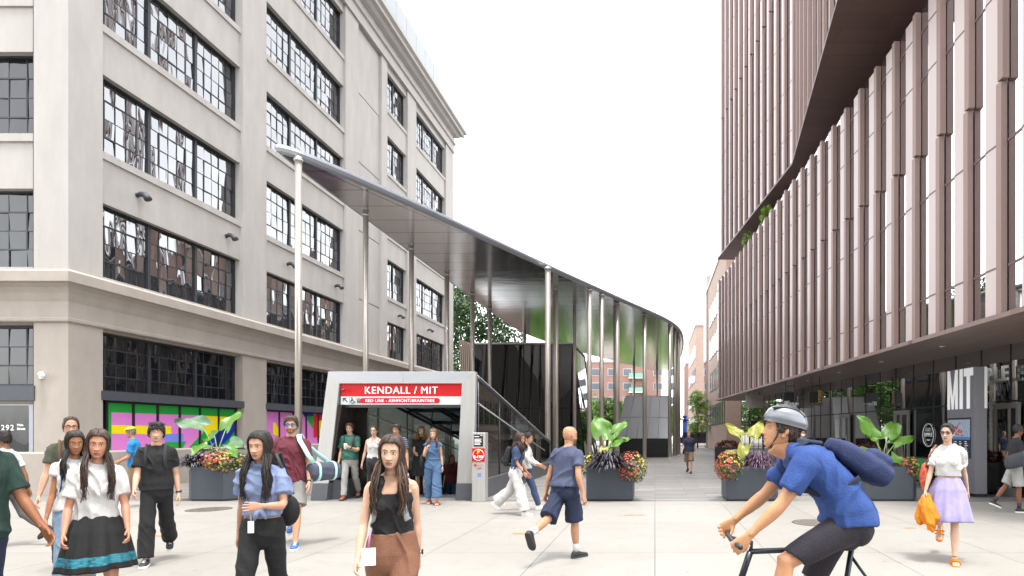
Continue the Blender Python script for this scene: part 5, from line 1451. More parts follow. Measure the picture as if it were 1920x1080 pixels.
# planter right of the mural
y0 = 13.7
xa, xb = at(340, y0), at(435, y0)
c = tub('slate grey planter with a cut corner in front of the colourful mural', xa, xb, y0, 1.15, .80, .22)
ear_plant('elephant ear plant with grey green and lime leaves in front of the mural', (c[0]-.10, c[1]-.1, .80), [(200, .28, .95, .62, .56, 20, 2), (165, .12, .72, .5, .48, -12, 0), (60, .20, .9, .62, .42, 62, 0), (-20, .40, .55, .48, .42, -8, 2), (-35, .5, .38, .5, .36, -10, 0), (250, .2, .5, .44, .4, -20, 0)], [M_elgreen, M_elyel, M_elblue], None, 3)
flower_mound('coral and yellow flower mound spilling over the planter by the mural', (c[0]+.30, c[1]-.38, .90), (.48, .36, .25), 4, [(M_coral, .75), (M_yelf, .25)], 1300, 300)
grass_mound('dark purple trailing foliage on the left of the planter by the mural', (c[0]-.42, c[1]-.4, .82), .26, 5, 260, .34, M_dkgrass)
q = flower_mound('loose pink flowers under the elephant ear leaves by the mural', (c[0]-.12, c[1]-.3, 1.02), (.34, .2, .22), 6, [(M_pinkf, 1)], 380, 60)
# the planter behind the bald man
xa, xb = at(1099, y0), at(1187, y0)
c = tub('slate grey box planter behind the bald man', xa, xb, y0, 1.05, .80, 0)
ear_plant('bright lime elephant ear plant with one upright leaf behind the bald man', (c[0]-.12, c[1]-.15, .82), [(130, .10, .72, .58, .60, 70, 0), (20, .22, .78, .46, .34, 50, 0), (60, .06, .62, .44, .36, 60, 0), (-30, .2, .46, .4, .3, 30, 0), (-95, .10, .40, .36, .24, -45, 1), (0, .3, .55, .36, .26, 25, 0)], [M_elgreen, M_elyel, M_elblue], None, 8)
grass_mound('black spiky foliage plant in the middle planter', (c[0]-.02, c[1]-.42, .82), .36, 9, 620, .44, M_dkgrass, W=.02)
flower_mound('coral and yellow flower mound at the right of the middle planter', (c[0]+.52, c[1]-.40, .78), (.36, .34, .36), 10, [(M_coral, .75), (M_yelf, .25)], 1200, 260)
flower_mound('small yellow flower mound at the left edge of the middle planter', (c[0]-.52, c[1]-.2, .80), (.16, .25, .30), 11, [(M_yelf, 1)], 420, 60)
# the planter behind the cyclist
xa, xb = at(1362, y0), at(1459, y0)
c = tub('slate grey box planter behind the cyclist', xa, xb, y0, 1.05, .80, 0)
ear_plant('yellowing elephant ear plant behind the cyclist', (c[0]-.05, c[1]-.15, .82), [(150, .22, .72, .5, .34, 45, 1), (35, .24, .70, .52, .38, 55, 1), (-120, .16, .45, .4, .3, -55, 1), (170, .3, .3, .3, .2, 10, 1)], [M_elgreen, M_elyel, M_elblue], None, 12)
flower_mound('coral flower mound at the left of the planter behind the cyclist', (c[0]-.52, c[1]-.40, .80), (.34, .34, .33), 13, [(M_coral, .8), (M_yelf, .2)], 1100, 260)
grass_mound('purple feathery grass in the planter behind the cyclist', (c[0]+.2, c[1]-.3, .82), .32, 14, 420, .42, mat('purple_grass', '5c4458', .6, var=.3, scale=12), W=.012)
# the planter beside the woman in white
xa, xb = at(1610, y0), at(1723, y0)
c = tub('slate grey planter with cut corners beside the woman in the white top', xa, xb, y0, 1.2, .80, .13)
ear_plant('big green elephant ear plant beside the woman in the white top', (c[0], c[1]-.15, .82), [(135, .30, .72, .66, .5, 62, 0), (110, .05, .62, .6, .44, 30, 0), (40, .24, .68, .78, .46, 40, 0), (10, .28, .5, .62, .4, 25, 0), (190, .36, .30, .46, .40, -5, 0), (-40, .28, .20, .40, .36, -28, 0), (200, .22, .14, .4, .3, -15, 0)], [M_elgreen, M_elyel, M_elblue], None, 15)
flower_mound('yellow and coral flower mound spilling left from the planter with cut corners', (c[0]-.55, c[1]-.35, .84), (.34, .36, .30), 16, [(M_yelf, .5), (M_coral, .5)], 1100, 230)
flower_mound('coral flower mound at the right corner of the planter with cut corners', (c[0]+.55, c[1]-.45, .78), (.20, .25, .24), 17, [(M_coral, .6), (M_yelf, .4)], 600, 110)
flower_mound('dark red foliage mound behind the big green elephant ear plant', (c[0]+.1, c[1]+.25, .86), (.45, .25, .22), 18, [(M_burg, 1)], 500, 60)
# low black boxes with burgundy foliage along the glass
for i, (xa, y, w_, dd, lab) in enumerate(((at(1852, 15.2)+.02, 15.2, 1.0, .5, 'black box planter right of the grey pylon'), (at(1580, 19.4), 19.4, 1.5, .5, 'black box planter along the glass behind the big green plant'), (at(1245+60, 30)+1.0, 30, 1.4, .5, 'black box planter far along the glass front'))):
    t = thing('planter', lab, 'planter', (xa + w_/2, y + dd/2, 0), 0, 'black box planters along the glass')
    part('tub', MB().box(-w_/2, w_/2, -dd/2, dd/2, .02, .82), M_black, t, bevel=.01); part('soil', MB().box(-w_/2+.03, w_/2-.03, -dd/2+.03, dd/2-.03, .82, .83), M_soil, t)
    rn = random.Random(20+i); b = MB(); clump(b, (0, 0, 0), (w_*.48, dd*.5, .24), 900, .10, rn, 1, 0, 0, 1.3)
    s_ = thing('burgundy_plant', 'burgundy leafy plants in the ' + lab.replace(' planter', '', 1), 'plant', (xa + w_/2, y + dd/2, .92)); part('foliage', b, M_burg, s_, fix=False)
# green bistro chairs and table
M_chair = mat('green_chair', '2f8a3a', .45)
def chair(x, y, rz, lab):
    t = thing('bistro_chair', lab, 'chair', (x, y, 0), R(rz), 'green bistro chairs by the glass')
    s = MB()
    for k in range(6): s.box(-.2, .2, -.2+.068*k, -.2+.068*k+.05, .44, .455)
    part('seat', s, M_chair, t)
    b = MB()
    for k in range(3): b.box(-.19, .19, .20, .215, .62+.09*k, .67+.09*k)
    part('backrest', b, M_chair, t)
    for sx in (-.19, .19):
        for P in ([(sx, -.2, 0), (sx, .12, .44), (sx, .21, .86)], [(sx, .22, 0), (sx, -.16, .44)]): part('leg', MB().tube(P, .012, 6), M_chair, t)
chair(at(1716, 17.3), 17.3, 160, 'green bistro chair left of the woman in white'); chair(at(1746, 17.2), 17.0, -60, 'green bistro chair behind the handbag of the woman in white'); chair(at(1697, 18.2), 18.2, 60, 'green bistro chair behind the big green plant')
t = thing('bistro_table', 'small round green bistro table by the glass', 'table', (at(1728, 17.6), 17.7, 0)); part('tabletop', MB().lathe([(.36, .72), (.37, .73), (.36, .745)], n=24), M_chair, t)
for a in range(0, 360, 120): part('leg', MB().tube([(.26*math.cos(R(a)), .26*math.sin(R(a)), 0), (0, 0, .45), (-.12*math.cos(R(a)), -.12*math.sin(R(a)), .72)], .012, 6), M_chair, t)
# manhole covers
M_iron = mat('rusty_iron', '6e675e', .6, .3, var=.25, scale=18)
for (px, d, lab) in ((392, 12.2, 'round iron manhole cover left of the station entrance'), (1528, 10.4, 'round iron manhole cover beside the cyclist')):
    t = thing('manhole_cover', lab, 'manhole', (at(px, d), d, 0), 0, 'manhole covers in the plaza'); r = .40
    part('rim', MB().lathe([(r, .0), (r, .006), (r-.03, .008), (r-.035, .003)], n=36), mat('iron_rim', '55504a', .6, .3), t)
    mb = MB(); mb.lathe([(r-.036, .0), (r-.036, .005)], n=36, smooth=False)
    for i in range(-6, 7):
        for j in range(-6, 7):
            if math.hypot(i, j) < 6: mb.box(i*.055-.018, i*.055+.018, j*.055-.018, j*.055+.018, .005, .0085)
    part('lid', mb, M_iron, t)
# ---------------------------------------------------------------- trees
def tree(label, x, y, h, r, seed, col, leaf=.26, n=10000, trunk=.16, low=.28, nm='street_tree', group='street trees beyond the plaza'):
    rnd = random.Random(seed); t = thing(nm, label, 'tree', (x, y, 0), 0, group)
    tr = MB(); top = h*.62
    tr.tube([(0, 0, 0), (rnd.uniform(-.1, .1), rnd.uniform(-.1, .1), h*.25), (rnd.uniform(-.2, .2), rnd.uniform(-.2, .2), top), (0, 0, h*.88)], [trunk*1.3, trunk, trunk*.6, trunk*.15], 9)
    cl = []
    for k in range(26):
        a = rnd.uniform(0, 6.283); zz = rnd.uniform(low, .93); env = math.sin(math.pi*min(1, max(.05, (zz-low)/(1.02-low)*.8+.18)))**.7
        rr = r*env*rnd.uniform(.35, .95); c = Vector((math.cos(a)*rr, math.sin(a)*rr, h*zz)); cl.append((c, r*rnd.uniform(.32, .54)))
        z0 = h*(zz-.14)*rnd.uniform(.75, .95)
        if k < 14: tr.tube([(0, 0, max(h*.18, z0)), c*.5 + Vector((0, 0, z0*.55)), c], [trunk*.4, trunk*.25, trunk*.06], 6)
    part('trunk', tr, mat('bark', '5b4c40', .9, var=.25, scale=12), t)
    mb = MB()
    for c, q in cl: clump(mb, c, (q, q, q*.75), n//26, leaf, rnd, 1, 0, .25, 1.7, .2)
    part('crown', mb, col, t, fix=False)
    return t
M_t1 = mat('dark_tree_leaves', '3a5429', .55, var=.35, scale=1.2); M_t2 = mat('mid_tree_leaves', '587a30', .55, var=.3, scale=1.2); M_t3 = mat('bright_tree_leaves', '71922f', .5, var=.3, scale=1.5)
tree('tall dark leafed tree beyond the end of the concrete building', -19.5, 61, 16.5, 5.2, 31, M_t1, .38, 24000, .25)
tree('dark rounded tree between the slatted wall and the headhouse', -14.5, 70, 12, 4.2, 32, M_t1, .38, 16000, .2)
tree('mid green tree seen between the headhouse and the lift house', -5.2, 64.2, 5.2, 1.9, 33, M_t2, .26)
tree('mid green tree behind the lift house', -.6, 65, 4.6, 1.8, 34, M_t2, .26)
tree('slim bright green tree at the far right end of the passage', 4.35, 60, 5.9, 1.35, 35, M_t3, .16, 5200, .07)
tree('tall green tree farthest left across the road', -26, 82, 14, 5, 36, M_t2, .34, 6500)
tree('broad green tree across the road behind the headhouse', -11, 84, 7.5, 3.4, 37, M_t2, .3, 6500)
tree('green tree across the road in front of the brick flats', -3.5, 86, 5, 2.4, 38, M_t3, .26)
tree('small bright tree across the road by the blue pole', 1.7, 82, 5.5, 2.0, 39, M_t3, .22)
for i, (x, y) in enumerate(((-12, -9), (-4, -14), (5, -12))): tree(('leafy plane tree behind the viewer, farthest left', 'leafy plane tree behind the viewer, the middle one', 'leafy plane tree behind the viewer, farthest right')[i], x, y, 11, 4, 40+i, M_t2, .34, 4500, .2, group='trees across the square behind the viewer')
tree('bushy green tree just behind the headhouse', -9.6, 50, 8.4, 2.8, 51, M_t2, .26)
tree('bushy green tree behind the slatted wall', -13.8, 54, 9.6, 3.2, 52, M_t2, .28)
# roof terrace shrubs
for (px, d, s_, lab) in ((1437, 29.6, .36, 'larger green shrub on the roof terrace edge'), (1405, 33.5, .36, 'smaller green shrub farther along the roof terrace edge')):
    rn = random.Random(int(px)); t = thing('shrub', lab, 'shrub', (Fl(d)+.25, d, PZ2)); b = MB(); clump(b, (0, 0, s_), (.25, .8, s_*1.25), 420, .14, rn, 1); part('foliage', b, M_t3, t, fix=False); part('stem', MB().tube([(0, 0, 0), (0, 0, s_)], .02, 6), M_vein, t)
# ---------------------------------------------------------------- things beyond
t = thing('slatted_wall', 'tall beige wall of diagonal slats at the end of the concrete building', 'wall', (-15, 46, 0))
mb = MB()
for k in range(34):
    x = .0 + .155*k; mb.obox((x, 0, 0), (.09, 0, 0), (0, .08, 0), (-.35, 0, 8.9 - .05*k))
part('slats', mb, mat('beige_slats', '857569', .6), t); part('backing', MB().box(-.2, 5.2, .1, .15, 0, 8.6), mat('slat_backing', '4c4640', .8), t)
def brick_block(label, x0, x1, y0, y1, h, m, wins, nm='brick_building', cat='building', trim=None):
    t = thing(nm, label, cat, (x0, y0, 0)); part('wall', MB().box(0, x1-x0, 0, y1-y0, 0, h), m, t)
    part('parapet', MB().box(-.1, x1-x0+.1, -.1, y1-y0+.1, h, h+.35), trim or M_panel, t)
    gl = mat('far_window', '5a6068', .15, spec=.8)
    for (face, a, b, z0, z1) in wins:
        if face == 'x':
            f = part('window', MB().box(-.05, .02, a, b, z0, z1), M_steel_win, t); part('pane', MB().box(-.054, -.051, a+.06, b-.06, z0+.06, z1-.06), gl, f)
        else:
            f = part('window', MB().box(a, b, -.05, .02, z0, z1), mat('pale_window_frame', 'b5b2ac', .6), t); part('pane', MB().box(a+.08, b-.08, -.054, -.051, z0+.08, z1-.08), gl, f)
    return t
W1 = [('x', .8+1.7*k, 1.9+1.7*k, 2.3+3.3*j, 4.2+3.3*j) for k in range(8) for j in range(4)]
b1 = brick_block('pink brick office block just past the museum building', 5.6, 20, 46, 62, 16.6, M_brick, W1)
part('roof_plant', MB().box(.6, 4, 9, 12, 16.96, 19), M_joint, b1)
gs_ = MB(); gs_.box(-.2, 2, 16.05, 18.5, 0, 18.2); part('glass_stair', gs_, M_podglass, b1)
W2 = [('x', .8+1.9*k, 2.0+1.9*k, 2.0+3.3*j, 3.9+3.3*j) for k in range(8) for j in range(4)]
brick_block('pink brick block across the road beyond the passage', 5.6, 20, 80, 98, 16.2, M_brick, W2)
W3 = [('y', .8+2.9*k, 2.5+2.9*k, 1.6+2.7*j, 3.0+2.7*j) for k in range(8) for j in range(5) if k != 5]
ap = brick_block('distant red brick apartment block with green balconies', -18.5, 1.2, 112, 124, 15, M_brick2, [('y', a+(-.2 if a < 9 else .0), b, z0, z1) for _, a, b, z0, z1 in W3], 'apartment_block')
for j in range(5):
    bal = part('balcony', MB().box(13.6, 16.6, -1.1, -.05, 1.2+2.7*j, 2.0+2.7*j), mat('green_balcony', '6fae93', .6), ap); part('slab', MB().box(13.5, 16.7, -1.12, -.05, 1.08+2.7*j, 1.198+2.7*j), M_white, bal)
brick_block('dark red brick building at the very end of the street', 6.3, 14, 118, 128, 15.5, M_brick2, [('y', .4+1.6*k, 1.4+1.6*k, 2+3*j, 4+3*j) for k in range(4) for j in range(4)])
brick_block('unseen dark block added behind the viewer to block sky light', -40, 16, -46, -30, 31, mat('occluder_wall', '56504b', .8), [])  # unseen block, raised to hold back sky light and darkened for window reflections
# blue emergency pole
d = 44; t = thing('emergency_pole', 'blue emergency telephone pole at the right end of the canopy', 'pole', (at(1284, d), d, 0)); M_bl = mat('emergency_blue', '1552b0', .4)
part('pole', MB().tube([(0, 0, 0), (0, 0, 2.55)], .16, 14), M_bl, t); part('lamp', MB().ball((0, 0, 2.78), .17, .17, .15).lathe([(.22, 2.55), (.22, 2.62)], n=16), M_bl, t); part('phone_box', MB().box(-.12, .12, -.2, -.14, 1.1, 1.6), M_black, t)
# parked SUV
d = 70; t = thing('parked_car', 'dark parked car at the far end of the passage', 'car', (at(1308, d), d, 0), R(0)); M_car = mat('dark_car_paint', '23282e', .25, .4, coat=.6)
prof = [(-2.3, .35), (-2.35, .75), (-2.2, 1.0), (-1.9, 1.1), (-1.5, 1.66), (-1.2, 1.74), (.6, 1.72), (1.25, 1.12), (2.1, .98), (2.32, .75), (2.3, .35)]
mb = MB(); mb.extr(prof, (0, -.88, 0), (0, .88, 0), (1, 0, 0), (0, 0, 1)); part('body', mb, M_car, t, bevel=.05)
mb = MB(); mb.extr([(-1.65, 1.15), (-1.36, 1.6), (-.4, 1.62), (-.4, 1.15)], (0, -.89, 0), (0, -.885, 0), (1, 0, 0), (0, 0, 1)); mb.extr([(-.3, 1.15), (-.3, 1.62), (.5, 1.6), (.98, 1.15)], (0, -.89, 0), (0, -.885, 0), (1, 0, 0), (0, 0, 1)); part('window', mb, M_darkglass, t)
for x in (-1.4, 1.45):
    for y in (-.82, .82):
        wmb = MB(); wmb.lathe([(.30, -.11), (.36, -.08), (.36, .08), (.30, .11)], n=20); xform(wmb, Matrix.Translation((x, y, .36)) @ Matrix.Rotation(R(90), 4, 'X')); wo = part('wheel', wmb, M_black, t)
        wmb = MB(); wmb.lathe([(.22, -.115), (.22, .115)], n=16); xform(wmb, Matrix.Translation((x, y, .36)) @ Matrix.Rotation(R(90), 4, 'X')); part('rim', wmb, M_stainless, wo)
part('headlight', MB().ball((2.24, -.62, .82), .08, .16, .07), M_white, t); part('tail_light', MB().ball((-2.3, -.62, .9), .06, .14, .09), M_red, t)
# ---------------------------------------------------------------- the people
HD = [mat('hair_black', '15110f', .58, var=.3, scale=30), mat('hair_black_light', '2d221c', .58)]
HB = [mat('hair_brown', '2e1f17', .58, var=.3, scale=30), mat('hair_brown_light', '4f3524', .58)]
HL = [mat('hair_auburn', '5d3b25', .58, var=.3, scale=30), mat('hair_auburn_light', '7d5536', .58)]
HY = [mat('hair_dark_blond', '7a5a38', .58, var=.3, scale=30), mat('hair_dark_blond_light', '9c7a50', .58)]
HG = [mat('hair_grey', '5b5650', .5), mat('hair_grey_light', '857f78', .5)]
def cl(n, c, r=.85, **k): return mat('cloth_'+n, dim(c, .62), r, var=k.pop('var', .14), scale=k.pop('scale', 7), bump=k.pop('bump', .3), bscale=k.pop('bscale', 110), **k)
C_white = cl('white', 'dedbd8'); C_black = cl('black', '111114'); C_navy = cl('navy', '1f2a48'); C_grey = cl('grey', '8f8d8a'); C_maroon = cl('maroon', '6c2333'); C_blue = cl('light_blue', '8797bd')
C_denim = cl('denim', '4f6f94', scale=40, var=.15); C_denimd = cl('dark_denim', '35486a', scale=40, var=.15); C_brown = cl('brown', '8d5f47'); C_green = cl('deep_green', '17382f'); C_teal = cl('teal_green', '2f6b5a'); C_lav = cl('lavender', 'aea4d0')
C_olive = cl('olive', '4a4d3c'); C_polo = cl('polo_blue', '1c86c8'); C_slate = cl('slate_blue', '4c5470'); C_khaki = cl('khaki', '8c7359'); C_red = cl('red', 'a3352f'); C_char = cl('charcoal', '28292e'); C_lgrey = cl('light_grey', 'b4b2ae'); C_jean = cl('washed_denim', '7d93ab', scale=40, var=.2)
C_coral = cl('coral', 'c25a48'); C_orange = cl('orange', 'ee8a0c'); C_cyc = cl('cyclist_blue', '2b4f96'); C_bpack = cl('pack_grey', '45474d'); C_teal2 = cl('bag_teal', '1f8f7c'); C_wine = cl('wine', '7a2b33')
S_black = mat('shoe_black', '1d1d20', .55); S_white = mat('shoe_sole', 'd6d3cd', .6); S_blue = mat('shoe_blue', '28548a', .6); S_brown = mat('shoe_brown', '7a4630', .5); S_dark = mat('sole_dark', '2a2a2c', .7)
M_metal = mat('watch_metal', 'b5b5b8', .25, 1.0); M_sun = mat('sun_lens', '15171c', .08, spec=.8); M_frame = mat('glasses_frame', '1c1715', .3); M_blens = glass_mat('blue_mirror_lens', '1b5fa8', 2.4); M_strap = mat('bag_strap', '2a2a2e', .7); M_mint = mat('mint_strap', '9fc9c6', .7)
def held(name, label, cat, h): 
    t = thing(name, label, cat); t.location = h.root.location; t.rotation_euler = h.root.rotation_euler; t.scale = h.root.scale; return t

# young woman in black tank top, nearest
h = Human('young woman in a black tank top and brown trousers nearest the viewer', 735, 3.85, 1.60, 17, True, 'd9ad92', 'b4675c', lean=3, head=(-6, 3, 3), armL=(-8, 5, 8, 2), armR=(16, 9, 22, 6), legL=(20, 1, 10, 0), legR=(-18, 1, 26, -20), squash=.93, voxel=.0055, hands=(24, 26))
h.top(C_black, 'tank_top', hem=1.05, sleeve=0, strap=1.15, off=.006, loose=.25, amp=0.0090)
h.pants(C_brown, 'trousers', 1.9, .020, .02, 1.075, .9, .010, 9); h.hair(HB, 'long', .34, .015, strands=190, seed=2); h.shoes(S_white, S_white, S_white); h.watch('L', M_metal, M_black)
backpack(h, cl('pale_pack', '7d8086'), 'grey backpack on the woman in the black tank top', cl('pale_strap', 'b9bcc4'), .27, .42, .13, 1.18)
lan = thing('id_card', 'white card hanging from a short strap at the hip of the woman in brown trousers', 'card'); lan.location = h.root.location; lan.rotation_euler = h.root.rotation_euler; lan.scale = h.root.scale
part('card', MB().box(-.17, -.08, -.172, -.168, .80, .91), M_white, lan); mb = MB(); mb.tube([(-.125, -.170, .91), (-.12, -.155, .97), (-.115, -.135, 1.02)], .006, 6); part('cord', mb, mat('pink_cord', 'b06a9c', .6), lan)

# woman in the light blue knotted shirt
h = Human('woman in a knotted light blue shirt and black trousers with a shoulder bag', 492, 4.6, 1.62, 16, True, 'd3a184', 'b0655c', lean=4, head=(-14, 4, 0), armL=(22, 12, 78, 44), armR=(-14, 9, 10, 0), legL=(-14, 2, 16, -15), legR=(20, 2, 6, 0), squash=.90, voxel=.006, hands=(20, 24))
h.top(C_blue, 'shirt', hem=1.06, sleeve=.62, off=.013, loose=.8, flare=.02, amp=0.0120, collar=True); mb = MB(); mb.ball((.02, -.125, 1.045), .035, .025, .03); mb.tube([(.02, -.13, 1.04), (.0, -.15, .99), (-.02, -.14, .95)], [.02, .022, .006], 8); mb.tube([(.02, -.13, 1.04), (.06, -.145, .99), (.07, -.14, .96)], [.02, .02, .006], 8); part('knot', mb, C_blue, h.root)
h.pants(C_black, 'trousers', 1.95, .010, .0, 1.04, .4, .006); h.hair(HD, 'long', .36, .015, strands=190, seed=5); h.shoes(S_black, S_white)
b_ = held('shoulder_bag', 'black shoulder bag hanging behind the woman in the light blue shirt', 'bag', h); mb = MB(); mb.ball((.15, .16, .99), .10, .07, .13); me = remesh(mb, .012, 2); me.materials.append(C_black); part('pouch', me, None, b_, fix=False)
mb = MB(); mb.tube([(.19, .1, 1.10), (.155, -.03, 1.36), (.115, -.035, 1.455), (.12, .05, 1.46), (.18, .2, 1.12)], .014, 8, flat=.5); part('strap', mb, M_strap, b_)
cd = held('badge', 'small white badge clipped at the waist of the woman in the light blue shirt', 'badge', h); part('card', MB().box(-.06, -.015, -.150, -.146, .86, .95), M_white, cd); part('clip', MB().box(-.045, -.03, -.149, -.140, .95, 1.0), M_metal, cd)

# tall man in the maroon shirt with a duffel bag
h = Human('tall man in a maroon T-shirt, grey shorts and mirrored blue sunglasses', 547, 8.3, 1.88, 18, False, 'cf9c7c', 'a86a5c', lean=3, head=(6, 2, 0), armL=(8, 10, 20, 4), armR=(-14, 6, 22, 0), legL=(22, 2, 6, 0), legR=(-18, 2, 42, -30), squash=.93, voxel=.007, build=1.05)
h.top(C_maroon, 'shirt', hem=.90, sleeve=.62, off=.012, loose=.6, amp=0.0120); h.pants(C_grey, 'shorts', .82, .012, .03, 1.02, .8, .007); h.hair(HB, 'short', .028, .018, strands=160); h.beard(mat('stubble', '6e4b38', .7)); h.glasses(M_frame, M_blens); h.shoes(S_blue, S_white, S_white); h.watch('L', S_black, M_metal)
b_ = held('duffel_bag', 'grey and mint duffel bag at the side of the man in the maroon T-shirt', 'bag', h); X, Z = Vector((1,0,0)), Vector((0,0,1))
k_ = h.k; dx_ = Vector((.62, .78, 0)); X = Vector((.78, -.62, 0)); bc = Vector((.38, .06, 1.02))*k_
mb = MB(); mb.loft([(bc + dx_*y, X, Z, .12*w, .135*w, 2.5) for y, w in ((-.24, .6), (-.22, .92), (-.1, 1), (.1, 1), (.24, .92), (.26, .6))], 20); me = remesh(mb, .01, 2); wrinkle(me, .006, 9); me.materials.append(cl('duffel', '4c5262')); part('bag_body', me, None, b_, fix=False)
mb = MB()
for y in (-.14, .14): mb.loft([(bc + dx_*(y+q), X, Z, .124+e, .139+e, 2.5) for q, e in ((-.02, 0), (-.02, .004), (.02, .004), (.02, 0))], 24)
part('band', mb, M_mint, b_)
mb = MB(); mb.tube([Vector(q)*k_ for q in ((.30, -.10, 1.14), (.24, -.15, 1.24), (.18, -.155, 1.36), (.13, -.13, 1.44), (.10, -.06, 1.505), (.10, .03, 1.51), (.14, .12, 1.40), (.28, .19, 1.25), (.42, .20, 1.14))], .034, 8, flat=.35); part('strap', mb, M_mint, b_)

# young man in black
h = Human('young man all in black with black and white canvas shoes', 294, 7.19, 1.73, 34, False, 'd8ab8e', 'b0706a', lean=3, head=(4, 2, 0), armL=(-10, 8, 22, 0), armR=(18, 8, 34, 8), legL=(-20, 1, 34, -30), legR=(14, 1, 4, 0), squash=.86, voxel=.007)
h.top(C_black, 'shirt', hem=.93, sleeve=.66, off=.012, loose=.7, amp=0.0120); h.pants(C_black, 'trousers', 1.96, .012, .018, 1.03, .7, .006); h.hair(HD, 'short', .05, .022, strands=190, fringe=True, hairline=.066); h.shoes(S_black, S_white, S_white); h.watch('L', S_black, M_black)
backpack(h, C_bpack, 'dark grey backpack on the young man in black', cl('dark_strap', '2b2b2f'), .28, .42, .15, 1.2)

# woman in white T-shirt and black skirt
h = Human('woman in a white T-shirt and black skirt with a turquoise hem', 182, 4.5, 1.64, 46, True, 'c98f72', '9d5850', lean=4, head=(-6, 3, 4), armL=(14, 12, 30, 10), armR=(10, 12, 34, 4), legL=(18, 2, 8, 0), legR=(-16, 2, 24, -20), squash=.80, voxel=.006, hands=(30, 30), build=1.06)
h.top(C_white, 'shirt', hem=1.04, sleeve=.66, off=.011, loose=.6, flare=.012, amp=0.0150); h.skirt([C_black, mat('turquoise_print', '14606e', .7, var=.85, scale=26, stretch=(1, 1, 3), detail=3)], 1.08, .45, .115, 9, .022, hem=(.72, .88)); h.hair(HB, 'long', .34, .016, strands=190, seed=8); h.shoes(S_black, S_white)
backpack(h, cl('pack_grey2', '5e6066'), 'grey backpack on the woman in the black skirt', cl('pack_grey3', '8b8d92'), .27, .42, .14, 1.18)
# woman behind her in jeans with blue straps
h = Human('dark haired woman in a white top and washed jeans half hidden behind the black skirt', 140, 5.5, 1.64, 42, True, 'a8714f', '8d4c44', lean=4, head=(12, 4, 0), armL=(-8, 6, 14, 0), armR=(16, 10, 12, 0), legL=(-16, 2, 20, -15), legR=(20, 2, 6, 0), squash=.80, voxel=.007)
h.top(C_white, 'shirt', hem=.98, sleeve=.3, off=.012, loose=.6, amp=0.0120); h.pants(C_jean, 'jeans', 1.95, .010, .01, 1.03, .5, .006); h.hair(HD, 'long', .28, .016, strands=150, seed=4); h.shoes(S_white, S_white)
backpack(h, cl('pack_blue', '2c568f'), 'blue backpack on the woman in washed jeans', cl('strap_blue', '2c568f'), .27, .42, .14, 1.2)
# man with glasses behind them
h = Human('tall man with glasses and an olive T-shirt at the back of the left group', 133, 6.9, 1.81, 44, False, 'cf9c80', 'a76a60', lean=3, head=(4, 0, 0), armL=(-12, 6, 14, 0), armR=(10, 14, 14, 0), legL=(-18, 2, 22, -15), legR=(18, 2, 6, 0), squash=.82, voxel=.0075)
h.top(C_olive, 'shirt', hem=.90, sleeve=.6, off=.012, loose=.6, amp=0.0120); h.pants(C_char, 'trousers', 1.95, .010, .0, 1.02, .5, .006); h.hair(HB, 'short', .018, .012, strands=140, hairline=.088); h.glasses(M_frame, M_sun, False); h.shoes(S_black, S_dark)
backpack(h, cl('pack_navy', '243452'), 'navy backpack on the tall man with glasses', cl('strap_brown', '6b4a33'), .29, .44, .15, 1.24)
# man in dark green at the left edge
h = Human('man in a dark green T-shirt cut off by the left edge of the picture', -46, 4.0, 1.80, 80, False, '9a6647', '8a5044', lean=6, head=(0, 0, 0), armL=(30, 8, 14, 0), armR=(-22, 6, 18, 0), legL=(-18, 2, 22, -15), legR=(20, 2, 6, 0), squash=.86, voxel=.007)
h.top(C_green, 'shirt', hem=.88, sleeve=.78, off=.014, loose=.8, amp=0.0135); h.pants(C_navy, 'shorts', .85, .012, .03, 1.02, .8, .006); h.hair(HD, 'short', .02, .012, strands=120); h.shoes(S_black, S_white)
# man in white walking away to the left at the far left
h = Human('person in a white shirt and grey trousers striding to the left by the shop window', 14, 8.2, 1.66, -80, False, '9a6b50', '8a5044', lean=6, head=(0, 4, 0), armL=(20, 6, 26, 0), armR=(-22, 6, 18, 0), legL=(24, 2, 6, 5), legR=(-26, 2, 32, -35), squash=.8, voxel=.009)
h.top(C_white, 'shirt', hem=.90, sleeve=.7, off=.014, loose=.8, amp=0.0120); h.pants(cl('trouser_grey', '6d6a6a'), 'trousers', 1.95, .010, .0, 1.02, .5); h.hair(HD, 'short', .03, .018, strands=120); h.shoes(cl('wine_shoe', '5b1f24'), S_dark)
# man in a bright blue polo with a cap
h = Human('older man in a bright blue polo shirt and yellowish cap before the mural', 254, 12.6, 1.74, -62, False, 'c08a6c', 'a06055', lean=8, head=(0, 8, 0), armL=(20, 8, 50, 4), armR=(26, 8, 46, 4), legL=(16, 2, 6, 0), legR=(-16, 2, 26, -20), squash=.84, voxel=.010)
h.top(C_polo, 'polo_shirt', hem=.90, sleeve=.75, off=.014, loose=.8, amp=0.0105, collar=True); h.pants(C_khaki, 'trousers', 1.95, .012, .0, 1.02, .6); h.hair(HG, 'short', .012, .008, strands=90); h.shoes(S_white, S_white)
mb = MB(); vs = []
for i in range(9):
    for j in range(32):
        z = lerp(.118, .052, i/8); p = head_point(2*math.pi*j/32, min(z, .1125), False, .018); p.z = z + .012; vs.append(h.HM @ p)
mb.add(vs, [(i*32+j, (i+1)*32+j, (i+1)*32+(j+1) % 32, i*32+(j+1) % 32) for i in range(8) for j in range(32)] + [tuple(range(32))], 0, True)
bl = [h.HM @ Vector((math.sin(R(a))*.075, -.075 - .095*math.cos(R(a)), .058)) for a in range(-80, 81, 16)]; bk_ = [h.HM @ Vector((math.sin(R(a))*.08, -.05 - .03*math.cos(R(a)), .072)) for a in range(-80, 81, 16)]
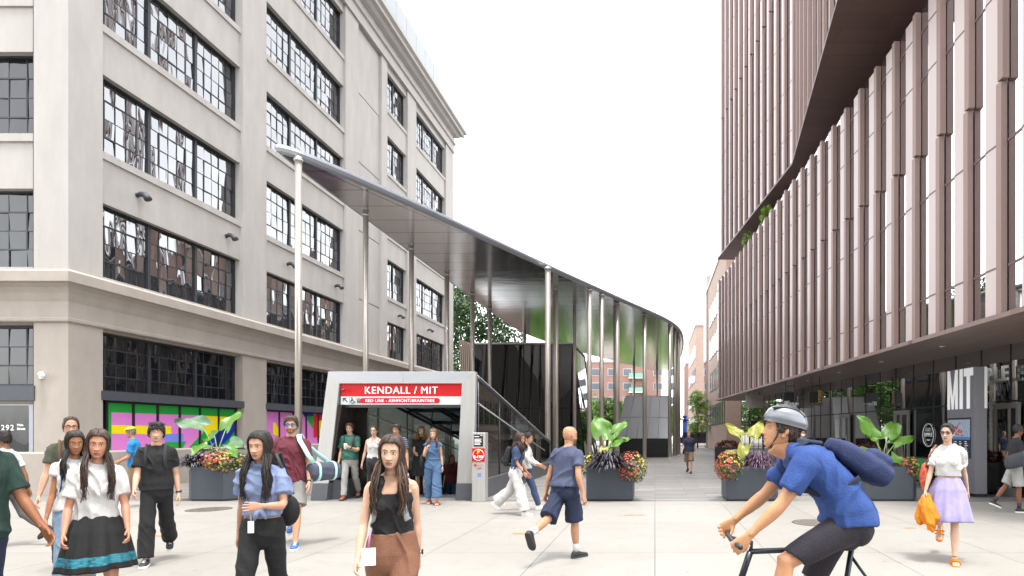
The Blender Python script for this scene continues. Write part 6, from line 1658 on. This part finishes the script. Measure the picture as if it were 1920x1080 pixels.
mb.add(bl + bk_, [(i, i+1, i+12, i+11) for i in range(10)]); part('cap', mb, mat('yellow_cap', '9a9a3a', .7), h.root)

# people coming out of the station
h = Human('man in a teal green shirt holding a white cup at the station entrance', 656, 14.1, 1.84, 14, False, 'd3a488', 'a96a60', lean=2, head=(-6, 2, 0), armL=(22, 8, 92, 40), armR=(4, 7, 14, 0), legL=(-14, 2, 26, -20), legR=(14, 1, 4, 0), squash=.92, voxel=.009)
h.top(C_teal, 'shirt', hem=.93, sleeve=.72, off=.012, loose=.6, amp=0.0105, collar=True); h.pants(C_lgrey, 'trousers', 1.95, .010, .0, 1.02, .5, .006); h.hair(HB, 'short', .03, .018, strands=150); h.glasses(M_frame, M_sun, False); h.shoes(S_brown, S_dark); h.watch('L', S_black, M_black)
cp = held('paper_cup', 'white lidded paper cup held by the man in the teal green shirt', 'cup', h); p = h.hand['L'] @ Vector((0, .09, .045)); mb = MB(); mb.lathe([(.030, -.06), (.038, .05)], p, 16); part('cup', mb, M_white, cp); mb = MB(); mb.lathe([(.040, .051), (.040, .058), (.034, .068)], p, 16); part('lid', mb, M_white, cp)
backpack(h, C_char, 'dark backpack on the man in the teal green shirt', S_black, .27, .42, .13, 1.24)
h = Human('woman in a white tank top and black trousers coming out of the station', 702, 13.75, 1.78, 16, True, 'd8ad95', 'b4685f', lean=3, head=(-10, 2, 0), armL=(20, 8, 30, 10), armR=(-6, 14, 12, 0), legL=(14, 1, 4, 0), legR=(-14, 1, 24, -20), squash=.95, voxel=.009)
h.top(C_white, 'tank_top', hem=1.0, sleeve=0, strap=1.2, off=.008, loose=.3, amp=0.0105); h.pants(C_char, 'trousers', 1.95, .010, .0, 1.04, .4); h.hair(HB, 'pony', .26, .012, strands=120, hairline=.08); h.glasses(M_frame, M_sun, False); h.shoes(S_black, S_white)
h = Human('dark haired man in a navy striped shirt behind the black tank top woman', 744, 13.3, 1.80, 18, False, 'b98462', '97564a', lean=3, head=(-20, 4, 0), armL=(10, 8, 18, 0), armR=(-8, 8, 22, 0), legL=(-14, 1, 24, -20), legR=(14, 1, 4, 0), squash=.95, voxel=.009, build=1.04)
h.top([cl('stripe_navy', '2c3a5c'), cl('stripe_pale', '8592ab')], 'shirt', hem=.91, sleeve=.62, off=.012, loose=.6, amp=0.0090, stripe=lambda c: 1 if (c.z*22) % 1 < .3 else 0); h.pants(C_denimd, 'jeans', 1.95, .010, .0, 1.02, .5); h.hair(HD, 'short', .034, .02, strands=150); h.shoes(S_black, S_white)
h = Human('woman with dark blond hair in a black dress inside the station doorway', 790, 15.0, 1.76, 14, True, 'd6ac94', 'b4685f', lean=2, head=(4, 4, 0), armL=(14, 8, 40, 20), armR=(18, 6, 60, 24), legL=(10, 1, 4, 0), legR=(-10, 1, 18, -15), squash=.95, voxel=.010)
h.top(C_black, 'dress_top', hem=.98, sleeve=.6, off=.012, loose=.6); h.skirt([C_black, C_black], 1.06, .55, .08, 7, .012); h.hair(HY, 'wavy', .16, .02, strands=130, seed=3); h.shoes(S_black, S_dark)
h = Human('woman in a blue denim jumpsuit walking out of the station', 812, 13.05, 1.68, 14, True, 'd6aa90', 'b4685f', feet='bare', lean=2, head=(4, 3, 0), armL=(-4, 7, 14, 0), armR=(20, 10, 118, 30), legL=(14, 1, 6, 0), legR=(-8, 1, 14, -8), squash=.97, voxel=.008)
h.top(C_denim, 'jumpsuit_top', hem=1.03, sleeve=.08, off=.012, loose=.4, neck=1.45, amp=0.0105); h.pants(C_denim, 'jumpsuit_trousers', 1.80, .016, .03, 1.08, .9, .008, belt=C_denim); h.hair(HL, 'long', .26, .014, strands=150, seed=6); h.sandals(C_coral); h.watch('L', S_black, M_black)
b_ = held('tote_bag', 'black tote bag under the arm of the woman in the denim jumpsuit', 'bag', h); mb = MB(); mb.ball((-.23, .04, .98), .06, .15, .16); me = remesh(mb, .014, 2); me.materials.append(C_black); part('pouch', me, None, b_, fix=False); mb = MB(); mb.tube([(-.22, -.07, 1.1), (-.17, -.04, 1.34), (-.13, .0, 1.45), (-.17, .08, 1.34), (-.22, .13, 1.1)], .012, 6); part('strap', mb, M_strap, b_)
h = Human('woman in a wine red shirt coming up the stairs inside the station', 847, 16.6, 1.66, 14, True, 'd0a088', 'b0645a', lean=6, head=(16, 6, 0), armL=(10, 8, 30, 10), armR=(8, 9, 20, 0), legL=(30, 1, 50, 0), legR=(-4, 1, 6, 0), squash=.95, voxel=.010, zbase=-.68)
h.top(C_wine, 'shirt', hem=.92, sleeve=.9, off=.013, loose=.7); h.pants(C_denimd, 'jeans', 1.95, .010, .0, 1.02, .4); h.hair(HL, 'long', .2, .014, strands=110, seed=7); h.shoes(S_black, S_dark)

# two women walking right past the glass side
h = Human('dark haired woman in white trousers and a dark blue top walking to the right', 968, 11.4, 1.62, 84, True, 'c2876a', '9c574e', lean=9, head=(-4, 2, 0), armL=(14, 6, 26, 0), armR=(20, 6, 28, 0), legL=(-26, 2, 26, -35), legR=(20, 2, 8, 0), squash=.95, voxel=.008)
h.top(C_denimd, 'shirt', hem=1.0, sleeve=.75, off=.013, loose=.7, amp=0.0120); h.pants(C_white, 'trousers', 1.93, .016, .03, 1.06, .9, .007); h.hair(HB, 'long', .20, .014, strands=120, seed=9); h.shoes(S_white, S_white); h.watch('R', S_black, M_black)
backpack(h, C_black, 'black backpack on the woman in white trousers', S_black, .26, .38, .14, 1.24)
h = Human('woman in a white long sleeved top and blue jeans stepping right', 984, 12.1, 1.64, 80, True, 'c99578', 'a25d54', lean=8, head=(0, 4, 0), armL=(22, 6, 50, 0), armR=(40, 6, 36, 0), legL=(24, 2, 6, 5), legR=(-28, 2, 30, -35), squash=.95, voxel=.009)
h.top(C_white, 'shirt', hem=.98, sleeve=1.9, off=.013, loose=.8, flare=.004, amp=0.0120); h.pants(C_denimd, 'jeans', 1.95, .010, .0, 1.03, .4); h.hair(HD, 'pony', .24, .012, strands=100); h.shoes(S_white, S_white)

# bald man from behind
h = Human('bald man in a slate blue T-shirt and navy shorts seen from behind', 1060, 7.43, 1.68, 158, False, 'cb9474', 'a4645a', lean=7, side=-4, head=(-28, -2, 0), armL=(-4, 10, 12, 0), armR=(-20, 16, 36, 0), legL=(-36, 3, 34, -58), legR=(12, 1, 8, 0, -22), squash=.98, voxel=.007, build=1.06)
h.top(C_slate, 'shirt', hem=.98, sleeve=.60, off=.014, loose=.7, flare=.016, amp=0.0165, freq=9); h.pants(C_navy, 'shorts', .98, .014, .026, 1.04, .9, .008, belt=mat('black_belt', '151517', .4)); h.shoes(S_black, S_dark, sock=C_white); h.beard(mat('stubble', '6e4b38', .7))
# far men
h = Human('man in a blue polo shirt and khaki shorts walking far down the passage', 1292, 23.2, 1.68, -12, False, 'd0a080', 'a86a5c', lean=2, head=(10, 0, 0), armL=(-10, 9, 22, 0), armR=(14, 9, 20, 0), legL=(18, 2, 6, 0), legR=(-14, 2, 26, -15), voxel=.011, build=1.1)
h.top(C_navy, 'polo_shirt', hem=.92, sleeve=.7, off=.012, loose=.8, collar=True); h.pants(C_khaki, 'shorts', .95, .012, .025, 1.02, .9); h.hair(HG, 'short', .02, .012, strands=90); h.shoes(S_black, S_dark)
backpack(h, C_black, 'black bag hanging behind the man in khaki shorts', S_black, .28, .4, .14, 1.1, off=.01)
h = Human('person in a coral red shirt standing at the far end of the passage', 1348, 58, 1.72, 160, False, 'c99578', 'a25d54', voxel=.014)
h.top(C_coral, 'shirt', hem=.92, sleeve=1.2, off=.012, loose=.7); h.pants(C_char, 'trousers', 1.95, .010, .0, 1.02, .5); h.hair(HB, 'short', .02, .012, strands=60); h.shoes(S_black, S_dark)
h = Human('person with a white mask and a colourful patterned jacket by the museum glass', 1505, 17, 1.72, 0, False, 'd3a488', 'a96a60', voxel=.011, armL=(30, 10, 60, 20), armR=(30, 10, 60, 20))
h.top([C_white, cl('patch_teal', '2f8f93'), cl('patch_red', 'b03040')], 'jacket', hem=.90, sleeve=1.7, off=.016, loose=.9, stripe=lambda c: (1 if c.z < 1.12 else (2 if noise.noise(c*14) > .22 else 0))); h.pants(C_char, 'trousers', 1.95, .010, .0, 1.02, .5); h.hair(HD, 'short', .03, .02, strands=90, fringe=True); h.shoes(S_white, S_white)
mb = MB(); vs = []
for i in range(8):
    for j in range(13):
        a = lerp(-1.1, 1.1, j/12); z = lerp(-.028, -.105, i/7); vs.append(h.HM @ (head_point(a, z, False, .0001) + Vector((0, -.012 - .012*math.cos(a), 0))))
mb.add(vs, [(i*13+j, i*13+j+1, (i+1)*13+j+1, (i+1)*13+j) for i in range(7) for j in range(12)], 0, True); part('face_mask', mb, M_white, h.root)

# woman in white top and lavender skirt
h = Human('woman in a white cropped top and lavender skirt with orange sandals', 1777, 7.33, 1.73, -26, True, 'd9b199', 'b4685f', feet='bare', lean=2, head=(-20, 0, 0), armL=(-22, 10, 10, 0), armR=(14, 13, 10, 0), legL=(16, -1, 5, 0), legR=(-24, 1, 46, -50), squash=.95, voxel=.006, hands=(24, 34))
h.top(C_white, 'shirt', hem=1.10, sleeve=.66, off=.012, loose=.7, flare=.014, amp=0.0135); h.skirt(C_lav, 1.08, .54, .11, 10, .018); h.hair(HD, 'bun', .2, .012, hairline=.075); h.glasses(mat('brown_frame', '5a3320', .3), mat('brown_lens', '4a2a1c', .08, spec=.8)); h.sandals(C_orange)
b_ = held('handbag', 'colourful patterned handbag on the shoulder of the woman in the lavender skirt', 'bag', h); mb = MB(); mb.ball((-.27, .06, 1.06), .07, .15, .19); me = remesh(mb, .012, 2); me.materials.append(mat('patchwork', 'a8452c', .8, var=.8, scale=16)); part('pouch', me, None, b_, fix=False)
mb = MB(); mb.tube([(-.26, -.05, 1.2), (-.20, -.06, 1.36), (-.135, -.02, 1.472), (-.19, .07, 1.4), (-.26, .15, 1.2)], .014, 6, flat=.5); part('strap', mb, S_brown, b_)
b_ = held('orange_cloth', 'bright orange garment held in the hand of the woman in the lavender skirt', 'garment', h); P = h.hand['R'] @ Vector((0, .07, .02))
rnd = random.Random(4); mb = MB()
for k in range(11):
    a = rnd.uniform(0, 6.28); r = rnd.uniform(.03, .11); L = rnd.uniform(.22, .46); q = P + Vector((math.cos(a)*.015, math.sin(a)*.015, rnd.uniform(-.01, .04)))
    mb.tube([q, q + Vector((math.cos(a)*r*.7, math.sin(a)*r*.7, -L*.35)), q + Vector((math.cos(a)*r*1.1, math.sin(a)*r, -L*.75)), q + Vector((math.cos(a)*r, math.sin(a)*r*.9, -L))], [.02, .045, .06, .035], 8)
me = remesh(mb, .010, 2); wrinkle(me, .016, 3, 16, (1, 1, .3)); me.materials.append(C_orange); part('cloth', me, None, b_, fix=False)
# man at the right edge
h = Human('man in a dark T-shirt and grey shorts walking off at the right edge', 1903, 11.8, 1.76, 84, False, '8a5a40', '7d463c', lean=7, head=(0, 4, 0), armL=(-10, 6, 20, 0), armR=(16, 8, 60, 0), legL=(-20, 2, 20, -20), legR=(6, 1, 6, 0), squash=.88, voxel=.009)
h.top(C_char, 'shirt', hem=.95, sleeve=.7, off=.013, loose=.7); h.pants(C_lgrey, 'shorts', .92, .014, .03, 1.02, .9); h.hair(HD, 'short', .016, .012, strands=110); h.shoes(S_black, S_white, sock=S_black)
b_ = held('sports_bag', 'black and teal sports bag under the arm of the man at the right edge', 'bag', h)
mb = MB(); mb.loft([(Vector((-.27, y, 1.08 - .25*y)), Vector((1,0,0)), Vector((0,0,1)), .10*w, .15*w, 2.3) for y, w in ((-.3, .4), (-.25, .85), (-.05, 1), (.15, 1), (.3, .85), (.34, .4))], 18); me = remesh(mb, .012, 2); me.materials.append(C_bpack); me.materials.append(C_teal2)
for p_ in me.polygons: p_.material_index = 1 if p_.center.y < -.02 else 0
part('bag_body', me, None, b_, fix=False)

# ---------------------------------------------------------------- cyclist
h = Human('cyclist in a blue shirt and grey helmet leaning over the handlebar', 1584, 3.45, 1.76, -90, False, 'd59c74', 'a86a5c', lean=58, head=(0, -34, 0), armL=(92, 5, 12, 4), armR=(96, 5, 12, 4), legL=(62, 4, 52, 0), legR=(24, 4, 30, 0), voxel=.007, hands=(48, 48), build=1.02)
seat_z = 1.08; h.root.location.z = seat_z - .93*h.k
h.top(C_cyc, 'jersey', hem=.92, sleeve=.7, off=.012, loose=.5, amp=0.0105); h.pants(cl('cycling_shorts', '2a2430'), 'shorts', .86, .010, .0, 1.03, .4); h.hair(HB, 'short', .02, .010, strands=80); h.shoes(S_black, S_dark)
mb = MB(); vs = []
for i in range(14):
    for j in range(36):
        z = lerp(.1128, .035, i/13); a = 2*math.pi*j/36; p = head_point(a, z, False, .030*(1 if i < 12 else .7)); p.z += .030*(1-i/13)**.5
        p.y += .02*max(0, -math.cos(a))*(i/13); vs.append(h.HM @ p)
mb.add(vs, [(i*36+j, (i+1)*36+j, (i+1)*36+(j+1) % 36, i*36+(j+1) % 36) for i in range(13) for j in range(36)] + [tuple(range(36))], 0, True)
hm = part('helmet', mb, mat('helmet_grey', '6b6e74', .35, coat=.3), h.root)
mb = MB()
for xx in (-.062, -.032, 0, .032, .062): mb.tube([h.HM @ Vector((xx, -.085, .112)), h.HM @ Vector((xx, -.02, .146 - abs(xx)*.25)), h.HM @ Vector((xx, .05, .150 - abs(xx)*.3)), h.HM @ Vector((xx*.9, .105, .10))], .011, 8, flat=.8)
part('vent', mb, M_black, hm)
mb = MB()
for s_ in (1, -1): mb.tube([h.HM @ Vector((s_*.085, -.03, .04)), h.HM @ Vector((s_*.074, -.03, -.04)), h.HM @ Vector((s_*.03, -.045, -.112)), h.HM @ Vector((0, -.045, -.118))], .005, 5)
part('chin_strap', mb, M_black, hm)
backpack(h, cl('cyc_pack', '1f2f5c'), 'navy backpack low on the back of the cyclist', cl('cyc_strap', '1a2340'), .28, .40, .15, 1.12)
# the bicycle under him (frame +y local = backwards, forward = -x in the picture)
t = thing('bicycle', 'bicycle ridden by the cyclist in the blue shirt', 'bicycle'); t.location = (h.root.location.x, h.root.location.y, 0); t.rotation_euler = (0, 0, R(-90))
hl = h.root.location.z
handL = h.hand['L'] @ Vector((0, .08, 0)); handR = h.hand['R'] @ Vector((0, .08, 0)); hb = (handL + handR)/2 + Vector((0, 0, hl))
bar_y, bar_z = hb.y, hb.z
M_bike = mat('bike_frame', '2b2f36', .3, .5); st = Vector((0, .05, .98)); bb_ = Vector((0, -.06, .30)); hd0 = Vector((0, bar_y+.12, .90)); hd1 = Vector((0, bar_y+.06, .72)); fw = Vector((0, bar_y-.06, .34)); rw = Vector((0, .42, .34))
mb = MB()
for a, b, r in ((st, bb_, .016), (hd1, bb_, .019), (hd0, st*.92+bb_*.08, .017), (hd0, hd1, .02), (bb_, rw, .011), (st*.85+bb_*.15, rw, .009)): mb.tube([a, b], r, 10)
mb.tube([hd1, hd1.lerp(fw, .3) + Vector((0, -.01, 0)), fw], [.016, .014, .011], 10); part('frame', mb, M_bike, t)
mb = MB(); mb.tube([hd0, hd0 + Vector((0, .01, .05)), Vector((0, bar_y, bar_z-.0))], .014, 8); part('stem', mb, M_black, t)
mb = MB(); mb.tube([(-.30, bar_y+.02, bar_z), (-.1, bar_y, bar_z), (.1, bar_y, bar_z), (.30, bar_y+.02, bar_z)], .014, 10); part('handlebar', mb, M_black, t)
mb = MB(); mb.loft([(Vector((0, y, 1.0 + z)), Vector((1,0,0)), Vector((0,0,1)), w, .028, 2.2) for y, w, z in ((-.14, .018, 0), (-.08, .026, .005), (.02, .05, 0), (.09, .075, .005), (.13, .06, .01))], 16); part('saddle', mb, M_black, t)
for c in (fw, rw):
    mb = MB(); mb.tube([c + Vector((0, .325*math.cos(R(a)), .325*math.sin(R(a)))) for a in range(0, 361, 10)], .018, 8); wo = part('wheel', mb, mat('tyre', '1b1b1c', .8), t)
    mb = MB()
    for a in range(0, 360, 18): mb.tube([c + Vector((.02*(-1)**(a//18), 0, 0)), c + Vector((0, .31*math.cos(R(a)), .31*math.sin(R(a))))], .0015, 4)
    mb.tube([c + Vector((0, .305*math.cos(R(a)), .305*math.sin(R(a)))) for a in range(0, 361, 10)], .009, 6); part('rim', mb, M_metal, wo)
mb = MB(); mb.lathe([(.09, -.004), (.09, .004)], n=28); xform(mb, Matrix.Translation(bb_ + Vector((-.05, 0, 0))) @ Matrix.Rotation(R(90), 4, 'Y')); mb.tube([bb_ + Vector((-.07, 0, 0)), bb_ + Vector((-.08, -.12, .12))], .012, 6); mb.tube([bb_ + Vector((.07, 0, 0)), bb_ + Vector((.08, .12, -.12))], .012, 6); part('crank', mb, M_metal, t)

# survey paint marks and small litter on the slabs
M_spray = mat('orange_spray', 'a8703c', .8, var=.5, scale=40)
for (px, py, w_, l_) in ((1190, 966, .5, .10), (1640, 962, .35, .06), (1705, 990, .3, .07), (985, 1000, .6, .10), (300, 1005, .4, .08)):
    d = 1.6*F/(py-PY); x = at(px, d); mb = MB(); r_ = random.Random(px); n_ = 18
    pts = [(x + w_*.5*math.cos(2*math.pi*k/n_)*r_.uniform(.5, 1), d + l_*math.sin(2*math.pi*k/n_)*r_.uniform(.4, 1), .0035) for k in range(n_)]
    mb.add(pts, [tuple(range(n_))]); tag(part('paint_mark', mb, M_spray, fix=False), kind='structure')
